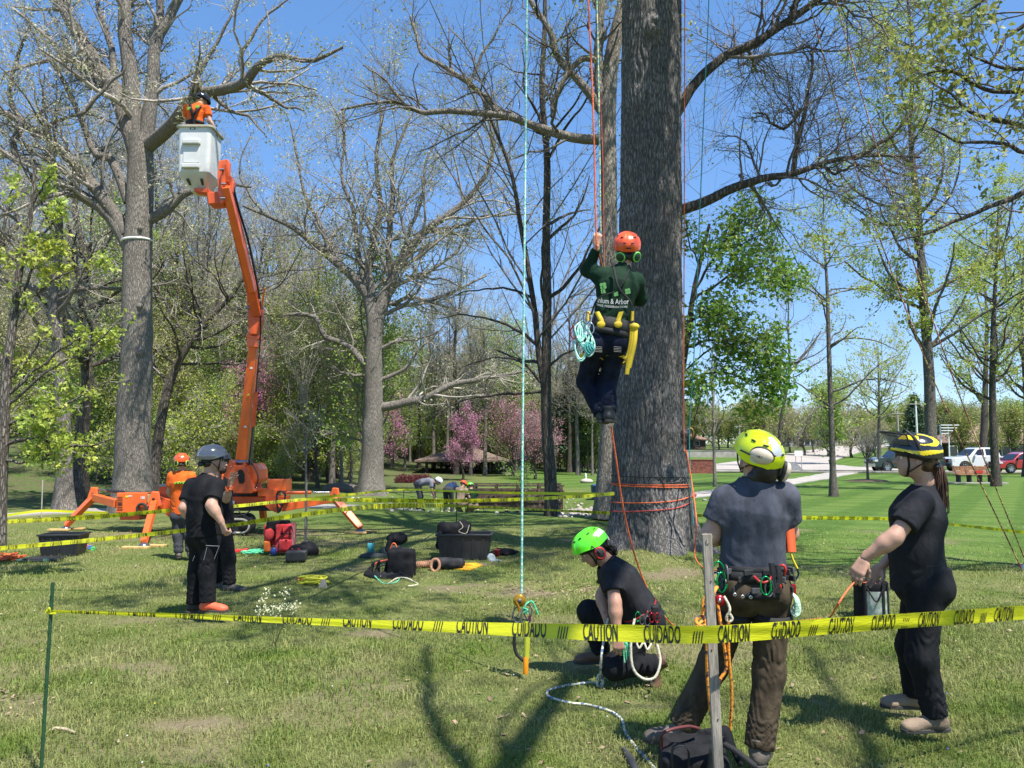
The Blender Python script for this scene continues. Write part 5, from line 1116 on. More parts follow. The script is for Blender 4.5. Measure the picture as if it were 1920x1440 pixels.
rope("orange rope trailing from the climber's feet down to the grass", [P(1146,800,6.5), P(1155,860,6.55), P(1170,960,6.7), P(1196,1060,6.9), P(1228,1130,7.1), G(1262,1172,.012), G(1300,1180,.012), G(1340,1172,.012)], .0078, R_OR)
rope("orange rope down the right side of the trunk, looping to the wooden stake", [P(1285,-200,11.5), P(1284,0,11.5), P(1283,400,11.5), P(1282,800,11.4), P(1288,850,11.3), P(1298,910,11.2), P(1306,980,10.6), P(1303,1025,11.0), P(1304,1046,10.8), P(1318,1064,10.4), P(1345,1070,9.0), P(1375,1082,6.5), P(1366,1086,4.5), P(1352,1090,4.05)], .0085, R_OR, 80)
rope("dark teal rope hanging down right of the trunk", [P(1331,-200,10.8), P(1329,0,10.8), P(1318,250,10.9), P(1302,650,11.2), P(1293,800,11.3), P(1295,900,11.3), P(1300,985,11.3)], .0075, R_TEALD, 60)
rope("black rope hanging from the trunk's girdle beside the orange loop", [P(1284,893,11.75), P(1290,905,11.4), P(1293,940,11.35), P(1296,990,11.4), P(1298,1010,11.5)], .011, R_BLK)
for lab, pp in (("left of the two maroon speckled ropes slanting down across the right side", [P(1500,-70,11.4), P(1516,0,11.35), P(1595,285,11.1), P(1667,495,10.9), P(1771,760,10.65), G(1918,1072,.02)]),
                ("right of the two maroon speckled ropes slanting down across the right side", [P(1552,-70,11.6), P(1567,0,11.55), P(1645,280,11.3), P(1714,495,11.1), P(1806,760,10.85), G(1927,1062,.02)])):
    rope(lab, pp, .0095, R_MAR, 60)
mb = MB(); mb.lathe(G(1920,1072,0)-[0,0,.02], [(.025, 0), (.028, .10), (.0, .12)], 10); o = mb.build("anchor_peg", WHT); tag(o, "small white peg at the foot of the slanting ropes", "peg")
# ropes round the trunk
def girdle(label, py0, py1, mat, r, wav=.0, a0=math.pi*.98, a1=math.pi*2.03, knot=False, sag=0.):
    n = 60; t = np.linspace(0, 1, n); z0, z1 = P(1220, py0, 11.7)[2], P(1220, py1, 11.7)[2]; z = z0+(z1-z0)*t-sag*np.sin(t*math.pi); a = a0+(a1-a0)*t
    cx = np.interp(z, TRK['zz'], TRK['cx']); ki = np.clip(np.searchsorted(TRK['zz'], z), 0, TRK['k']-1); aj = np.round((a % (2*math.pi))/(2*math.pi)*TRK['nn']).astype(int) % TRK['nn']
    rr = TRK['R'][ki, aj]; rr = np.convolve(np.pad(rr, 4, 'edge'), np.ones(9)/9, 'valid')+r*1.3+.006
    p = np.stack([cx+rr*np.cos(a), np.full(n, Yt)+rr*np.sin(a), z], -1); o = thing("girdle_rope", label, "rope", p[n//2]); mb = MB(); mb.tube(p, r, 7); mb.build("strand", mat, o)
    if knot: mb = MB(); c_ = p[-8]; th_ = np.linspace(0, 6*math.pi, 40); mb.tube(np.stack([c_[0]+.03*np.cos(th_)+.06*(th_/19-.5), c_[1]-.03+.02*np.sin(th_*1.3), c_[2]+.04*np.sin(th_)+.05*(th_/19-.5)], -1), r, 6); mb.build("knot", mat, o)
    return o
girdle("thin black line tied highest round the trunk's foot", 893, 896, R_BLK, .008)
girdle("second thin black line round the trunk's foot, sagging", 905, 897, R_BLK, .009, sag=.05)
girdle("upper bright orange rope wound round the trunk's foot", 908, 911, R_OR, .009)
girdle("lower bright orange rope just below its twin on the trunk", 911, 916, R_OR, .009)
girdle("third orange rope tied round the trunk with a bulky knot at the right", 945, 928, R_OR, .009, knot=True, sag=.04)
girdle("lowest dark red rope slanting round the trunk's foot", 963, 936, R_RED, .009, sag=.05)
mb = MB(); rngk = np.random.default_rng(2)
KB = Soft(.02); c_ = P(1284, 815, 11.55); KB.ball(c_, (.07, .06, .09)).ball(c_+[.05,0,.05], (.05,.05,.05)).ball(c_+[-.02,-.03,-.1], (.04,.04,.06)).noise(.012, 25, 2); KB.into(mb, .015); dv = mb.build("strand", M("black_device", (.03,.03,.03), .5)); dv.name = "rope_brake"
tag(dv, "black rope brake hanging on the trunk's right edge beside the orange rope", "rope device")
mb = MB(); mb.tube(spline([c_+[.08,0,.10], c_+[.12,-.02,.06], c_+[.12,-.02,-.02], c_+[.07,0,-.06]], 14), .014, 8); mb.build("hook", M("brass_edge", (.35,.20,.03), .4, .6), dv, None)
# ================================================================ the orange lift
OR = M("lift_orange", (.88, .145, .025), .38, var=.06, vs=3, coat=.3, dirt=.25); ORD = M("lift_orange_worn", (.72, .105, .02), .5, var=.1, vs=4, dirt=.4); BLK = M("black_steel", (.02, .02, .022), .5, var=.2); ROD = M("steel_rod", (.22, .23, .26), .25, .8, var=0); FIB = M("bucket_fibreglass", (.62, .63, .61), .38, var=.05, vs=3, dirt=.12); FIBD = M("bucket_liner_edge", (.45, .42, .32), .5)
PADW = M("pad_wood", (.62, .40, .15), .7, var=.15, vs=6); CRM = M("cream_track_frame", (.55, .50, .38), .6, var=.1); RUB = M("rubber_track", (.025, .025, .025), .85)
lift = thing("spider_lift", "orange tracked lift on outriggers with a long boom and white bucket", "lift", P(455, 960, 16.2)*[1, 1, 0])
def part(name, mat, fn, par=None, bv=.008, sg=2):
    mb = MB(); fn(mb); o = mb.build(name, mat, par or lift); 
    if bv: bevel(o, bv, sg)
    return o
def poly(px, Y, th, name, mat, par=None, bv=.008):
    q = [P(a, b, Y) for a, b in px]; return part(name, mat, lambda m: m.prism(q, (0, -th/2, 0), (0, th/2, 0)), par, bv)
def bx3(x0, y0, x1, y1, Y, d, name, mat, par=None, bv=.012):
    a, b = P(x0, y1, Y), P(x1, y0, Y); return part(name, mat, lambda m: m.box(((a[0]+b[0])/2, Y+d/2, (a[2]+b[2])/2), (b[0]-a[0], d, b[2]-a[2])), par, bv)
# chassis
bx3(318, 931, 500, 948, 15.75, 1.0, "chassis", ORD); bx3(330, 948, 520, 958, 15.9, .7, "underframe", BLK)
bx3(425, 924, 485, 931, 15.85, .75, "slew_ring", BLK)
for yy, nm in ((15.55, 0), (16.55, 1)):
    a, b = P(348, 988, yy), P(478, 962, yy); z0, z1 = .02, .36; xs_ = (a[0], b[0]); rr = (z1-z0)/2
    th_ = np.linspace(math.pi/2, 3*math.pi/2, 12); loop = [(xs_[0]+rr+rr*math.cos(t), yy, z0+rr+rr*math.sin(t)) for t in th_]+[(xs_[1]-rr-rr*math.cos(t), yy, z0+rr-rr*math.sin(t)) for t in th_]
    loop = np.array(loop); outr = loop.copy(); cz = z0+rr
    tr = part("track", RUB, lambda m: m.prism(loop, (0, -.12, 0), (0, .12, 0)), bv=.02)
    inn = loop.copy(); inn[:, 0] = (inn[:, 0]-inn[:, 0].mean())*.9+inn[:, 0].mean(); inn[:, 2] = (inn[:, 2]-cz)*.78+cz
    part("track_frame", CRM, lambda m: m.tube(np.concatenate([inn]), .022, 6, closed=True) if False else m.tube(inn+[0, -.125, 0], .022, 6, closed=True), tr, 0)
    for j in range(4): c_ = (xs_[0]+rr+(xs_[1]-xs_[0]-2*rr)*j/3, yy-.125, cz-(.03 if 0 < j < 3 else 0)); part("track_roller", BLK, lambda m: m.lathe(c_, [(0, .02), (.10 if j in (0, 3) else .06, .015), (.10 if j in (0, 3) else .06, -.01)], 16, rotx(math.pi/2)), tr, 0)
# turret
poly([(431,866),(437,862),(446,864),(449,872),(463,872),(466,864),(470,880),(486,920),(478,924),(436,924),(431,900)], 15.7, .5, "turret", ORD, bv=.015)
poly([(464,869),(488,868),(494,880),(495,900),(480,912),(466,905)], 15.9, .6, "turret_housing", OR, bv=.04)
poly([(416,871),(432,870),(433,900),(420,900)], 15.9, .4, "turret_housing", OR, bv=.03)
part("turret_slot", M("slot_black", (.01,.01,.01), .7), lambda m: m.prism([P(a, b, 15.44) for a, b in ((446,884),(450,880),(455,882),(458,890),(458,903),(454,907),(449,906),(447,900))], (0, -.012, 0), (0, .02, 0)), bv=0)
# boom
lb0, lb1 = P(454, 868, 15.7), P(477, 636, 15.3)
part("lower_boom", OR, lambda m: m.beam(lb0, lb1, .215, .23, (0, 1, 0), w2=.15, h2=.17), bv=.012)
part("boom_pivot", ROD, lambda m: m.tube([lb0+[-.18, -.12, .02], lb0+[.18, -.12, .02]], .045, 12), bv=0)
part("boom_collar", OR, lambda m: (m.beam(P(476,652,15.3), P(478,625,15.3), .22, .25, (0, 1, 0)), m.beam(P(477,636,15.3), P(478,631,15.3), .27, .29, (0, 1, 0))))
kn0, kn1 = P(478, 628, 15.3), P(479, 577, 15.2)
poly([(469,577),(491,577),(491,600),(488,617),(485,629),(472,629),(470,612)], 15.2, .30, "knuckle", ORD, bv=.015)
for dx in (-1, 1):
    part("link_rod", OR, lambda m: m.tube([P(478+dx*13, 578, 15.05), P(480+dx*14+ (2 if dx>0 else -2), 540, 14.9)], .018, 8), bv=0)
    part("pin", ROD, lambda m: m.tube([P(478+dx*17, 577, 15.05), P(478+dx*9, 577, 15.05)], .03, 10), bv=0)
part("hydraulic_cylinder", ROD, lambda m: m.tube([P(476, 582, 15.1), P(472, 545, 14.95)], .035, 10), bv=0)
ub0, ub1 = P(483, 590, 15.1), P(423, 338, 13.75)
part("upper_boom", ORD, lambda m: m.beam(ub0, ub1, .17, .20, (0, -1, .3), w2=.165, h2=.18), bv=.012)
part("boom_section", OR, lambda m: m.beam(P(474, 546, 14.7), P(424, 350, 13.6), .11, .16, (0, -1, .3), w2=.13), bv=.01)
# small bolt heads along the upper boom
part("bolt_row", OR, lambda m: [m.ell(P(470-(46*t)-5, 536-186*t, 14.62-1.0*t), (.014, .014, .014), None, 6, 4) for t in np.linspace(0, 1, 26)], bv=0)
part("hose", BLK, lambda m: m.tube(spline([P(487,560,14.95), P(478,510,14.7), P(465,450,14.4), P(447,390,14.0), P(436,345,13.75)], 20), .022, 6), bv=0)
# head linkage
poly([(412,303),(428,300),(432,306),(430,345),(425,378),(416,384),(410,360),(409,330)], 13.75, .10, "head_link", OR, bv=.01)
poly([(417,308),(424,308),(421,372),(414,374)], 13.62, .05, "head_link", ORD, bv=.008)
poly([(430,330),(436,332),(441,345),(438,362),(430,356)], 13.8, .14, "head_link", OR, bv=.01)
poly([(393,366),(424,362),(424,386),(396,388)], 13.95, .30, "head_box", ORD, bv=.02)
poly([(367,356),(396,357),(398,366),(368,362)], 14.05, .22, "bucket_bracket", ORD, bv=.01)
for a, b in ((415,318),(419,345),(417,372)): part("pin", ROD, lambda m: m.tube([P(a-4, b, 13.55), P(a+5, b, 13.58)], .022, 8), bv=0)
# bucket
Yk = 13.8; a = P(334, 238, Yk); b = P(392, 323, Yk); x0, x1, zt, zb_ = a[0], b[0], a[2], b[2]; dp = .58; bc = ((x0+x1)/2, Yk+dp/2)
mb = MB(); rows = []
for z, s_, dd in ((zt, 1.0, 0), (zt-.3, 1.0, 0), (zb_+.02, .965, 0), (zb_-.03, .90, .02), (zb_-.22, .52, .12), (zb_-.25, .46, .12)):
    hw, hd = (x1-x0)/2*s_, dp/2*(s_ if s_ > .8 else s_*1.15); cr = .07*s_; ring = []
    for sx, sy, a0 in ((1, -1, -90), (1, 1, 0), (-1, 1, 90), (-1, -1, 180)):
        for t_ in np.linspace(0, 90, 5): an = math.radians(a0+t_); ring.append((bc[0]+sx*(hw-cr)+cr*math.cos(an), bc[1]+dd+sy*(hd-cr)+cr*math.sin(an), z))
    rows.append(ring)
rows = np.array(rows); m_ = rows.shape[1]; idx = np.arange(rows.shape[0]*m_).reshape(-1, m_)
mb.add(rows, np.stack([idx[1:], np.roll(idx[1:], -1, 1), np.roll(idx[:-1], -1, 1), idx[:-1]], -1).reshape(-1, 4), 0, False); mb.add(rows[-1], [tuple(range(m_))][::-1], 0)
bk_ = mb.build("bucket", FIB, lift); sm_ = bk_.modifiers.new("solid", 'SOLIDIFY'); sm_.thickness = .02; sm_.offset = -1
mb = MB(); rim = rows[0].copy(); c_ = rim.mean(0); ro = (rim-c_)*[1.12, 1.12, 1]+c_; mb.add(np.concatenate([rim+[0,0,.035], ro+[0,0,.03], ro, rim]), np.concatenate([np.stack([np.arange(m_)+j*m_, np.roll(np.arange(m_), -1)+j*m_, np.roll(np.arange(m_), -1)+(j+1)*m_, np.arange(m_)+(j+1)*m_], -1) for j in range(3)]), 0)
r_ = mb.build("rim", FIBD, bk_); s2 = r_.modifiers.new("solid", 'SOLIDIFY'); s2.thickness = .006
for zc, hh in ((P(0, 267, Yk)[2], .085), (P(0, 312, Yk)[2], .085)):      # moulded steps
    cx = bc[0]-.035; mb = MB(); mb.prism([(cx-.17, Yk, zc+hh/2), (cx-.155, Yk-.07, zc+hh/2), (cx+.155, Yk-.07, zc+hh/2), (cx+.17, Yk, zc+hh/2)], (0, 0, 0), (0, 0, -hh)); bevel(mb.build("step", FIB, bk_), .015, 3)
mb = MB(); zc = (P(0, 274, Yk)[2]+P(0, 306, Yk)[2])/2; mb.box((bc[0]-.035, Yk-.004, zc), (.30, .012, .30)); bevel(mb.build("step_recess", FIB, bk_), .004, 1)
mb = MB(); mb.box((bc[0]-.03, Yk-.004, P(0, 241, Yk)[2]), (.10, .01, .032)); lb_ = mb.build("label_plate", BLK, bk_)
mb = MB(); mb.box((bc[0]-.03, Yk-.011, P(0, 241, Yk)[2]), (.06, .004, .018)); mb.build("label_print", WHT, bk_)
part("bucket_skid", M("dark_skid", (.06,.06,.05), .7), lambda m: [m.beam((bc[0]+s*.13, Yk+.08, zb_-.10), (bc[0]+s*.10, Yk+.36, zb_-.25), .04, .03) for s in (-1, 1)], bk_, 0)
# engine box and left outriggers
eb = bx3(217, 924, 275, 962, 15.9, .55, "engine_cover", OR, bv=.015)
def decal(txt, px, py, wpx, hpx, Y, mat, par, off=.006):
    v, t_ = glyphs(txt); a = P(px, py+hpx, Y); b_ = P(px+wpx, py, Y); q = np.stack([a[0]+v[:, 0]*(b_[0]-a[0]), np.full(len(v), Y-off), a[2]+v[:, 1]*(b_[2]-a[2])], -1); mb = MB(); mb.add(q, t_); return mb.build("lettering", mat, par)
WPR = M("white_print", (.8, .8, .78), .5, var=0); YPR = M("yellow_print", (.8, .6, .05), .5, var=0)
decal("188", 264, 930, 8, 6, 15.9, WPR, eb); decal("CMC", 221, 943, 8, 5, 15.9, INK, eb); part("sticker", YPR, lambda m: m.box(P(238, 931, 15.897), (.06, .006, .04)), eb, 0); part("sticker", WPR, lambda m: m.box(P(244, 930, 15.897), (.07, .006, .02)), eb, 0)
for i in range(6): part("vent_slot", BLK, lambda m: m.box(P(225, 932+i*4.6-(3 if i > 2 else 0)*0, 15.893), (.11, .012, .006)), eb, 0)
bx3(224, 962, 262, 975, 16.0, .4, "lower_tray", ORD); bx3(275, 927, 286, 943, 15.9, .3, "fuel_tank", M("tan_tank", (.45, .32, .14), .5)); bx3(297, 912, 325, 934, 15.9, .4, "control_box", ORD); bx3(297, 908, 313, 913, 15.85, .3, "console", M("grey_console", (.3,.3,.3), .5))
part("hose_reel", RUB, lambda m: m.tube([P(266+9*math.cos(t), 955+10*math.sin(t), 15.85) for t in np.linspace(0, 2*math.pi, 20)], .03, 6), bv=0)
poly([(290,925),(330,940),(324,972),(300,950)], 15.8, .2, "outrigger_mount", ORD)
def outrigger(inner, knee, top, foot, Y0, Y1, Y2, wd=.16, rod=None):
    A_, K_, T_, F_ = P(*inner, Y0), P(*knee, Y1), P(*top, Y1), G(*foot, .10)
    arm = part("outrigger", OR, lambda m: m.beam(A_, K_, .13, wd, (0, 0, 1), h2=wd*.95), bv=.01)
    part("outrigger_leg", OR, lambda m: m.beam(K_+(K_-F_)*.02, F_, .12, wd*.95, nrm(np.cross(np.cross(A_-K_, F_-K_), F_-K_)), h2=wd*.8, w2=.10), arm, .01)
    kk = part("knee_plate", OR, lambda m: m.prism([K_+u for u in ((-.14, 0, -.09), (.14, 0, -.08), (.10, 0, .05), (.07, 0, (T_-K_)[2]), (-.05, 0, (T_-K_)[2]+.01), (-.10, 0, .06))], (0, -.05, 0), (0, .05, 0)), arm, .02)
    part("pivot_bolt", BLK, lambda m: m.lathe(K_+[0, -.052, .07], [(0, .012), (.028, .01), (.03, 0)], 10, rotx(math.pi/2)), arm, 0)
    part("foot_plate", ROD, lambda m: m.lathe(F_-[0, 0, .07], [(0, .07), (.05, .05), (.10, .015), (.10, 0)], 16), arm, 0)
    if rod is not None:
        q0, q1 = P(*rod[0], Y0), P(*rod[1], Y1); part("cylinder_rod", ROD, lambda m: m.tube([q1, q0*.35+q1*.65], .018, 8), arm, 0); part("cylinder_barrel", OR if rod[2] else BLK, lambda m: m.tube([q0*.4+q1*.6, q0], .035, 10), arm, 0)
    for j, (dx, dy) in enumerate(((-.07, -.14), (.10, .12))): 
        mb = MB(); mb.box((F_[0]+dx, F_[1]+dy, .022), (.44, .13, .035)); o = mb.build("outrigger_pad", PADW); bevel(o, .004, 1); tag(o, None, "board", "wooden boards under the lift's outrigger feet")
        o['label'] = "yellow wooden board under the lift's %s foot, %s one of the pair" % (("left" if F_[0] < -8 else "right" if F_[0] > -4 else "front"), ("nearer", "farther")[j])
outrigger((219, 944), (176, 932), (174, 914), (124, 985), 16.0, 16.6, 17, rod=((232,923),(184,918),0))
outrigger((528, 952), (628, 934), (631, 915), (676, 990), 15.9, 16.3, 17, rod=((530,924),(618,923),1))
outrigger((300, 952), (290, 942), (290, 922), (270, 1016), 15.6, 15.2, 14, wd=.12, rod=((300,935),(288,925),0))
part("outrigger_leg", ORD, lambda m: m.beam(P(492, 950, 17.0), P(494, 972, 17.4), .12, .12, (0, 1, 0)))
bx3(500, 899, 536, 921, 15.8, .45, "tool_box", OR); bx3(483, 917, 516, 931, 15.7, .4, "valve_box", OR); bx3(497, 930, 537, 944, 15.7, .3, "outrigger_mount", ORD)
poly([(494,944),(520,944),(530,955),(522,962),(506,955)], 15.65, .12, "mount_plate", ORD)
part("hose", BLK, lambda m: m.tube(spline([P(522,962,15.5), P(519,940,15.45), P(520,925,15.45), P(528,921,15.45), P(535,930,15.5), P(524,960,15.5)], 24), .02, 6), bv=0)
part("hose", BLK, lambda m: m.tube(spline([P(430,962,15.3), P(445,956,15.25), P(455,966,15.25), P(470,957,15.3)], 16), .014, 6), bv=0)
for px, py, yy in ((460,800,15.44),(466,740,15.36),(471,690,15.30)): part("sticker", YPR if py == 740 else WPR, lambda m: m.box(P(px, py, yy), (.05, .006, .035)), bv=0)
part("hose", BLK, lambda m: m.tube(spline([P(467,862,15.55), P(474,800,15.48), P(481,720,15.36), P(487,650,15.25), P(489,600,15.1), P(488,565,14.98)], 24), .014, 6), bv=0)
part("hose", BLK, lambda m: m.tube(spline([P(470,866,15.6), P(478,878,15.5), P(484,896,15.5), P(478,915,15.5), P(468,922,15.5)], 18), .013, 6), bv=0)
part("hydraulic_cylinder", ROD, lambda m: m.tube([P(470,872,15.62), P(475,800,15.5)], .030, 10), bv=0)
part("cylinder_barrel", ORD, lambda m: m.tube([P(475,800,15.5), P(480,735,15.4)], .042, 12), bv=0)
for px, py in ((434,876),(434,918),(463,880),(480,916),(437,868)): part("bolt", ROD, lambda m: m.lathe(P(px, py, 15.44), [(0,.012),(.016,.01),(.018,0)], 8, rotx(math.pi/2)), bv=0)
part("warning_plate", WPR, lambda m: m.box(P(436, 942, 15.70), (.09, .01, .06)), bv=0)

# ================================================================ gear on the grass
BP = M("black_plastic_bin", (.025, .027, .03), .45, var=.15, bump=.15, bs=20); FAB = M("black_fabric", (.012, .012, .014), .85, var=.3, vs=12, bump=.5, bs=90, spec=.25); FABG = M("charcoal_fabric", (.03, .03, .033), .85, var=.3, vs=12, bump=.5, bs=90, spec=.25)
def tub(label, c, L_, W_, H_, rz, name="plastic_bin"):
    R_ = rotz(rz); c = np.array(c, float); o = thing(name, label, "bin", c)
    mb = MB(); t = .86; q = []
    for z, s_ in ((.01, t), (H_, 1.0), (H_, .97), (.03, t-.03)): q += [R_@np.array([a*L_/2*s_, b_*W_/2*s_, z])+c for a, b_ in ((-1,-1),(1,-1),(1,1),(-1,1))]
    f = []
    for j in range(3): f += [(j*4+i, j*4+(i+1) % 4, j*4+4+(i+1) % 4, j*4+4+i) for i in range(4)]
    mb.add(q, f+[(3,2,1,0), (12,13,14,15)]); bevel(mb.build("tub", BP, o), .012, 2)
    mb = MB()
    for a, b_, l, w_ in ((0, -1, L_+.04, .03), (0, 1, L_+.04, .03)): mb.box(c+R_@np.array([0, b_*(W_/2+.005), H_-.01]), (l, w_, .03), R_)
    for a in (-1, 1): mb.box(c+R_@np.array([a*(L_/2+.005), 0, H_-.012]), (.03, W_-.03, .03), R_)
    bevel(mb.build("rim", BP, o), .006, 1)
    for a in np.linspace(-.38, .38, 5): mb = MB(); mb.beam(c+R_@np.array([a*L_*t, -W_/2*t-.006, .03]), c+R_@np.array([a*L_, -W_/2+.002, H_-.04]), .03, .014, R_@np.array([0, -1., 0])); mb.build("rib", BP, o)
    for a in (-1, 1): mb = MB(); mb.box(c+R_@np.array([a*(L_/2*.97), 0, H_*.72]), (.03, .14, .05), R_); mb.build("handle", BP, o)
    return o
tub("open black plastic bin on the grass at the left, beside its lid", G(105,1046,0)+[0,.2,0], .60, .42, .36, .12)
c_ = G(77,1053,0); ld = thing("bin_lid", "black lid lying flat in front of the left bin", "lid", c_); mb = MB(); mb.box(c_+[0,0,.035], (.56, .40, .03), rotz(.1)); mb.box(c_+[0,0,.055], (.44, .30, .02), rotz(.1)); bevel(mb.build("panel", BP, ld), .01, 2)
for sx in (-1, 1): mb = MB(); mb.box(c_+[sx*.20,-.205,.05], (.08,.02,.03), rotz(.1)); mb.build("latch", M("latch_green",(.1,.3,.2),.5), ld)
CR = tub("large black storage crate with a white label, in the centre of the gear", G(870,1052,0)+[0,.24,0], .82, .50, .40, -.05)
mb = MB(); mb.box(CR.location+Vector((.34, -.232, .27)), (.05, .008, .14)); mb.build("label", WPR, CR)
def pile(label, c, rad, n, r, mat, seed, h=.08, name="rope_pile", wob=.35, cat="rope"):
    rg = np.random.default_rng(seed); c = np.array(c, float); o = thing(name, label, cat, c); mb = MB()
    for i in range(n):
        m_ = 26; t = np.linspace(0, 2*math.pi*rg.uniform(.7, 1.1), m_)+rg.uniform(0, 6); ra = rad*rg.uniform(.45, 1); ec = rg.uniform(.55, 1); rot = rg.uniform(0, 3.14); 
        x = ra*np.cos(t)*(1+wob*.4*np.sin(3*t+rg.uniform(0,6))); y = ra*ec*np.sin(t)*.8; z = r+h*(i/max(1, n-1))*rg.uniform(.4, 1)+h*.3*np.abs(np.sin(t+rg.uniform(0,6)))
        p = np.stack([x*math.cos(rot)-y*math.sin(rot), x*math.sin(rot)+y*math.cos(rot), z], -1)*[1, .8, 1]+c+rg.normal(0, rad*.12, 3)*[1,1,0]; mb.tube(p, r, 6)
    mb.build("strand", mat, o); return o
pile("coiled salmon orange rope pile at the left edge", G(20,1052,0), .20, 13, .009, R_OR, 1, .10)
for i, (px, py, cc, nm) in enumerate(((162,1024,(.8,.12,.25),"pink"),(168,1026,(.03,.15,.6),"blue"),(174,1029,(.03,.55,.15),"green"))):
    c_ = G(px,py+4,0); mb = MB(); mb.lathe(c_+[0,0,.035], [(.015,-.02),(.035,-.02),(.035,.02),(.015,.02),(.015,-.02)], 16, rotx(math.pi/2)@roty(.4)); o = mb.build("tape_roll", M("tape_"+nm, cc, .4, var=0)); tag(o, nm+" roll of marking tape lying on the grass right of the left bin", "tape roll")
def soft(name, label, cat, mat, h=.02, k_=.03, par=None, build=None, pname="shell", loc=None, mats=None):
    s = Soft(k_); build(s); mb = MB(); s.into(mb, h)
    if par is None:
        o = thing(name, label, cat, loc if loc is not None else (np.min(s.lo, 0)+np.max(s.hi, 0))/2*[1,1,0]); return mb.build(pname, mat, o).parent
    return mb.build(pname, mat, par)
# red backpack
Yr = 12.75; c_ = G(523,1034,0); REDF = M("red_fabric", (.50, .015, .02), .75, var=.2, vs=9, bump=.4, bs=70, sheen=.3); ORF = M("orange_fabric", (.65, .14, .02), .8, var=.1, bump=.3)
rb = soft("backpack", "open red and black gear backpack standing in the shade of the lift", "backpack", REDF, .016, .03, None, lambda s: (s.box(P(536,1008,Yr), (.105,.11,.20), None, .03), s.box(P(510,1005,Yr+.1), (.075,.09,.17), rotx(.1), .03), s.noise(.012, 9, 4)), loc=c_)
soft("", "", "", REDF, .014, .02, rb, lambda s: (s.box(P(536,1022,Yr-.14), (.085,.025,.07), None, .02), s.noise(.006,14,2)), "pocket")
soft("", "", "", M("red_lining", (.62,.05,.05), .8, bump=.3), .014, .02, rb, lambda s: (s.ball(P(506,1000,Yr-.06), (.085,.05,.14), roty(.3)), s.noise(.006,12,5)), "open_flap")
soft("", "", "", FAB, .014, .02, rb, lambda s: (s.box(P(522,985,Yr+.02), (.14,.09,.05), None, .03), s.cone(P(520,988,Yr-.08), P(523,1030,Yr-.1), .03, .03)), "black_panel")
soft("", "", "", ORF, .014, .02, rb, lambda s: (s.box(P(502,1024,Yr-.02), (.03,.05,.07), None, .02),), "side_pocket")
mb = MB(); mb.tube(spline([P(520,984,Yr-.1), P(530,976,Yr-.12), P(540,984,Yr-.1)], 12), .012, 6); mb.build("strap", FAB, rb)
for x0_, y0_, x1_, y1_ in ((526,1001,547,1001),(526,1013,547,1013),(529,989,529,1030),(544,989,544,1030)): mb = MB(); mb.beam(P(x0_,y0_,Yr-.165), P(x1_,y1_,Yr-.165), .016, .006, (0,1,0)); mb.build("webbing", FAB, rb)
mb = MB(); mb.prism([P(536.5+2.6*math.sin(k_*math.pi/1.5+3.14)*(1 if k_ % 1 == 0 else .4), 1013.5+2.6*math.cos(k_*math.pi/1.5+3.14)*-1, Yr-.19) for k_ in range(3)], (0,0,0), (0,.02,0)); mb.build("emblem", FAB, rb)
def bottle(label, px, py, Y, h, r, mat, capm, name="water_bottle"):
    c_ = P(px, py, Y); c_[2] = float(tz(c_[0], Y)); o = thing(name, label, "bottle", c_); mb = MB(); mb.lathe(c_, [(0,.0),(r,.0),(r,h*.72),(r*.8,h*.78),(r*.62,h*.80)], 18); mb.build("body", mat, o)
    mb = MB(); mb.lathe(c_+[0,0,h*.79], [(r*.68,0),(r*.68,h*.1),(0,h*.105)], 16); mb.tube(spline([c_+[-r*.5,0,h*.88], c_+[-r*.45,0,h*1.0], c_+[r*.45,0,h*1.0], c_+[r*.5,0,h*.88]], 12), r*.14, 6); mb.build("cap", capm, o); return o
bottle("teal drinking bottle with black loop cap standing in the shade", 695, 1034, 12.8, .215, .057, M("teal_steel", (.08,.42,.45), .4, var=0), PLAS)
bottle("dark blue bottle leaning beside the red backpack", 513, 1033, 12.6, .16, .05, M("blue_plastic", (.02,.05,.22), .3, var=0), PLAS)
pile("bright green cord heap left of the red backpack", G(478,1038,0), .26, 6, .008, R_NEON, 3, .05)
mb = MB(); c_ = G(452,1036,0); mb.box(c_+[0,0,.03], (.22,.10,.05), rotz(.15)); mb.box(c_+[.08,0,.06], (.06,.06,.02), rotz(.15)); o = mb.build("red_pouch", M("red_plastic",(.6,.04,.03),.5)); bevel(o,.01,2); tag(o, "flat red pouch behind the green cord heap", "pouch")
soft("duffel_bag", "slumped black bag right of the red backpack", "bag", FAB, .02, .05, None, lambda s: (s.ball(G(572,1034,.06)+[0,.1,0], (.19,.16,.15)), s.ball(G(555,1034,.08), (.12,.14,.10)), s.noise(.03,6,8)))
s_ = soft("tool_case", "small black tool case with red patches in front of the black bag", "case", BP, .014, .02, None, lambda s: (s.box(G(556,1042,.08), (.13,.08,.06), rotz(.1), .02),))
for px in (548, 560): mb = MB(); mb.box(P(px,1032,11.98), (.03,.01,.07)); mb.build("patch", M("red_plastic",(.6,.04,.03)), s_)
mb = MB(); mb.beam(G(575,1036,.03), G(602,1035,.03), .05, .03); o = mb.build("yellow_rod", PADW); tag(o, "short yellow wooden bar lying right of the black bag", "bar")
soft("tarp", "crumpled dark cloth under the teal bottle", "cloth", M("dark_green_cloth",(.03,.04,.035),.8,bump=.5,bs=50), .02, .06, None, lambda s: (s.ball(G(700,1044,.0), (.24,.12,.07)), s.ball(G(735,1036,.02), (.22,.14,.12)), s.noise(.03,7,11)))
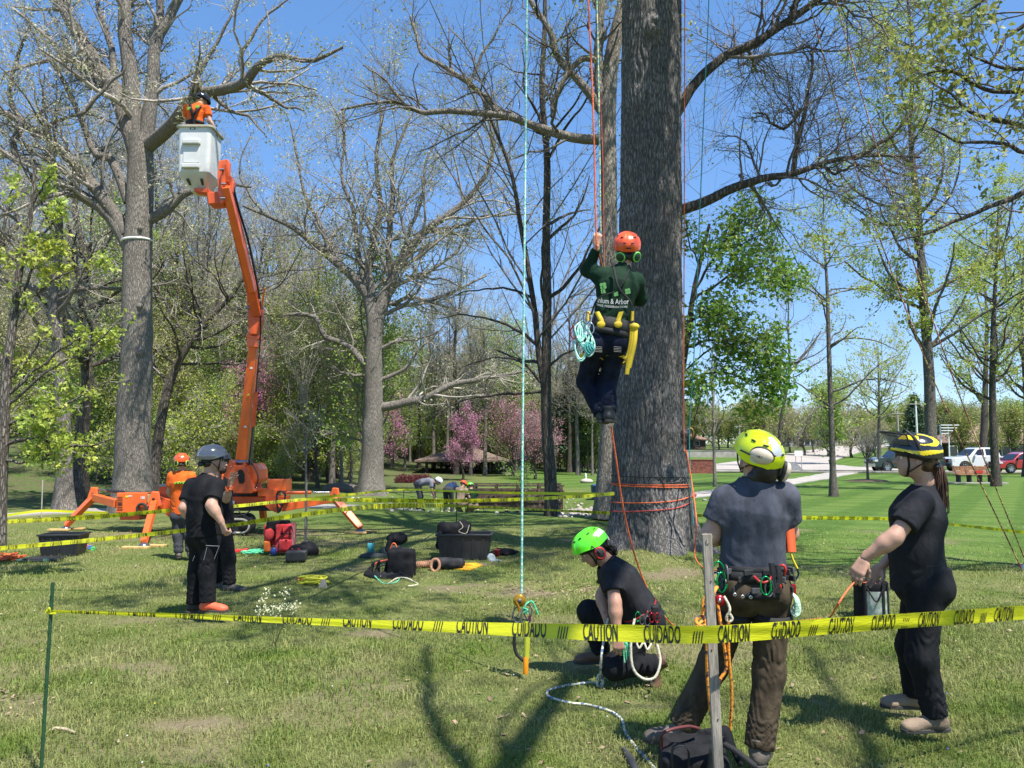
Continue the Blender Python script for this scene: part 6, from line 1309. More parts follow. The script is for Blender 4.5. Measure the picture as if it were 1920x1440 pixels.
# black tote with orange clip rope
tb = soft("tote_bag", "open black gear tote with an orange clip rope hanging over it", "bag", FAB, .018, .03, None, lambda s: (s.box(G(751,1058,.18)+[0,.12,0], (.13,.10,.15), rotz(-.15), .04), s.ball(P(745,1010,11.6), (.16,.10,.10)), s.cone(P(728,1030,11.5), P(730,1010,11.5), .05, .03), s.noise(.02,8,12)))
rope("orange cord with a carabiner hanging on the black tote", [P(733,1050,11.25), P(731,1034,11.22), P(737,1019,11.2), P(743,1024,11.2), P(744,1040,11.22), P(738,1048,11.22)], .011, R_OR)
# open net bag
nb = soft("gear_bag", "low open black mesh bag full of harness straps, green and cream rope spilling out", "bag", FAB, .018, .04, None, lambda s: ([s.cone(G(726,1086,0)+[.31*math.cos(a)*1.0, .17+.16*math.sin(a), .03], G(726,1086,0)+[.25*math.cos(a), .17+.14*math.sin(a), .10+.11*max(0, math.sin(a))+.03*math.cos(2*a)], .035, .022) for a in np.linspace(0, 2*math.pi, 15)[:-1]], s.ball(G(726,1086,.02)+[0,.17,0], (.27,.14,.05)), s.noise(.022,9,13)))
mb = MB(); mb.tube(spline([P(690,1082,10.5), P(702,1058,10.6), P(730,1050,10.7), P(760,1056,10.7), P(770,1074,10.5)], 24), .012, 6); mb.build("piping", M("red_piping",(.5,.06,.04),.6), nb)
for i, (px, py, r_) in enumerate(((718,1070,.07),(738,1066,.06),(752,1070,.05))): mb = MB(); t = np.linspace(0, 6.28, 22)[:-1]; mb.tube([P(px,py,10.50)+[r_*math.cos(a), .03*math.sin(a*2), r_*math.sin(a)] for a in t], .013, 6, closed=True); mb.build("strap_loop", FABG, nb)
mb = MB(); mb.box(P(733,1057,10.5), (.06,.01,.04)); mb.build("label", WPR, nb)
rope("green rope spilling from the mesh bag", [P(694,1080,10.3), P(700,1078,10.25), G(715,1092,.015), G(730,1095,.012), G(745,1090,.02), P(752,1080,10.4)], .010, R_GRN)
rope("cream rope looping in front of the mesh bag", [G(728,1094,.01), G(745,1084,.03), G(762,1084,.04), G(775,1090,.01), G(783,1096,.01), G(765,1099,.01)], .009, R_CREAM)
soft("duffel_bag", "tall crumpled black bag standing behind the storage crate", "bag", FAB, .02, .05, None, lambda s: (s.box(P(850,1003,12.5)+[0,0,-.02], (.20,.12,.15), roty(.1), .06), s.cone(P(865,990,12.45), P(876,977,12.45), .11, .07, cutb=True), s.noise(.03,7,14)))
mb = MB(); mb.tube(spline([P(862,978,12.30), P(868,988,12.28), P(860,996,12.28), P(874,1000,12.28), P(880,984,12.30)], 20), .005, 5); o = mb.build("cord", R_CREAM); tag(o, "thin pale cord lying over the black bag behind the crate", "cord")
soft("rolled_bag", "rolled dark grey bag lying in front of the crate", "bag", FABG, .018, .04, None, lambda s: (s.cone(G(822,1056,.09), G(862,1056,.09), .085, .075), s.noise(.02,9,15)))
mb = MB(); q = np.array([G(818,1063,.02), G(850,1066,.02), G(880,1068,.025), G(905,1059,.02), G(893,1055,.03), G(860,1056,.05), G(822,1058,.03)]); mb.prism(q, (0,0,-.015), (0,0,0)); o = mb.build("yellow_sheet", M("yellow_vinyl",(.80,.42,.02),.5,var=.05,bump=.3)); tag(o, "flat orange yellow vinyl sheet in front of the crate", "sheet")
tc_ = thing("rope_coil", "thick braided tan rope coil left of the yellow sheet", "rope", G(800,1062,0)); 
for j in range(3): mb = MB(); t = np.linspace(0, 1, 40); base = G(780,1060,.05)*(1-t[:,None])+G(818,1056,.07)*t[:,None]; ph = t*22+j*2.1; mb.tube(base+np.stack([0*t, .035*np.cos(ph), .035*np.sin(ph)], -1), .022, 7); mb.build("strand", R_TAN, tc_)
mb = MB(); t = np.linspace(0, 6.28, 26)[:-1]; mb.tube([G(816,1060,.08)+[.06*math.cos(a), .03*math.sin(a), .08*math.sin(a)] for a in t], .022, 7, closed=True); mb.build("loop", R_TAN, tc_)
c_ = G(932,1045,0); mb = MB(); mb.lathe(c_, [(0,0),(.033,0),(.045,.11),(.048,.112),(.048,.12),(0,.12)], 16); o = mb.build("paper_cup", M("red_cup",(.45,.03,.04),.5,var=0)); tag(o, "red paper cup right of the crate", "cup")
soft("plastic_bag", "crumpled clear plastic bag between the crate and the red cup", "bag", M("clear_plastic",(.6,.65,.68),.15,var=.1,alpha=.6,bump=.5,bs=20), .014, .03, None, lambda s: (s.ball(G(921,1046,.05), (.06,.05,.08)), s.ball(G(930,1052,.01), (.10,.06,.03)), s.noise(.02,16,17)))
soft("jacket", "black jacket dropped on the grass right of the crate", "jacket", FAB, .018, .05, None, lambda s: (s.ball(G(945,1038,.03), (.2,.12,.09)), s.ball(G(925,1040,.02), (.1,.08,.05)), s.cone(G(950,1040,.03), G(970,1036,.02), .05, .04), s.noise(.025,9,18)))
# flagging pile
pile("tangled fluorescent yellow flagging heap with an orange cord", G(588,1096,0), .20, 16, .012, M("flag_yellow",(.78,.75,.05),.5,trans=.2), 5, .08, "flagging_pile", cat="flagging")
pile("thin orange cord strewn over the yellow flagging heap", G(576,1094,0), .16, 5, .006, R_OR, 6, .10, "cord_pile", cat="cord")
c_ = G(604,1104,0); mb = MB(); mb.prism([c_+[-.055,0,0], c_+[.055,0,0], c_+[.03,0,.10], c_+[-.01,0,.11]], (0,0,0), (0,.05,0)); o = mb.build("wood_block", M("pale_block",(.6,.48,.36),.8)); tag(o, "small pale wooden block in front of the yellow flagging heap", "block")
# dried stick
sk = G(115,1372,.012); mb = MB(); mb.tube(spline([G(92,1370,.012), G(105,1366,.02), G(125,1368,.016), G(141,1374,.012)], 12), [.008,.009,.01,.011,.011,.010,.010,.010,.010,.009,.008,.006], 7); o = mb.build("stick", M("dry_stick",(.45,.36,.24),.8,bump=.4)); tag(o, "short pale dry stick on the grass near the green stake", "stick")
# cream flowered plant
fp = thing("flowering_plant", "young plant with small cream flower heads left of the foreground tape's middle", "plant", G(515,1210,0)); c_ = G(514,1212,0); rg = np.random.default_rng(9)
tops = [P(*q) for q in ((502,1112,6.35),(537,1110,6.3),(484,1150,6.2),(498,1140,6.3),(520,1140,6.2),(545,1142,6.25),(533,1135,6.3),(490,1128,6.3),(556,1136,6.3),(510,1148,6.2))]
stm = MB(); fl = MB()
for q in tops: stm.tube(spline([c_, c_*.5+q*.5+rg.normal(0,.02,3), q], 8), .0025, 5); leaves(fl, q+rg.normal(0,.02,(26,3)), .022, rg)
stm.build("stem", M("pale_stem",(.3,.3,.15),.7), fp); fl.build("flower_head", M("cream_petal",(.70,.70,.45),.6,trans=.3), fp)
# white clover heads and violets in the lawn
rg = np.random.default_rng(10); mb = MB(); n = 420; y = np.sqrt(rg.uniform(9, 500, n)); x = rg.uniform(-.66, .66, n)*y; 
for i in range(n): mb.ell((x[i], y[i], float(tz(x[i], y[i]))+.045), (.006,.006,.005), None, 5, 3, mat=0 if rg.random() < .75 else (1 if rg.random() < .5 else 2))
o = mb.build("lawn_flowers", [M("clover_white",(.7,.7,.62),.7), M("violet",(.2,.15,.6),.7), M("dandelion",(.7,.55,.03),.7)]); tag(o, "tiny white and violet flowers dotted through the grass", "flowers", kind='stuff')
# dead leaves, wood chips and twigs
rg = np.random.default_rng(12); mb = MB(); n = 4200; y = np.sqrt(rg.uniform(9, 330, n)); x = rg.uniform(-.68, .68, n)*y; cl = fbm(np.stack([x*.8, y*.8, x*0], -1), 55, 3); kp = (rg.random(n) < np.clip((cl-.40)*4, .08, 1)); x, y = x[kp], y[kp]
cxs_ = np.concatenate([rg.normal(-3.9, .30, 700), rg.normal(.9,.8,500)]); cys_ = np.concatenate([rg.normal(5.15, .18, 700), rg.normal(9.3,.35,500)]); x = np.concatenate([x, cxs_]); y = np.concatenate([y, cys_])
p = np.stack([x, y, tz(x, y)+.012+rg.random(len(x))*.02], -1); a = rg.uniform(0, 6.28, len(x)); d = np.stack([np.cos(a), np.sin(a), rg.normal(0, .25, len(x))], -1)
s = rg.uniform(.012, .04, len(x))[:, None]; b_ = nrm(np.cross(d, [0, 0, 1]))*s*.35; v = np.stack([p-d*s*.5-b_, p+d*s*.5-b_*.6, p+d*s*.5+b_, p-d*s*.5+b_*.7], 1); mb.add(v, np.arange(len(x)*4).reshape(-1, 4))
o = mb.build("leaf_litter", M("litter", (.36,.27,.17), .85, var=.5, vs=3, col2=(.20,.13,.08), island=.45)); tag(o, "dry leaves, chips and twigs scattered in the grass", "litter", kind='stuff')
# ================================================================ people
SKIN = M("skin", (.52, .30, .21), .55, var=.10, vs=14, bump=.12, bs=120, spec=.4); SKIN2 = M("skin_tanned", (.46, .25, .17), .55, var=.10, vs=14, bump=.12, bs=120, spec=.4)
def cloth(name, col, rough=.85, **k): return M(name, tuple(c_*.75 for c_ in col) if max(col) < .06 else col, rough, spec=.2, var=k.pop('var', .12), vs=16, bump=.55, bs=11, bdist=.03, stretch=(1, 1, .55), sheen=0, **k)
C_BLK = cloth("black_cotton", (.014, .014, .016)); C_BLK2 = cloth("black_trousers", (.016, .017, .020)); C_CHAR = cloth("charcoal_tee", (.028, .029, .034)); C_NAVY = cloth("heather_navy_tee", (.068, .073, .093), var=.2)
C_OLIVE = cloth("brown_olive_trousers", (.070, .052, .033), var=.25); C_GRN = cloth("dark_green_hoodie", (.010, .040, .019)); C_JEAN = cloth("dark_denim", (.011, .016, .038), var=.3); C_ORG = cloth("orange_tee", (.75, .13, .02)); C_GRY = cloth("grey_trousers", (.055, .058, .068))
B_BRN = M("brown_boot", (.14, .075, .04), .6, var=.2, bump=.3); B_GRY = M("grey_boot", (.12, .10, .08), .7, var=.25, bump=.3); B_BLK = M("black_boot", (.02, .02, .02), .6, bump=.2); B_TAN = M("tan_shoe", (.26, .19, .13), .8, var=.2, bump=.3); SOLE = M("boot_sole", (.05, .045, .04), .8); B_ORG = M("orange_shoe", (.75, .12, .05), .6, var=.1)
H_BRN = M("brown_hair", (.10, .045, .022), .5, var=.5, vs=30, stretch=(1, 1, .2)); H_DRK = M("dark_hair", (.025, .018, .014), .5, var=.3); H_BLD = M("blond_hair", (.35, .22, .10), .5, var=.3)
WEB = M("black_webbing", (.009, .009, .010), .7, var=.1, bump=.4, bs=200); WEBY = M("yellow_webbing", (.75, .52, .02), .6, bump=.3, bs=150); BUCK = M("buckle_grey", (.12, .12, .13), .4, .3, var=0)
EYEW = M("eye_white", (.75, .72, .68), .2, var=0); EYED = M("eye_dark", (.02, .015, .01), .1, var=0)
def place_on(o, c): return o
def head_soft(s, c, R_, z=1.0, beard=False):
    T = lambda x, y, w_: np.asarray(c)+R_@(np.array([x, y, w_])*z)
    s.ball(T(-.005, 0, .03), np.array([.098, .076, .092])*z, R_).ball(T(.025, 0, -.035), np.array([.068, .058, .072])*z, R_)
    s.ball(T(.058, 0, -.082), np.array([.030, .030, .024])*z, R_).cone(T(.05, .035, -.05), T(-.01, .055, -.03), .020*z, .022*z).cone(T(.05, -.035, -.05), T(-.01, -.055, -.03), .020*z, .022*z)
    return T
def head_mesh(mb, c, R_, z, h, neck):
    s = Soft(.022*z); T = head_soft(s, c, R_, z); s.cone(T(-.015, 0, -.05), neck, .056*z, .060*z); s.into(mb, h)
    f = Soft(.012*z); f.cone(T(.085, 0, .015), T(.112, 0, -.022), .009*z, .013*z).ball(T(.100, .010, -.024), .010*z).ball(T(.100, -.010, -.024), .010*z).ball(T(.082, 0, -.048), np.array([.014, .024, .006])*z, R_).ball(T(.080, 0, -.060), np.array([.014, .021, .007])*z, R_)
    f.cone(T(.080, .045, .028), T(.088, .012, .024), .009*z, .010*z).cone(T(.080, -.045, .028), T(.088, -.012, .024), .009*z, .010*z).ball(T(.070, .0, -.03), np.array([.025, .04, .05])*z, R_)
    f.into(mb, h*.8)
    for sy in (1, -1):
        e = Soft(.008*z); e.ball(T(-.008, .078*sy, -.008), np.array([.020, .007, .030])*z, R_@rotz(sy*.35)).ball(T(-.002, .074*sy, -.020), np.array([.010, .010, .014])*z, R_).ball(T(-.004, .086*sy, -.006), np.array([.010, .005, .018])*z, R_, sub=True); e.into(mb, max(.004, h*.6))
    return T
def hand_mesh(mb, w_, d, nrm_, curl=.5, side=1, z=1., h=.005, spread=.12, thumb=.7):
    """w_ wrist, d the hand's direction, nrm_ out of the back of the hand"""
    R_ = frame(d, nrm_); T = lambda x, y, u: np.asarray(w_)+R_@(np.array([x, y, u])*z); s = Soft(.010*z)
    s.cone(T(-.035, 0, 0), T(.012, 0, 0), .027*z, .026*z, flat=R_[:, 2], fs=1.25); s.cone(T(.015, .018*side, 0), T(.082, .026*side, 0), .021*z, .017*z, flat=R_[:, 2], fs=1.5).cone(T(.015, -.014*side, 0), T(.078, -.026*side, 0), .021*z, .016*z, flat=R_[:, 2], fs=1.5).cone(T(.03, 0, 0), T(.082, 0, .001), .022*z, .018*z, flat=R_[:, 2], fs=1.5)
    for i, (y, L_, rr) in enumerate(((.031, .078, .0088), (.010, .088, .0092), (-.012, .080, .0088), (-.031, .064, .0078))):
        p = T(.083-(.008 if i == 3 else 0), y*side, 0); a = (1.5-i)*spread*side*.5; ang = 0; q = p
        for j, fr in enumerate((.45, .30, .25)):
            ang += curl*(.75+.12*i)*(1.0 if j else .75); dv = R_@np.array([math.cos(ang)*math.cos(a), math.sin(a)*math.cos(ang), -math.sin(ang)]); q2 = q+dv*L_*fr*z*1.02; s.cone(q, q2, rr*z*(1-.07*j), rr*z*(.93-.07*j)); q = q2
    p = T(.018, .026*side, -.006); d1 = nrm(R_@np.array([.62, .75*side*thumb, -.25-.3*curl])); q = p+d1*.040*z; d2 = nrm(R_@np.array([.85, .30*side, -.30-.5*curl])); q2 = q+d2*.032*z; q3 = q2+nrm(R_@np.array([.95, .05*side, -.3-.6*curl]))*.024*z
    s.cone(p, q, .014*z, .011*z).cone(q, q2, .0108*z, .0098*z).cone(q2, q3, .0098*z, .0082*z); s.into(mb, h)
def boot(parent, an, toe, z, mat, h=.009, tall=.13, up=(0, 0, 1)):
    an, toe = np.asarray(an, float), np.asarray(toe, float); up = nrm(up); d = toe-an; d = nrm(d-up*(d@up)); R_ = frame(d, up); L_ = .27*z; base = an-up*.085*z
    T = lambda x, y, u: base+R_@(np.array([x, y, u])*z); s = Soft(.03*z)
    s.cone(T(-.005, 0, .07), T(-.015, 0, tall+.02), .050*z, .054*z, cutb=True).ball(T(-.03, 0, .045), np.array([.05, .040, .045])*z, R_).cone(T(0, 0, .06), T(.13, 0, .035), .045*z, .040*z).ball(T(.16, 0, .030), np.array([.052, .047, .034])*z, R_).plane(T(0, 0, .008), -up)
    s.noise(.004, 30, 3); mb = MB(); s.into(mb, h*z); o = mb.build("boot", mat, parent)
    mb = MB(); ol = [(-.078, -.022), (-.05, -.040), (.02, -.034), (.10, -.043), (.165, -.046), (.205, -.030), (.217, 0), (.205, .030), (.165, .046), (.10, .043), (.02, .034), (-.05, .040), (-.078, .022), (-.085, 0)]
    mb.prism([T(a, b, 0) for a, b in ol], -up*.001, up*.022*z); bevel(mb.build("sole", SOLE, o), .004, 1)
    mb = MB()
    for j in range(4): x = .02+j*.025; mb.tube([T(x, -.022, .100-j*.013), T(x+.01, 0, .108-j*.014), T(x, .022, .100-j*.013)], .0025*z, 5)
    mb.build("laces", BUCK if mat is not B_BRN else TWIG, o); return o
def helmet(parent, c, R_, mat, z=1., mat2=None, pattern=None, vents=True, brim=.0, name="helmet", straps=True):
    T = lambda x, y, u: np.asarray(c)+R_@(np.array([x, y, u])*z); nu, nv = (64, 26) if pattern is None else (150, 60); u = np.arange(nu)*2*math.pi/nu; rx, ry, rzz = .137, .112, .128
    lowe = -.05-.30*(.5-.5*np.cos(u))**1.4-.16*np.exp(-((np.abs(((u+math.pi) % (2*math.pi))-math.pi)-1.75)/.5)**2)+.10*np.exp(-(((u+math.pi) % (2*math.pi)-math.pi)/.6)**2)
    e = lowe[None]+(math.pi/2-lowe[None])*np.linspace(0, 1, nv)[:, None]**.9; U = np.broadcast_to(u, e.shape); flare = 1+.045*np.exp(-np.linspace(0, 1, nv)/.05)[:, None]+.0*U
    crest = .006*np.exp(-((np.abs(np.sin(U))-.42)/.10)**2)*np.cos(e)
    x = np.cos(e)*np.cos(U)*(rx+crest)*flare*(1+brim*np.exp(-(((U+math.pi) % (2*math.pi)-math.pi)/.7)**2)*np.exp(-np.linspace(0, 1, nv)[:, None]/.06)); y = np.cos(e)*np.sin(U)*(ry+crest)*flare; w_ = .022+np.sin(e)*(rzz-.022+crest)
    q = np.stack([x, y, w_], -1)@R_.T*z+np.asarray(c); idx = np.arange(nu*nv).reshape(nv, nu); f = np.stack([idx[:-1], np.roll(idx[:-1], -1, 1), np.roll(idx[1:], -1, 1), idx[1:]], -1).reshape(-1, 4)
    ue, ee = ((U[:-1]+np.roll(U[:-1], -1, 1)-(np.arange(nu) == nu-1)*2*math.pi)/2) % (2*math.pi), (e[:-1]+e[1:])/2; mi = np.zeros(ue.shape, int)
    if pattern is not None: mi = pattern(ue, ee).astype(int)
    mb = MB(); mb.add(q, f, mi.ravel(), True); o = mb.build(name, [mat, mat2 or mat], parent); sm = o.modifiers.new("solid", 'SOLIDIFY'); sm.thickness = .006; sm.offset = -1; 
    if pattern is None: sub = o.modifiers.new("sub", 'SUBSURF'); sub.levels = sub.render_levels = 1
    if vents:
        mb = MB()
        for sy in (1, -1):
            for vx, ve in ((.5, .78), (1.1, .80), (1.8, .78), (2.5, .75), (2.85, .35)):
                uu = vx*sy; p = np.array([math.cos(ve)*math.cos(uu)*(rx+.004), math.cos(ve)*math.sin(uu)*(ry+.004), .022+math.sin(ve)*(rzz-.018)]); n_ = nrm(p*[1/rx**2, 1/ry**2, 1/rzz**2]); tn = nrm(np.cross([0, 0, 1], n_)); RR = R_@np.stack([tn, np.cross(n_, tn), n_], 1); mb.ell(T(*p), np.array([.016, .0055, .003])*z, RR, 10, 6)
        mb.build("vent", BLK, o)
    mb = MB(); s = Soft(.02); s.ball(T(-.10, 0, -.055), np.array([.022, .055, .022])*z, R_).ball(T(-.115, 0, -.05), np.array([.02, .02, .02])*z, R_); s.into(mb, .008); mb.build("rear_cradle", PLAS, o)
    mb = MB(); el = np.linspace(0, 2*math.pi, 33)[:-1]; pts = [T(math.cos(a)*.100, math.sin(a)*.084, .008-.035*(.5-.5*math.cos(a))) for a in el]; mb.ribbon(pts+[pts[0]], R_[:, 2], .030*z, .003); mb.build("inner_band", PLAS, o)
    if straps:
        mb = MB()
        for sy in (1, -1): mb.ribbon([T(.055, sy*.095, .0), T(.045, sy*.082, -.06), T(.045, sy*.045, -.118), T(.047, 0, -.124)], R_[:, 0], .012*z, .002); mb.ribbon([T(-.06, sy*.092, -.015), T(-.015, sy*.084, -.05), T(.042, sy*.060, -.098)], R_[:, 0], .010*z, .002)
        mb.build("chin_strap", WEB, o)
    return o, T
def muff(parent, p, n_, z, mat, ring=None, cushion=None, up=(0, 0, 1), sz=(.036, .046, .020), arm_to=None):
    R_ = frame(np.cross(up, n_), n_); s = Soft(.01*z); s.ball(p, np.array(sz)*z, R_); mb = MB(); s.into(mb, .0055); o = mb.build("ear_muff", mat, parent)
    mb = MB(); a = np.linspace(0, 2*math.pi, 25)[:-1]; pts = [np.asarray(p)-n_*.013*z+R_@np.array([math.cos(t)*sz[0]*.88*z, math.sin(t)*sz[1]*.88*z, 0]) for t in a]; mb.tube(pts, .010*z, 7, closed=True); mb.ell(np.asarray(p)-n_*.016*z, np.array([sz[0]*.8, sz[1]*.8, .006])*z, R_); mb.build("cushion", cushion or PLAS, o)
    if ring is not None: mb = MB(); pts = [np.asarray(p)+n_*.009*z+R_@np.array([math.cos(t)*sz[0]*.80*z, math.sin(t)*sz[1]*.80*z, 0]) for t in a]; mb.tube(pts, .006*z, 6, closed=True); mb.build("ring", ring, o)
    if arm_to is not None: mb = MB(); q = np.asarray(p)+n_*.02*z; mb.tube(spline([q, (q+np.asarray(arm_to))/2+n_*.012*z, arm_to], 10), .0045*z, 6); mb.build("muff_arm", PLAS, o)
    return o
def ring_band(c, R_, rx, ry, hh, n=40, a0=0, a1=2*math.pi, th=.006, tilt=0., power=1.):
    a = np.linspace(a0, a1, n); p = np.stack([rx*np.cos(a), ry*np.sin(a), tilt*np.cos(a)], -1)@R_.T+np.asarray(c); return p
def belt(parent, c, R_, rx, ry, hh, mat, name="belt", **k):
    p = ring_band(c, R_, rx, ry, hh, **k); mb = MB(); mb.ribbon(p, R_[:, 2], hh, .006); return mb.build(name, mat, parent)
def carabiner(parent, c, R_, mat, s=.05, gate=None, name="carabiner"):
    t = np.linspace(0, 2*math.pi, 26)[:-1]; r = s*(1+.22*np.cos(t)*1); p = np.stack([.55*r*np.sin(t), 0*t, r*np.cos(t)], -1)@R_.T+np.asarray(c); mb = MB(); mb.tube(p, s*.10, 7, closed=True); o = mb.build(name, mat, parent)
    if gate: mb = MB(); q = np.array([.55*s, 0, -s*.35]), np.array([.55*s, 0, s*.4]); mb.tube([R_@q[0]+c, R_@q[1]+c], s*.14, 8); mb.build("gate_sleeve", gate, o)
    return o
def person(label, J, tf, hf, sh_mat, pa_mat, boot_mat, hu=(0, 0, 1), z=1., skin=SKIN, h=.011, sleeve=.62, hem=.0, tor=(.165, .150, .178, .070), pel=(.165, .155), depth=1.42, leg=(.094, .070, .062), armr=(.052, .043, .029), bust=0., belly=0., longsleeve=False, hands=None, hair=None, beard=None, folds=.010, loose=.012, face=True, cuff=.0, butt=.0, bootup=None, toe_up=None, headz=1., folds2=.008, bell=.01):
    """J: joints hd nk ch wa pv, sL eL wL sR eR wR, hL kL aL tL hR kR aR tR"""
    J = {k_: np.asarray(v, float) for k_, v in J.items()}; o = thing("person", label, "person", (J['aL']+J['aR'])/2*[1, 1, 0]); tf = nrm(tf); lat = nrm(J['sL']-J['sR']); hf = nrm(hf); RH = frame(hf, hu); spine = nrm(J['nk']-J['pv'])
    # body: one skin
    s = Soft(.03*z); s.cone(J['pv'], J['wa'], .10*z, .09*z, flat=tf, fs=1.5).cone(J['wa'], J['ch'], .09*z, .10*z, flat=tf, fs=1.5).cone(J['sL'], J['sR'], .04*z, .04*z).cone(J['ch']+spine*.06, J['nk'], .06*z, .054*z).cone(J['nk'], J['hd']+RH@np.array([-.02, 0, -.05]), .056*z, .054*z)
    for d in 'LR':
        u, e, w_ = J['s'+d], J['e'+d], J['w'+d]; s.cone(u, e, armr[0]*z*.92, armr[1]*z).cone(e, e*.7+w_*.3, armr[1]*z, armr[1]*z*1.02).cone(e*.7+w_*.3, w_, armr[1]*z*1.0, armr[2]*z)
        s.cone(J['h'+d], J['k'+d], .06*z, .045*z).cone(J['k'+d], J['a'+d], .042*z, .035*z)
    s.ball(J['pv'], .08*z)
    mb = MB(); s.into(mb, max(h*1.25, .0125)); T = head_mesh(mb, J['hd'], RH, z*headz, h*.75 if face else h, J['nk'])
    hands = hands or {}
    for d in 'LR':
        hp = hands.get(d, {}); 
        if hp is False: continue
        dv = nrm(hp.get('d', J['w'+d]-J['e'+d])); hand_mesh(mb, J['w'+d]+dv*.01, dv, hp.get('n', lat*(1 if d == 'L' else -1)), hp.get('curl', .45), (1 if d == 'L' else -1)*hp.get('flip', 1), z, hp.get('h', .006 if h < .014 else .009), hp.get('spread', .12))
    mb.build("body", skin, o)
    # shirt
    s = Soft(.05*z); a, b_, c_, e_ = tor; hb = J['pv']+spine*hem
    s.cone(hb-spine*.02, J['wa'], pel[0]*z+.014, a*z, flat=tf, fs=depth, cuta=True, folds=(folds2, .075, .5, .6, 3)).cone(J['wa'], J['ch'], b_*z, c_*z, flat=tf, fs=depth).cone(J['sL']-lat*.02, J['sR']+lat*.02, e_*z, e_*z).cone(J['ch'], (J['sL']+J['sR'])/2, c_*z*.96, .09*z, flat=tf, fs=depth*.95).cone((J['sL']+J['sR'])/2+spine*.0, J['nk'], .085*z, .066*z)
    if bust: s.ball(J['ch']+tf*.065*z-spine*.02*z+lat*.06*z, .075*z).ball(J['ch']+tf*.065*z-spine*.02*z-lat*.06*z, .075*z)
    if belly: s.ball(J['wa']+tf*.05*z, .14*z)
    for d in 'LR':
        u, e, w_ = J['s'+d], J['e'+d], J['w'+d]
        if longsleeve: s.cone(u, e, (armr[0]+.018)*z, (armr[1]+.017)*z, folds=(.007, .05, .7, .5, 5)).cone(e, w_-nrm(w_-e)*.02, (armr[1]+.017)*z, (armr[2]+.012)*z, cutb=True, folds=(.006, .05, .5, .6, 6))
        else: q = u+(e-u)*sleeve; s.cone(u, q, (armr[0]+.016)*z, (armr[0]+.014+bell)*z, cutb=True, folds=(.003, .06, .7, .4, 5))
    nu_ = nrm(J['hd']-J['nk']); s.cone(J['nk']+nu_*.012+tf*.01, J['nk']+nu_*.12+tf*.02, .070*z, .085*z, sub=True)
    s.noise(folds2*.5, 7, 5, (1, 1, .5)); mb = MB(); s.into(mb, h); mb.build("shirt", sh_mat, o)
    # trousers
    s = Soft(.045*z); s.cone(J['pv']+spine*.10, J['pv'], (pel[0]-.008)*z, pel[1]*z, flat=tf, fs=depth*.95, cuta=True)
    for d in 'LR':
        hp, kn, an = J['h'+d], J['k'+d], J['a'+d]
        s.cone(hp, kn, leg[0]*z, leg[1]*z, folds=(folds, .07, .85, .35, 7 if d == 'L' else 9)).cone(kn, an, leg[1]*z, leg[2]*z, cutb=True, folds=(folds, .055, .75, .45, 11 if d == 'L' else 13))
        s.ball(hp-tf*(.045+butt)*z+spine*.01, (.088+butt)*z)
    s.noise(folds*.5, 9, 6, (1, 1, .6)); mb = MB(); s.into(mb, h); mb.build("trousers", pa_mat, o)
    for d in 'LR':
        up_ = (0, 0, 1) if bootup is None else bootup.get(d, (0, 0, 1)); boot(o, J['a'+d], J['t'+d], z, boot_mat if not isinstance(boot_mat, dict) else boot_mat[d], h, up=up_)
    if face:
        for sy in (1, -1): mb = MB(); mb.ell(T(.080, .031*sy, .008), (.0115,)*3, None, 10, 8); mb.ell(T(.0905, .031*sy, .008), (.004,)*3, None, 8, 6, mat=1); mb.build("eye", [EYEW, EYED], o)
    return o, T, RH
rgp = np.random.default_rng(33)
def strands(parent, roots, path, n, r0, spread, mat, name="hair", r=.0035, seed=1):
    rg = np.random.default_rng(seed); mb = MB(); p = spline(path, 16); t = np.linspace(0, 1, 16); env = np.interp(t, np.linspace(0, 1, len(spread)), spread)
    for i in range(n):
        a, rr = rg.uniform(0, 6.28), rg.random()**.5; off = np.array([math.cos(a), math.sin(a)*.8, .15*math.sin(a)])*rr; wv_ = rg.uniform(2, 5); ph = rg.uniform(0, 6)
        mb.tube(p+off*env[:, None]+np.stack([np.sin(t*wv_*2+ph), np.cos(t*wv_*2.3+ph), 0*t], -1)*env[:, None]*.22, np.linspace(r*1.2, r*.5, 16), 4)
    return mb.build(name, mat, parent)

# --- the man in the yellow helmet, from behind, arms folded, looking up
YM = 4.12
J = dict(hd=P(1420,862,YM-.01), nk=P(1414,902,YM), ch=P(1412,960,YM), wa=P(1411,1035,YM), pv=P(1413,1092,YM), sL=P(1358,938,YM), sR=P(1474,932,YM), eL=P(1332,1003,YM+.02), wL=P(1362,1012,YM+.24), eR=P(1479,1000,YM+.11), wR=P(1432,1000,YM+.27),
         hL=P(1382,1110,YM), kL=P(1338,1245,YM+.16), aL=P(1280,1362,YM+.20), tL=P(1212,1386,YM+.22), hR=P(1446,1110,YM), kR=P(1442,1262,YM+.02), aR=P(1424,1402,YM-.02), tR=P(1440,1425,YM+.25))
man, T, RH = person("man in a fluorescent yellow helmet and navy t-shirt seen from behind with folded arms", J, (0, 1, 0), (-.38, .78, .42), C_NAVY, C_OLIVE, dict(L=B_GRY, R=B_GRY), hu=(.12, -.45, 1), h=.0095, tor=(.160,.150,.180,.072), pel=(.172,.165), leg=(.098,.078,.074), hands=dict(L=dict(d=(.9,.25,.1), n=(0,1,.2), curl=.5), R=dict(d=(-.9,.2,0), n=(0,1,.2), curl=.5)), folds=.010, folds2=.011, face=True, hem=.02, armr=(.052,.048,.031))
YH = M("helmet_fluorescent_yellow", (.80, .90, .01), .28, var=0, coat=.4); CRMF = M("cream_ear_muff", (.68, .56, .42), .4, var=.03); WST = M("silver_sticker", (.62, .64, .62), .35, var=0)
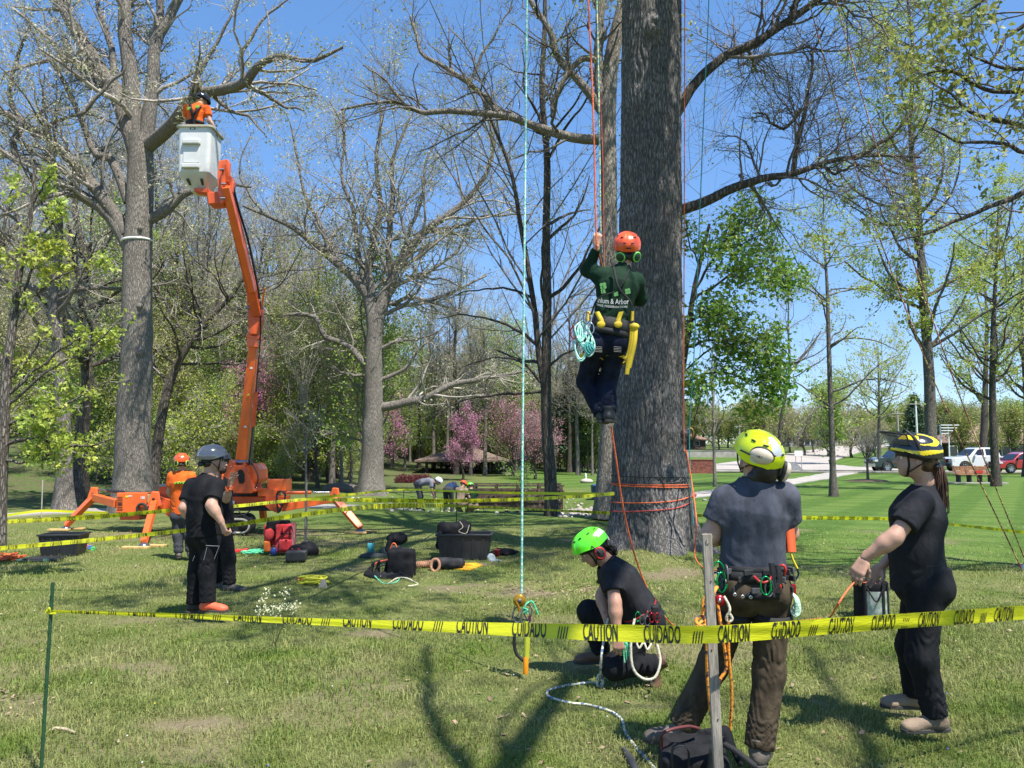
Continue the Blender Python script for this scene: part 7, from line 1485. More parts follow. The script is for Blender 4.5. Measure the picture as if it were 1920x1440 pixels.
def pat_r(u, e): return ((np.abs(u-math.pi) < .33) & (e > .30) & (e < 1.25)) | ((np.abs(np.abs(u-math.pi)-1.0) < .16) & (e < .28) & (e > -.2))
hc = J['hd']+RH@np.array([0, 0, .028]); hm, TH = helmet(man, hc, RH, YH, 1.03, WST, pat_r)
muff(hm, TH(-.095, .075, .045), nrm(RH@np.array([-.62, .78, .1])), 1.15, CRMF, sz=(.052, .036, .024), up=RH[:, 2], arm_to=TH(.015, .113, .03))
muff(hm, TH(-.120, -.085, -.045), nrm(RH@np.array([-.55, -.82, -.1])), 1.1, CRMF, sz=(.034, .050, .024), up=RH[:, 2], arm_to=TH(.01, -.113, .02))
v, t_ = glyphs("AIR"); 
mb = MB(); mn = nrm(RH@np.array([-.62, .78, .1])); mR = frame(np.cross(RH[:, 2], mn), mn); mc = TH(-.095, .075, .045)
for j, ch in enumerate(("A", "I", "S")):
    v, t_ = glyphs(ch); q = np.stack([(v[:, 0]*.008+(j-1)*.011-.012), v[:, 1]*.012-.004, 0*v[:, 0]+.0275], -1); mb.add(q@mR.T+mc, t_, 1 if j == 0 else 0)
mb.build("lettering", [BUCK, M("red_print", (.6,.03,.03), .5, var=0)], hm)
mb = MB(); s = Soft(.02); s.cone(TH(-.07, 0, -.06), J['nk']+[0, -.04, .02], .075, .05, flat=RH[:, 0], fs=1.1).noise(.006, 40, 3); s.into(mb, .009); mb.build("hair", H_DRK, man)
# harness belt with hardware
pc_ = J['pv']; RB = frame((0, 1, .0), (0, -.05, 1)); hn = None
hb1 = belt(man, pc_+[0, 0, .040], RB, .135, .182, .060, WEB, "harness_belt"); belt(man, pc_+[0, 0, .075], RB, .128, .172, .045, WEB, "harness_belt"); belt(man, pc_+[.0, 0, -.025], RB, .145, .185, .040, WEB, "harness_belt", tilt=.02)
for d in 'LR': th_c = J['h'+d]*.72+J['k'+d]*.28; Rt = frame((0, 1, 0), nrm(J['h'+d]-J['k'+d])); belt(man, th_c, Rt, .10, .105, .045, WEB, "leg_loop", tilt=.02)
rg = np.random.default_rng(61); rows_ = []
for i in range(15):
    a = math.pi*(1.0+.82*(i/14-.5)); dz = (.072, .035, -.018)[i % 3]; c_ = pc_+np.array([-.19*math.sin(a-math.pi), -abs(.140*math.cos(a-math.pi))-.008, dz]); mb = MB(); mb.box(c_, (.042+.02*rg.random(), .014, .030), rotz(a-math.pi)); bevel(mb.build("belt_fitting", BUCK if i % 4 == 0 else PLAS, hb1), .004, 2)
for (x, zz_, rr) in ((-.145,-.045,.012),(-.105,-.055,.012),(-.065,-.058,.012)): mb = MB(); mb.lathe(pc_+[x, -.158, zz_+.01], [(.004,.001),(.009,.002),(.010,-.002)], 10, rotx(math.pi/2)); mb.build("rivet", RIM, hb1)
for (px, py, py2, w_) in ((1446,1056,1100,.03),(1458,1060,1108,.028),(1452,1080,1112,.03)): mb = MB(); mb.ribbon([P(px,py,YM-.175), P(px+4,(py+py2)/2,YM-.185), P(px-2,py2,YM-.18)], (1,0,0), w_, .004); mb.build("strap_end", WEB, hb1)
RX = frame((1,0,0), (0,0,1))
mb = MB(); mb.tube(spline([P(1413,1080,YM-.18), P(1424,1090,YM-.19), P(1434,1092,YM-.2), P(1444,1086,YM-.19), P(1445,1078,YM-.18)], 16), .006, 7); mb.build("gear_loop", M("red_gear_loop", (.60,.03,.02), .35, var=0), hb1)
mb = MB(); mb.tube(spline([P(1461,1062,YM-.17), P(1469,1060,YM-.18), P(1473,1068,YM-.18), P(1471,1078,YM-.17)], 12), .006, 7); mb.build("gear_loop", M("red_gear_loop", (.60,.03,.02)), hb1)
mb = MB(); mb.tube(spline([P(1459,1108,YM-.17), P(1463,1100,YM-.18), P(1461,1094,YM-.18)], 8), .007, 7); mb.build("gear_loop", M("red_gear_loop", (.60,.03,.02)), hb1)
AGRN = M("anodised_green", (.01, .35, .10), .25, .7, var=0); ARED = M("anodised_red", (.50, .02, .03), .25, .7, var=0); ABLU = M("anodised_navy", (.03, .05, .10), .25, .7, var=0)
carabiner(hb1, P(1436,1102,YM-.2), frame((1,0,0),(.15,0,1)), AGRN, .045, AGRN); carabiner(hb1, P(1442,1106,YM-.19), frame((1,.3,0),(.2,0,1)), BUCK, .042, PLAS)
# left hip: rope bundle, carabiners, pulley
carabiner(hb1, P(1347,1078,YM-.09), RX, AGRN, .055, AGRN); carabiner(hb1, P(1353,1096,YM-.11), frame((1,.4,0),(0,0,1)), AGRN, .05, AGRN); carabiner(hb1, P(1343,1096,YM-.10), frame((1,-.4,0),(.2,0,1)), ABLU, .05, ABLU); carabiner(hb1, P(1362,1080,YM-.12), frame((0,1,0),(0,0,1)), BUCK, .045)
mb = MB(); mb.lathe(P(1349,1126,YM-.13), [(0,.016),(.026,.014),(.030,0),(.026,-.014),(0,-.016)], 20, rotx(math.pi/2)); mb.lathe(P(1349,1126,YM-.147), [(0,.008),(.010,.006),(.011,0)], 12, rotx(math.pi/2), mat=1); mb.build("pulley", [ARED, CHR], hb1)
rp = MB()
for j in range(5):
    ph = j*1.3; ex = 1330+j*5
    rp.tube(spline([P(1345,1100,YM-.14), P(1322+j*3,1120,YM-.14-.01*j), P(1318+(j%3)*7,1150,YM-.15), P(1328+(j%2)*9-4,1172,YM-.16), P(1318+(j*7)%18,1196,YM-.15)], 20), .0085, 7)
rp.tube(spline([P(1325,1196,YM-.15), P(1326,1260,YM-.13), P(1331,1320,YM-.12), P(1336,1362,YM-.10)], 24), .0085, 7); rp.tube(spline([P(1345,1130,YM-.14), P(1356,1200,YM-.14), P(1362,1250,YM-.13), P(1350,1275,YM-.13), P(1343,1300,YM-.12)], 24), .0085, 7)
rp.tube(spline([P(1366,1160,YM-.15), P(1366,1220,YM-.14), P(1372,1300,YM-.12), P(1369,1368,YM-.10)], 24), .0085, 7)
for j in range(4): t = np.linspace(0, 6.28, 20)[:-1]; c_ = P(1322,1166+j*7,YM-.16); rp.tube([c_+np.array([.045*math.cos(a), .02*math.sin(a+j), .022*math.sin(a)+.01*math.cos(a)*j]) for a in t], .0085, 7, closed=True)
rp.build("rope_bundle", R_YB, hb1)
mb = MB(); mb.tube(spline([P(1357,1118,YM-.14), P(1366,1134,YM-.15), P(1368,1146,YM-.155), P(1362,1158,YM-.15), P(1366,1166,YM-.15), P(1373,1160,YM-.15), P(1366,1148,YM-.15)], 26), .0075, 7); mb.build("lanyard", R_CREAM, hb1)
# right hip: red device and mint cord loops, folding saw
mb = MB(); mb.box(P(1486,1104,YM-.05), (.030,.03,.052)); bevel(mb.build("rope_grab", ARED, hb1), .006, 2); carabiner(hb1, P(1484,1090,YM-.06), RX, BUCK, .035)
mb = MB(); 
for j in range(4): mb.tube(spline([P(1486,1112,YM-.06), P(1497-j*2,1125,YM-.07-.01*j), P(1500-j*3,1147,YM-.08), P(1492,1156-j*2,YM-.08), P(1484+j,1146,YM-.07), P(1490,1132,YM-.06)], 20), .006, 6)
mb.build("cord_loops", R_MINT, hb1)
mb = MB(); mb.ribbon([P(1478,985,YM+.02), P(1480,1010,YM+.0), P(1482,1036,YM-.02)], (1,.2,0), .045, .02); mb.build("saw_scabbard", M("orange_scabbard", (.65,.10,.02), .4, var=0), hb1)
mb = MB(); mb.tube(spline([P(1483,1038,YM-.03), P(1487,1050,YM-.03), P(1495,1066,YM-.03)], 10), .006, 7); mb.build("hook", M("yellow_coated", (.75,.55,.03), .4, var=0), hb1); mb = MB(); mb.tube(spline([P(1495,1066,YM-.03), P(1497,1078,YM-.03), P(1491,1088,YM-.03)], 10), .005, 7); mb.build("hook", ABLU, hb1)

# --- the woman in the black and yellow helmet, in profile
YW = 4.62
J = dict(hd=P(1716,862,YW), nk=P(1738,905,YW+.01), ch=P(1722,965,YW+.02), wa=P(1716,1035,YW+.02), pv=P(1727,1090,YW+.03), sL=P(1728,942,YW-.15), sR=P(1726,942,YW+.19), eL=P(1676,1008,YW-.20), wL=P(1622,1046,YW-.14), eR=P(1695,1020,YW+.24), wR=P(1655,1060,YW+.25),
         hL=P(1735,1105,YW-.06), kL=P(1728,1235,YW-.10), aL=P(1754,1342,YW-.10), tL=P(1690,1368,YW-.12), hR=P(1727,1105,YW+.12), kR=P(1708,1210,YW+.22), aR=P(1716,1302,YW+.28), tR=P(1668,1325,YW+.3))
wom, T, RH = person("woman with a long brown ponytail and a black and yellow helmet, in black, facing left", J, (-1, .08, .05), (-1, .30, .08), C_CHAR, C_BLK2, B_TAN, h=.0095, z=.98, tor=(.158,.152,.166,.058), pel=(.172,.172), depth=1.12, leg=(.104,.082,.070), bust=1, butt=.016, hands=dict(L=dict(d=(-.55,-.1,-.85), n=(-.5,-.8,.3), curl=.55, flip=1), R=dict(curl=.4)), folds=.009, folds2=.010, hem=-.02, armr=(.053,.046,.029), sleeve=.66, hu=(.05,0,1), bell=.012)
BHM = M("helmet_black_gloss", (.02, .02, .024), .2, var=0, coat=.5); YHM = M("helmet_stripe_yellow", (.80, .62, .01), .3, var=0, coat=.4)
def pat_w(u, e):
    a = np.abs(((u+math.pi) % (2*math.pi))-math.pi)          # 0 front .. pi back
    line = -.02-.18*np.clip((a-.7)/1.0, 0, 1)+.24*np.clip((a-1.8)/.9, 0, 1)
    lower = (e > line) & (e < line+.13+.12*np.exp(-((a-1.9)/.4)**2)) & (a > .35) & (a < 2.9)
    top = ((e > .62) & (e < .95) & (a > .5) & (a < 1.55)); arc = (np.abs(np.hypot((a-1.55)/1.0, (e-.72)/.42)-1.) < .2) & (a > 1.45) & (e > .32)
    return lower | top | arc
hc = J['hd']+RH@np.array([0, 0, .026]); hm, TH = helmet(wom, hc, RH, BHM, 1.06, YHM, pat_w, vents=False)
mb = MB(); q = []
for e_ in np.linspace(.75, 1.30, 8):
    for a in np.linspace(-1.15, 1.15, 17): vv = (e_-.75)/.55; q.append(TH((.135+.055*vv)*math.cos(a)-.005, (.120+.01*vv)*math.sin(a), .050+.050*vv+.02*math.cos(a)*vv))
idx = np.arange(8*17).reshape(8, 17); mb.add(q, np.stack([idx[:-1,:-1], idx[1:,:-1], idx[1:,1:], idx[:-1,1:]], -1).reshape(-1, 4), 0, True)
vz = mb.build("visor", M("smoked_visor", (.10, .11, .11), .15, var=0, alpha=.5, spec=.8), hm); sm = vz.modifiers.new("s", 'SOLIDIFY'); sm.thickness = .003
mb = MB(); mb.tube([q[i] for i in list(idx[-1])], .006, 6); mb.tube([q[i] for i in list(idx[:, 0])], .005, 6); mb.tube([q[i] for i in list(idx[:, -1])], .005, 6); mb.build("visor_frame", PLAS, vz)
for sy in (1, -1): mb = MB(); mb.ribbon(spline([TH(.0,.118*sy,.03), TH(.03,.118*sy,.09), TH(.075,.10*sy,.135)], 8), RH[:, 0], .022, .004); mb.build("visor_arm", PLAS, vz)
s = Soft(.03); s.ball(T(-.03, 0, .0), np.array([.085, .079, .085]), RH).cone(T(-.09, 0, -.01), T(-.11, 0, -.035), .035, .022).noise(.004, 60, 3); mb = MB(); s.into(mb, .008); mb.build("hair", H_BRN, wom)
strands(wom, None, [T(-.085,0,-.01), T(-.125,0,-.03), T(-.135,0,-.10), T(-.140,-.01,-.20), T(-.150,-.01,-.30), T(-.135,0,-.36)], 150, .03, [.016,.024,.036,.042,.036,.010], H_BRN, "ponytail", .0035)
mb = MB(); t = np.linspace(0, 6.28, 18)[:-1]; mb.tube([T(-.115,0,-.025)+np.array([.020*math.cos(a), .020*math.sin(a), .006*math.cos(a)]) for a in t], .006, 6, closed=True); mb.build("hair_tie", WEB, wom)
for a, b_, w_ in (((1738,1062),(1770,1060),.004),): mb = MB(); mb.tube([P(a[0],a[1],YW-.20), P(b_[0],b_[1],YW-.15)], .002, 5); mb.build("pocket_seam", WEB, wom)

# --- the kneeling man in the lime helmet
YK = 5.72
J = dict(hd=P(1113,1030,YK), nk=P(1141,1056,YK), ch=P(1162,1090,YK), wa=P(1193,1132,YK), pv=P(1213,1163,YK), sL=P(1146,1075,YK-.15), sR=P(1146,1070,YK+.18), eL=P(1153,1130,YK-.24), wL=P(1157,1188,YK-.28), eR=P(1128,1118,YK+.14), wR=P(1136,1158,YK+.02),
         hL=P(1212,1178,YK-.08), kL=P(1152,1252,YK-.16), aL=P(1232,1245,YK-.12), tL=P(1238,1278,YK-.12), hR=P(1208,1175,YK+.10), kR=P(1104,1146,YK+.20), aR=P(1128,1222,YK+.24), tR=P(1090,1240,YK+.24))
kn_, T, RH = person("man in a lime green helmet kneeling on the grass over ropes", J, nrm(np.array([-.8, 0, -.55])), (-.80, -.08, -.55), C_CHAR, C_BLK2, B_BRN, hu=(-.55, 0, .9), h=.0105, tor=(.160,.152,.178,.068), pel=(.160,.155), depth=1.25, leg=(.096,.080,.070), hands=dict(L=dict(d=(.1,-.1,-1), n=(0,-1,0), curl=.6), R=dict(d=(.3,-.3,-.9), n=(-.5,.6,0), curl=.9)), folds=.010, folds2=.010, skin=SKIN2, bootup=dict(L=(.95,0,.25)), sleeve=.62)
LIME = M("helmet_lime", (.12, .85, .02), .25, var=0, coat=.5); hc = J['hd']+RH@np.array([0, 0, .028]); hm, TH = helmet(kn_, hc, RH, LIME, 1.03, WST, lambda u, e: (np.abs(np.abs(u-math.pi)-.75) < .28) & (e > .15) & (e < .55))
muff(hm, TH(-.012, .108, -.055), nrm(RH@np.array([0, 1, -.05])), 1.1, PLAS, ring=M("red_ring", (.65,.03,.02), .4, var=0), up=RH[:, 2], arm_to=TH(.01, .116, .02)); muff(hm, TH(-.12, -.06, -.02), nrm(RH@np.array([-.9, -.4, 0])), 1.05, CRMF, up=RH[:, 2], arm_to=TH(.0, -.113, .02))
strands(kn_, None, [T(-.07,.02,-.0), T(-.10,.0,-.04), T(-.105,0,-.08), T(-.10,.0,-.12)], 70, .03, [.05,.05,.045,.02], H_DRK, "hair", .004); 
s = Soft(.02); s.ball(T(.05,0,-.07), (.035,.045,.035), RH).noise(.004,60,2); mb = MB(); s.into(mb, .008); mb.build("beard", H_DRK, kn_)
RB = frame(nrm(np.array([-.8,0,-.55])), nrm(J['nk']-J['pv'])); hb2 = belt(kn_, J['pv']+nrm(J['nk']-J['pv'])*.06, RB, .140, .170, .055, WEB, "harness_belt"); belt(kn_, J['pv']+nrm(J['nk']-J['pv'])*.09, RB, .135, .165, .012, M("red_gear_loop",(.6,.03,.02)), "belt_trim")
for px, py, mt in ((1196,1158,AGRN),(1222,1160,ARED),(1214,1166,BUCK),(1232,1160,ARED),(1204,1164,BUCK)): carabiner(hb2, P(px,py,YK-.26), frame((1,.2,0),(.1,0,1)), mt, .032, mt)
mb = MB(); mb.box(P(1228,1148,YK-.20), (.05,.04,.09)); bevel(mb.build("pouch", WEB, hb2), .01, 2)
mb = MB(); mb.tube(spline([P(1190,1160,YK-.26), P(1183,1200,YK-.30), P(1186,1250,YK-.32), P(1205,1272,YK-.33), P(1228,1270,YK-.33), P(1238,1240,YK-.30), P(1232,1208,YK-.27)], 40), .0095, 8); mb.build("lanyard", R_CREAM, hb2)
mb = MB(); mb.tube(spline([P(1192,1200,YK-.3), P(1198,1215,YK-.31), P(1207,1205,YK-.3), P(1214,1218,YK-.31), P(1224,1200,YK-.28)], 26), .0075, 7); mb.build("cord_loops", R_CREAM, hb2)
mb = MB()
for j, px in enumerate((1169,1173,1177)): mb.tube(spline([P(1173,1200,YK-.28), P(px,1215,YK-.29), P(px+2,1242-j*6,YK-.29)], 10), .0055, 6)
mb.tube([P(1170,1203,YK-.28), P(1178,1212,YK-.28)], .014, 8); mb.build("green_cord", R_GRN, hb2)
rope("cream and blue rope running from the kneeling man's hand over the grass", [P(1140,1160,YK-.02), P(1133,1195,YK-.15), P(1127,1235,YK-.25), G(1124,1276,.03), G(1100,1280,.015), G(1060,1286,.015), G(1030,1294,.015), G(1027,1304,.015), G(1045,1312,.02), G(1070,1318,.012), G(1105,1322,.012), G(1145,1334,.012), G(1166,1350,.012), G(1172,1372,.012), G(1190,1398,.012), G(1225,1438,.012), G(1250,1465,.012)], .0085, R_CRB, 110)
mb = MB(); 
for j in range(3): t = np.linspace(0, 6.28, 20)[:-1]; mb.tube([G(1125,1279,.03)+np.array([.022*math.cos(a), .015*math.sin(a+j), .04*math.sin(a)+.01*j]) for a in t], .0075, 7, closed=True)
o = mb.build("rope_knot", R_CRB); tag(o, "knot of cream and blue rope on the grass before the kneeling man", "knot")

# --- the pair at the left
YB = 7.75
J = dict(hd=P(398,864,YB), nk=P(392,893,YB), ch=P(384,925,YB), wa=P(381,965,YB), pv=P(384,1000,YB), sL=P(359,911,YB+.05), sR=P(407,911,YB-.10), eL=P(346,952,YB-.05), wL=P(364,984,YB+.05), eR=P(396,948,YB-.22), wR=P(416,980,YB-.20),
         hL=P(374,1012,YB+.03), kL=P(368,1074,YB+.05), aL=P(365,1132,YB+.06), tL=P(392,1148,YB+.1), hR=P(395,1012,YB-.04), kR=P(389,1072,YB-.06), aR=P(389,1130,YB-.10), tR=P(430,1150,YB-.12))
bm_, T, RH = person("man in a silver helmet and black t-shirt and trousers with orange shoes", J, nrm(np.array([.75, .62, 0])), nrm(np.array([.80, .55, .05])), C_BLK, C_BLK, dict(L=B_BLK, R=B_ORG), h=.0115, tor=(.182,.180,.188,.070), pel=(.178,.165), depth=1.2, belly=1, leg=(.094,.078,.075), hands=dict(L=False, R=dict(d=(.35,0,-.95), n=(-.6,-.8,0), curl=1.0)), folds=.010, folds2=.012, hem=-.01, armr=(.056,.050,.031), sleeve=.70)
GRYH = M("helmet_grey_gloss", (.10, .11, .13), .15, .3, var=0, coat=.7); hc = J['hd']+RH@np.array([0, 0, .030]); hm, TH = helmet(bm_, hc, RH, GRYH, 1.06, M("helmet_silver_edge", (.6,.62,.64), .3, .5, var=0), lambda u, e: (np.abs(np.abs(u-math.pi)-.22-.15*np.sin(e*2)) < .06) & (e > .0) & (e < 1.1), vents=False)
mb = MB(); 
for sy in (1, -1): mb.tube([T(.085,.035*sy,.012), T(.07,.072*sy,.014), T(-.01,.080*sy,.012)], .004, 6); mb.ell(T(.092,.032*sy,.008), (.006,.024,.018), RH, 10, 6)
mb.build("sunglasses", PLAS, bm_); s = Soft(.02); s.ball(T(-.04,0,-.02), (.055,.073,.05), RH).noise(.004,50,1); mb = MB(); s.into(mb, .01); mb.build("hair", H_DRK, bm_)
for a, b_, c2 in (((386,1023),(411,1024),0),((388,1026),(382,1050),0),((411,1024),(402,1048),0),((365,1042),(361,1052),0)): mb = MB(); mb.tube([P(a[0],a[1],YB-.21), P(b_[0],b_[1],YB-.20)], .002, 5); mb.build("zip", M("pale_zip", (.35,.35,.34), .5, var=0), bm_)
YC = 9.35
J = dict(hd=P(411,869,YC), nk=P(405,892,YC), ch=P(408,922,YC), wa=P(408,955,YC), pv=P(412,985,YC), sL=P(395,906,YC+.16), sR=P(420,908,YC-.10), eL=P(400,938,YC+.3), wL=P(424,940,YC+.35), eR=P(424,936,YC-.14), wR=P(431,910,YC-.26),
         hL=P(405,994,YC+.1), kL=P(405,1045,YC+.12), aL=P(406,1092,YC+.14), tL=P(430,1100,YC+.1), hR=P(420,994,YC-.05), kR=P(429,1046,YC-.06), aR=P(430,1096,YC-.08), tR=P(462,1110,YC-.1))
bd_, T, RH = person("bearded man in black half hidden behind the silver helmeted man, raising his open hand", J, nrm(np.array([.8, -.5, 0])), nrm(np.array([.9, -.35, 0])), C_BLK, C_BLK, B_GRY, h=.013, tor=(.175,.17,.18,.068), pel=(.17,.16), depth=1.2, belly=1, leg=(.094,.076,.072), hands=dict(L=False, R=dict(d=(.35,-.1,.95), n=(-.8,.5,.3), curl=.22, spread=.35)), folds=.013, folds2=.009)
s = Soft(.03); s.ball(T(.055,0,-.075), (.04,.055,.05), RH).noise(.006,40,2); mb = MB(); s.into(mb, .01); mb.build("beard", H_DRK, bd_); helmet(bd_, J['hd']+RH@np.array([0,0,.028]), RH, BHM, 1.03, vents=False)
mb = MB(); mb.tube(spline([T(.06,.0,-.13), P(417,903,YC-.28), P(427,922,YC-.3)], 12), .012, 6); mb.tube([P(404,897,YC-.22), P(412,905,YC-.28)], .02, 6); mb.build("orange_strap", OR, bd_)
mb = MB(); t = np.linspace(0, 6.28, 20)[:-1]; wq = J['wR']; 
for k_ in range(3): mb.tube([wq+np.array([.034*math.cos(a), .034*math.sin(a), -.02-.014*k_]) for a in t], .008, 6, closed=True)
mb.build("wristband", OR, bd_)
# --- man in orange behind them
YO = 11.95
J = dict(hd=P(340,868,YO), nk=P(341,884,YO), ch=P(340,905,YO), wa=P(340,935,YO), pv=P(341,962,YO), sL=P(322,893,YO), sR=P(359,893,YO), eL=P(318,922,YO+.02), wL=P(327,938,YO+.25), eR=P(363,921,YO+.02), wR=P(356,938,YO+.24),
         hL=P(332,970,YO), kL=P(334,1005,YO+.02), aL=P(335,1036,YO), tL=P(331,1042,YO+.25), hR=P(351,970,YO), kR=P(355,1004,YO+.02), aR=P(357,1034,YO), tR=P(360,1040,YO+.25))
og_, T, RH = person("man in an orange t-shirt and orange helmet seen from behind at the lift", J, (0, 1, 0), nrm(np.array([-.35, 1, 0])), C_ORG, C_GRY, B_GRY, h=.014, z=.95, hands=dict(L=dict(h=.009), R=dict(h=.009)), folds=.014, folds2=.010, face=False, leg=(.094,.078,.074))
ORH = M("helmet_orange", (.85, .10, .02), .3, var=0, coat=.4); GMF = M("muff_yellow_green", (.45, .60, .05), .4, var=0); hm, TH = helmet(og_, J['hd']+RH@np.array([0,0,.028]), RH, ORH, 1.0, vents=True)
muff(hm, TH(-.10, .06, -.03), nrm(RH@np.array([-.8, .6, 0])), 1.1, PLAS, ring=GMF, up=RH[:, 2]); muff(hm, TH(-.08, -.085, -.03), nrm(RH@np.array([-.6, -.8, 0])), 1.1, PLAS, ring=GMF, up=RH[:, 2])
def shape_print(par, cx, cy, pts, Y, mat, name="print"): mb = MB(); mb.prism([P(cx+a, cy+b_, Y) for a, b_ in pts], (0,-.002,0), (0,.03,0), 0); return mb.build(name, mat, par)
GPR = M("green_print", (.25, .50, .05), .7, var=0); GPR2 = M("leaf_print", (.10, .28, .08), .8, var=0)
for cx, r_ in ((329,3.2),(334,4),(339,3.4),(344,4.4),(349,3.4),(353,3)): shape_print(og_, cx, 906, [(r_*math.cos(a), 1.2-r_*abs(math.sin(a))*1.1) for a in np.linspace(0, math.pi, 9)], YO-.148, GPR)
# --- worker in the bucket
YU = 14.08; z_b = P(360, 238, YU)[2]
J = dict(hd=P(380,190,YU+.1), nk=P(374,196,YU), ch=P(368,212,YU), wa=P(366,232,YU), pv=P(366,252,YU), sL=P(350,203,YU+.02), sR=P(389,204,YU), eL=P(350,225,YU+.2), wL=P(362,215,YU+.4), eR=P(393,227,YU-.05), wR=P(403,242,YU+.0),
         hL=P(360,258,YU), kL=P(359,292,YU), aL=P(359,322,YU), tL=P(360,325,YU+.2), hR=P(374,258,YU), kR=P(375,292,YU), aR=P(375,322,YU), tR=P(375,325,YU+.2))
bw_, T, RH = person("worker in an orange t-shirt and black helmet leaning in the raised white bucket", J, (0, 1, 0), nrm(np.array([.45, 1, -.5])), C_ORG, C_BLK2, B_BLK, hu=(.3,.5,1), h=.015, z=.92, hands=dict(L=dict(h=.01), R=dict(h=.01)), face=False, folds2=.012)
helmet(bw_, J['hd']+RH@np.array([0,0,.028]), RH, BHM, 1.05, vents=False); s = Soft(.02); s.ball(T(-.05,0,-.03), (.06,.075,.05), RH).noise(.005,40,2); mb = MB(); s.into(mb, .012); mb.build("hair", H_BLD, bw_)
mb = MB(); 
for pts in ([P(356,196,YU-.06), P(360,210,YU-.17), P(364,235,YU-.17)], [P(377,198,YU-.08), P(368,208,YU-.17), P(355,234,YU-.15)]): mb.ribbon(spline(pts, 10), (1,0,.2), .05, .008)
mb.build("harness_straps", WEB, bw_); belt(bw_, J['wa'], frame((0,1,0),(0,0,1)), .13, .165, .06, WEB, "harness_belt")
for cx, cy in ((354,203),(370,200)): shape_print(bw_, cx, cy, [(4*math.cos(a), 3*math.sin(a)) for a in np.linspace(0, 6.28, 9)[:-1]], YU-.135, GPR)
# --- the climber
YQ = 6.45
J = dict(hd=P(1175,470,YQ+.04), nk=P(1169,500,YQ), ch=P(1157,540,YQ), wa=P(1150,585,YQ-.02), pv=P(1142,632,YQ-.02), sL=P(1124,517,YQ+.02), sR=P(1193,528,YQ+.04), eL=P(1103,506,YQ+.10), wL=P(1119,462,YQ-.02), eR=P(1199,560,YQ+.16), wR=P(1165,565,YQ+.36),
         hL=P(1116,648,YQ-.01), kL=P(1098,716,YQ+.22), aL=P(1128,776,YQ+.06), tL=P(1134,800,YQ+.26), hR=P(1156,648,YQ+.0), kR=P(1140,716,YQ+.14), aR=P(1142,774,YQ+.0), tR=P(1150,800,YQ+.2))
cl_, T, RH = person("climber in a dark green hoodie and orange helmet hanging on ropes beside the trunk", J, nrm(np.array([.15, 1, 0])), nrm(np.array([.05, .9, .45])), C_GRN, C_JEAN, B_BLK, hu=(0,-.4,1), h=.0105, z=.94, hands=dict(L=dict(d=(.05,-.05,1), n=(-.4,-.9,0), curl=1.05), R=dict(curl=.8)), longsleeve=True, tor=(.162,.160,.185,.078), pel=(.155,.165), depth=1.3, leg=(.100,.080,.070), butt=.015, folds=.011, folds2=.014, hem=.06, face=False, headz=1.05, armr=(.056,.046,.030))
hm, TH = helmet(cl_, J['hd']+RH@np.array([0,0,.030]), RH, ORH, 1.06, vents=True); NEON = M("muff_neon_green", (.20, .75, .08), .4, var=0); DGM = M("muff_dark_green", (.02, .05, .03), .5, var=0)
muff(hm, TH(-.112, .055, -.055), nrm(RH@np.array([-.9, .5, -.1])), 1.15, DGM, ring=NEON, up=RH[:, 2], sz=(.042,.040,.022)); muff(hm, TH(-.105, -.068, -.055), nrm(RH@np.array([-.8, -.6, -.1])), 1.15, DGM, ring=NEON, up=RH[:, 2], sz=(.040,.042,.022))
mb = MB(); mb.box(TH(-.139,0,.02), (.004,.045,.010), RH); mb.build("slot", BLK, hm)
# back print: arc of clovers and lettering
def on_back(par, px, py, txt, wpx, hpx, mat, Yb, bend=0, nm="lettering"):
    v, t_ = glyphs(txt, .01); x = px+v[:, 0]*wpx; y = py+hpx-v[:, 1]*hpx+bend*((v[:, 0]-.5)*2)**2+v[:, 0]*4; u = (x-1155)/46.
    q = np.array([P(a, b_, YQ-.0) for a, b_ in zip(x, y)]); q[:, 1] = Yb+.075*u**2; mb = MB(); f = np.array([P(a, b_, yy) for a, b_, yy in zip(x, y, q[:, 1])]); mb.add(f, t_); return mb.build(nm, mat, par)
on_back(cl_, 1115, 558, "Ahlum & Arbor", 64, 10, M("grey_print", (.50,.50,.48), .8, var=0), YQ-.190, -2); on_back(cl_, 1118, 571, "TREE PRESERVATION", 58, 4, M("grey_print", (.5,.5,.48)), YQ-.188, -2)
for cx, cy, r_ in ((1131,536,7),(1177,546,6),(1131,546,5),(1155,551,5)):
    for j in range(4):
        a = j*math.pi/2+.6; ox, oy = cx+math.cos(a)*r_*.55, cy+math.sin(a)*r_*.55; u = (ox-1155)/46.; mb = MB(); Yb = YQ-.182+.075*u*u
        pts = [P(ox+r_*.5*math.cos(b_), oy+r_*.5*math.sin(b_), Yb) for b_ in np.linspace(0, 6.28, 11)[:-1]]; mb.add(pts, [tuple(range(10))]); mb.build("clover_print", GPR2, cl_)
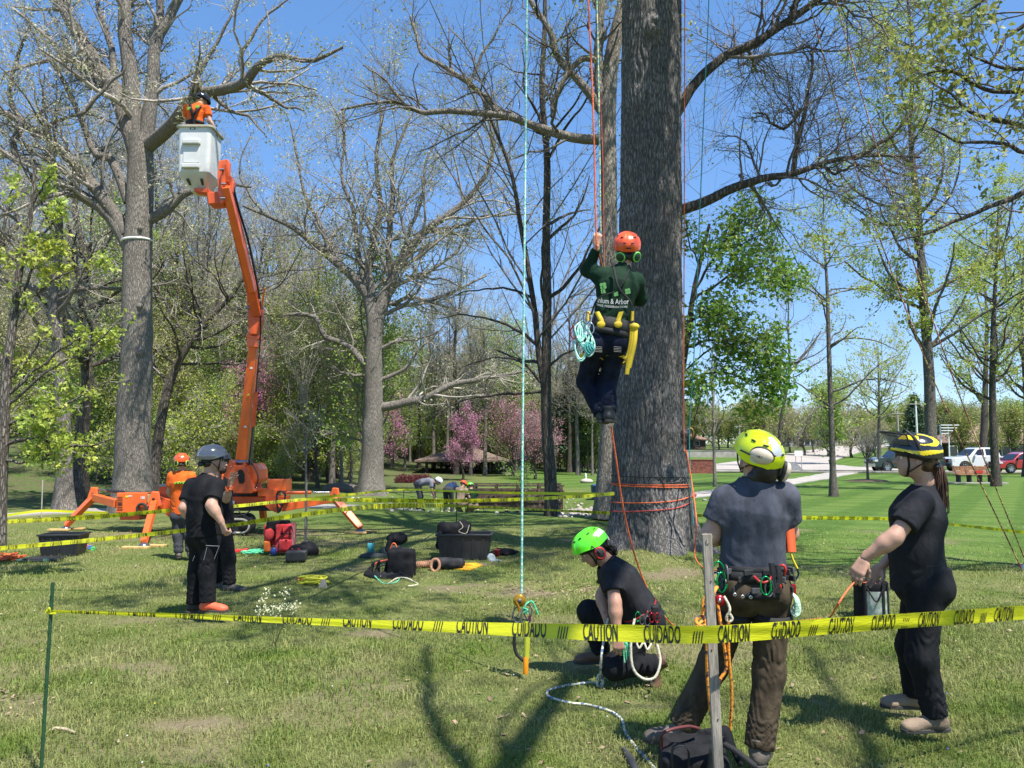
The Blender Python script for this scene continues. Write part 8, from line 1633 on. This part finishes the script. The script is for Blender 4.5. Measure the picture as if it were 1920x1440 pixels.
# harness
sp = nrm(J['nk']-J['pv']); RB = frame(nrm(np.array([.15,1,0])), sp); hb3 = belt(cl_, J['pv']+sp*.085, RB, .142, .166, .13, WEB, "harness_belt"); belt(cl_, J['pv']+sp*.03, RB, .150, .168, .05, WEB, "harness_belt")
for d in 'LR': belt(cl_, J['h'+d]*.62+J['k'+d]*.38, frame((0,1,0), nrm(J['h'+d]-J['k'+d]+[0,0,.1])), .115, .108, .028, WEBY, "leg_loop", tilt=-.03); 
for px, py in ((1129,600),(1161,598)): 
    mb = MB(); mb.ribbon([P(px-10 if px < 1140 else px+4,585,YQ-.17), P(px-2,600,YQ-.185), P(px,612,YQ-.18)], (1,0,.1), .04, .008); mb.ell(P(px-2,608,YQ-.185), (.035,.012,.03), None, 12, 8); mb.build("pad_strap", WEBY, hb3)
for px in (1104, 1186): mb = MB(); mb.ribbon([P(px,584,YQ-.09), P(px-1,602,YQ-.11)], (1,0,0), .025, .006); mb.build("pad_strap", WEBY, hb3)
for pts in ([P(1150,500,YQ-.14), P(1160,540,YQ-.185), P(1184,570,YQ-.15), P(1176,592,YQ-.14)], [P(1180,505,YQ-.13), P(1160,542,YQ-.187), P(1122,558,YQ-.155), P(1108,590,YQ-.11)]):
    mb = MB(); mb.ribbon(spline(pts, 14), (.8,0,.5), .022, .005); mb.build("chest_strap", WEB, cl_)
mb = MB()
for j in range(9):
    cx, cy = 1090+(j*5) % 20, 615+(j*9) % 40; mb.tube(spline([P(1092,602,YQ-.10), P(cx-12,cy,YQ-.16), P(cx-2,cy+26,YQ-.18), P(cx+10,cy+8,YQ-.17), P(1098,606,YQ-.12)], 22), .0075, 7)
mb.tube(spline([P(1088,640,YQ-.12), P(1084,660,YQ-.12), P(1085,680,YQ-.10)], 10), .008, 7); mb.build("rope_bundle", R_TEAL, hb3)
mb = MB()
for j in range(4): mb.tube(spline([P(1103,640,YQ-.17), P(1096+j*5,652,YQ-.19), P(1104+j*3,664-j*3,YQ-.19), P(1112,650,YQ-.18), P(1104,642,YQ-.18)], 18), .009, 7)
mb.build("rope_knot", R_TEALD, hb3)
carabiner(hb3, P(1076,626,YQ-.12), RX, ARED, .05, ARED); carabiner(hb3, P(1080,650,YQ-.13), RX, CHR, .04); carabiner(hb3, P(1100,598,YQ-.14), RX, BUCK, .05, BUCK); carabiner(hb3, P(1108,618,YQ-.18), RX, CHR, .045)
mb = MB(); 
for dx, y1 in ((0, 702), (4, 690), (-3, 672)): mb.ribbon(spline([P(1188+dx,612,YQ-.09), P(1186+dx,640,YQ-.10), P(1181+dx,665,YQ-.10), P(1175+dx,y1,YQ-.10)], 14), (1,.1,0), .036, .008)
mb.ell(P(1188,612,YQ-.09), (.05,.03,.03)); mb.build("yellow_sling", WEBY, hb3)
for px in (1122, 1158):
    for j in range(4): mb = MB(); mb.tube([P(px-7,650+j*3,YQ-.187), P(px+7,651+j*3,YQ-.187)], .0016, 4); mb.build("pocket_stitch", M("stitch",(.35,.33,.3),.8,var=0), cl_)
# --- far workers
def small(label, px, yh, yf, Y, shirt, pants, hel, pose='stand', face=(0,1,0), scale=1., z0=None):
    b = P(px, yf, Y); b[2] = float(tz(b[0], Y)) if z0 is None else z0; f = nrm(face); l = np.cross([0,0,1], f); q = lambda a, c, d: b+f*a+l*c+np.array([0,0,d])*scale
    if pose == 'stand': J = dict(hd=q(0,0,1.62), nk=q(0,0,1.46), ch=q(0,0,1.28), wa=q(0,0,1.08), pv=q(0,0,.93), sL=q(0,.18,1.40), sR=q(0,-.18,1.40), eL=q(.02,.24,1.12), wL=q(.18,.18,.98), eR=q(.02,-.24,1.12), wR=q(.16,-.18,.96), hL=q(0,.09,.88), kL=q(.02,.11,.48), aL=q(0,.12,.09), tL=q(.2,.13,.05), hR=q(0,-.09,.88), kR=q(.02,-.11,.48), aR=q(-.03,-.12,.09), tR=q(.2,-.13,.05))
    elif pose == 'kneel': J = dict(hd=q(.22,0,1.02), nk=q(.14,0,.90), ch=q(.08,0,.76), wa=q(.02,0,.58), pv=q(-.04,0,.44), sL=q(.12,.17,.86), sR=q(.12,-.17,.86), eL=q(.24,.22,.62), wL=q(.40,.12,.50), eR=q(.24,-.22,.62), wR=q(.40,-.10,.48), hL=q(-.04,.09,.40), kL=q(.28,.12,.12), aL=q(-.10,.12,.08), tL=q(-.12,.12,-.1), hR=q(-.04,-.09,.40), kR=q(.36,-.14,.46), aR=q(.34,-.14,.09), tR=q(.5,-.14,.05))
    else: J = dict(hd=q(.62,0,.98), nk=q(.48,0,.96), ch=q(.32,0,.98), wa=q(.12,0,.96), pv=q(-.05,0,.90), sL=q(.42,.17,.96), sR=q(.42,-.17,.96), eL=q(.46,.2,.68), wL=q(.52,.12,.45), eR=q(.46,-.2,.68), wR=q(.52,-.1,.45), hL=q(-.06,.09,.86), kL=q(.04,.11,.48), aL=q(-.03,.12,.09), tL=q(.2,.13,.05), hR=q(-.06,-.09,.86), kR=q(.04,-.11,.48), aR=q(-.03,-.12,.09), tR=q(.2,-.13,.05))
    hf = f if pose == 'stand' else nrm(f+[0,0,-.8]); o, T, R_ = person(label, J, f if pose != 'bend' else (0,0,-1), hf, shirt, pants, B_BLK, h=.028, face=False, folds=0, folds2=0, hands=dict(L=dict(h=.012), R=dict(h=.012)), hu=(0,0,1) if pose == 'stand' else nrm(f+[0,0,.8]))
    helmet(o, J['hd']+R_@np.array([0,0,.028]), R_, hel, 1.0, vents=False, straps=False); return o
WHM = M("helmet_white", (.75,.75,.75), .3, var=0)
small("far worker in a white helmet and grey shirt bending over beyond the tape", 786, 925, 962, 25.5, cloth("grey_shirt", (.20,.20,.22)), C_GRY, WHM, 'bend', (1, -.1, 0))
small("far worker in a dark helmet and blue vest standing by the footbridge's left end", 841, 912, 963, 26.0, cloth("blue_vest", (.02,.04,.10)), C_GRY, BHM, 'bend', (.2, 1, 0))
small("far worker in an orange helmet kneeling beside the blue vested one", 861, 931, 963, 25.2, cloth("tan_shirt", (.30,.22,.15)), cloth("tan_trousers", (.28,.20,.12)), ORH, 'kneel', (.5, .8, 0))
small("far worker in a lime helmet and dark green shirt crouching at the footbridge", 886, 922, 963, 25.4, C_GRN, cloth("tan_trousers", (.28,.20,.12)), LIME, 'kneel', (-.4, .9, 0))
small("distant person in a white hat on the lawn left of the pale tree", 1083, 868, 884, 68, cloth("tan_shirt", (.3,.22,.15)), C_BLK, WHM, 'stand', (1, .2, 0))
small("distant person in black, left one of the two nearest the pale tree", 1104, 868, 884, 70, C_BLK, C_BLK, BHM, 'stand', (.3, -1, 0))
small("distant person in black, right one of the two nearest the pale tree", 1114, 868, 884, 71, C_BLK, C_BLK, WHM, 'stand', (-.5, 1, 0))

# ================================================================ rope rig on the lawn
YP = 5.78
rg_ = thing("pulley_rig", "amber pulley and carabiner rig hanging low on the teal rope", "pulley", P(978,1262,YP)*[1,1,0])
AMB = M("amber_pulley", (.45, .24, .02), .25, .5, var=.2)
mb = MB(); c_ = P(974,1126,YP); mb.lathe(c_, [(0,.014),(.040,.012),(.046,.004),(.046,-.004),(.040,-.012),(0,-.014)], 24, rotx(math.pi/2)); mb.lathe(c_+[0,-.016,0], [(0,.006),(.014,.004),(.016,0)], 14, rotx(math.pi/2), mat=1); mb.ribbon([c_+[-.03,-.02,-.0], c_+[-.01,-.022,-.03], c_+[0,-.02,-.075]], (1,0,0), .02, .004); mb.build("pulley", [AMB, BUCK], rg_)
carabiner(rg_, P(970,1156,YP), RX, BUCK, .055, BUCK); carabiner(rg_, P(985,1160,YP), RX, CHR, .060, M("anodised_violet",(.2,.03,.12),.3,.6,var=0)); carabiner(rg_, P(990,1150,YP+.01), RX, BUCK, .05)
mb = MB(); mb.tube(spline([P(986,1146,YP), P(985,1136,YP-.01), P(990,1130,YP), P(998,1128,YP), P(1004,1140,YP), P(1009,1152,YP)], 22), .007, 7); mb.tube(spline([P(981,1140,YP-.01), P(990,1144,YP-.015), P(982,1148,YP-.01), P(990,1150,YP-.01)], 12), .007, 7); mb.build("prusik_cord", R_GRN, rg_)
mb = MB(); mb.tube(spline([P(966,1178,YP), P(964,1205,YP), P(968,1225,YP), P(978,1236,YP), P(983,1240,YP)], 18), .0125, 8); mb.build("hook_arm", BLK, rg_)
mb = MB(); mb.ribbon([P(986,1165,YP-.01), P(987,1205,YP-.012), P(986,1236,YP-.01)], (1,0,.05), .032, .004); mb.ribbon([P(990,1165,YP+.01), P(991,1205,YP+.012), P(989,1236,YP+.01)], (1,.1,.05), .02, .004); mb.build("sling", M("yellow_green_sling",(.55,.60,.05),.6,trans=.2), rg_)
mb = MB(); mb.ribbon([P(986,1232,YP-.02), P(986,1250,YP-.03), P(985,1264,YP-.02)], (1,0,0), .036, .006); mb.build("orange_tag", M("orange_tag",(.85,.30,.01),.5,var=0), rg_)

# rope bag on the lawn
bgc = G(1634,1160,0); rbg = thing("rope_bag", "black rope bag with clear front standing on the grass left of the woman's legs", "bag", bgc); mb = MB(); mb.lathe(bgc, [(0,.0),(.155,.01),(.16,.06),(.155,.30),(.165,.36),(.155,.37),(.145,.30),(.13,.06),(0,.05)], 28); mb.build("shell", FAB, rbg)
mb = MB(); an = np.linspace(-2.35, -.85, 10); pq = [bgc+np.array([.163*math.cos(a), .163*math.sin(a), zq]) for zq in (.05,.29) for a in an]; i = np.arange(9); mb.add(pq, np.stack([i, i+1, i+11, i+10], -1), 0, True); mb.build("window", M("green_window_print", (.20,.28,.18), .3, var=.9, vs=14, col2=(.6,.62,.55), coat=.5), rbg)
for a in (-2.3, -1.25, -.8): mb = MB(); mb.ribbon([bgc+np.array([.172*math.cos(a), .172*math.sin(a), zq]) for zq in (.02,.2,.37)], (-math.sin(a), math.cos(a), 0), .03, .005); mb.build("strap", WEB, rbg)
mb = MB(); mb.tube(spline([bgc+[-.10,-.13,.33], bgc+[-.03,-.19,.20], bgc+[.05,-.17,.33]], 14), .008, 6); mb.build("handle", WEB, rbg)
mb = MB()
for j in range(7): t = np.linspace(0, 6.28, 22)[:-1]; r_ = .10-.008*j; mb.tube([bgc+np.array([r_*math.cos(a)+.01*(j%2), r_*math.sin(a), .30+.008*j+.008*math.sin(2*a+j)]) for a in t], .007, 6, closed=True)
o = mb.build("coiled_rope", R_OR); tag(o, "orange rope coiled inside the black rope bag", "rope")
rope("orange rope leaving the rope bag across the grass to the left", [bgc+[-.06,0,.34], P(1612,1088,7.45), P(1600,1094,7.35), P(1585,1112,7.2), P(1570,1135,7.0), G(1556,1156,.015), G(1535,1160,.012), G(1500,1164,.012)], .0085, R_OR, 50)

# foreground black bag
fb = soft("tool_bag", "open black tool bag lying on the grass in front of the yellow helmeted man's feet", "bag", FAB, .010, .03, None, lambda s: (s.box(P(1300,1440,3.78), (.125,.10,.065), rotz(-.1), .03), s.cone(P(1245,1385,3.85), P(1358,1372,3.9), .030, .025), s.cone(P(1358,1372,3.9), P(1388,1432,3.75), .022, .015), s.ball(P(1305,1408,3.8), (.13,.09,.06)), s.ball(P(1300,1380,3.82), (.12,.07,.045), sub=True), s.noise(.012,11,21)), loc=G(1310,1440,0))
mb = MB(); mb.tube(spline([P(1242,1400,3.75), P(1240,1378,3.72), P(1258,1368,3.74), P(1290,1362,3.8), P(1310,1366,3.85)], 22), .008, 7); mb.build("rim_piping", M("wine_piping",(.12,.03,.03),.5), fb)
mb = MB(); mb.ribbon(spline([P(1262,1440,3.6), P(1262,1405,3.58), P(1280,1398,3.58), P(1290,1410,3.6), P(1290,1440,3.6)], 20), (0,1,0), .03, .004); mb.ribbon(spline([P(1332,1445,3.6), P(1338,1398,3.6), P(1352,1380,3.7)], 14), (1,0,0), .03, .004); mb.ribbon(spline([P(1352,1392,3.66), P(1385,1412,3.6), P(1420,1440,3.55)], 14), (0,.6,.8), .035, .005); mb.build("strap", WEB, fb)
mb = MB(); mb.tube([G(1172,1408,.02), G(1184,1428,.025), G(1196,1452,.03)], [.014,.022,.020], 10); mb.tube([G(1172,1408,.02), G(1169,1403,.03)], [.013,.018], 8); o = mb.build("hand_tool", M("dark_tool",(.05,.05,.055),.6,bump=.3)); tag(o, "dark cylindrical tool handle lying at the bottom edge", "tool")
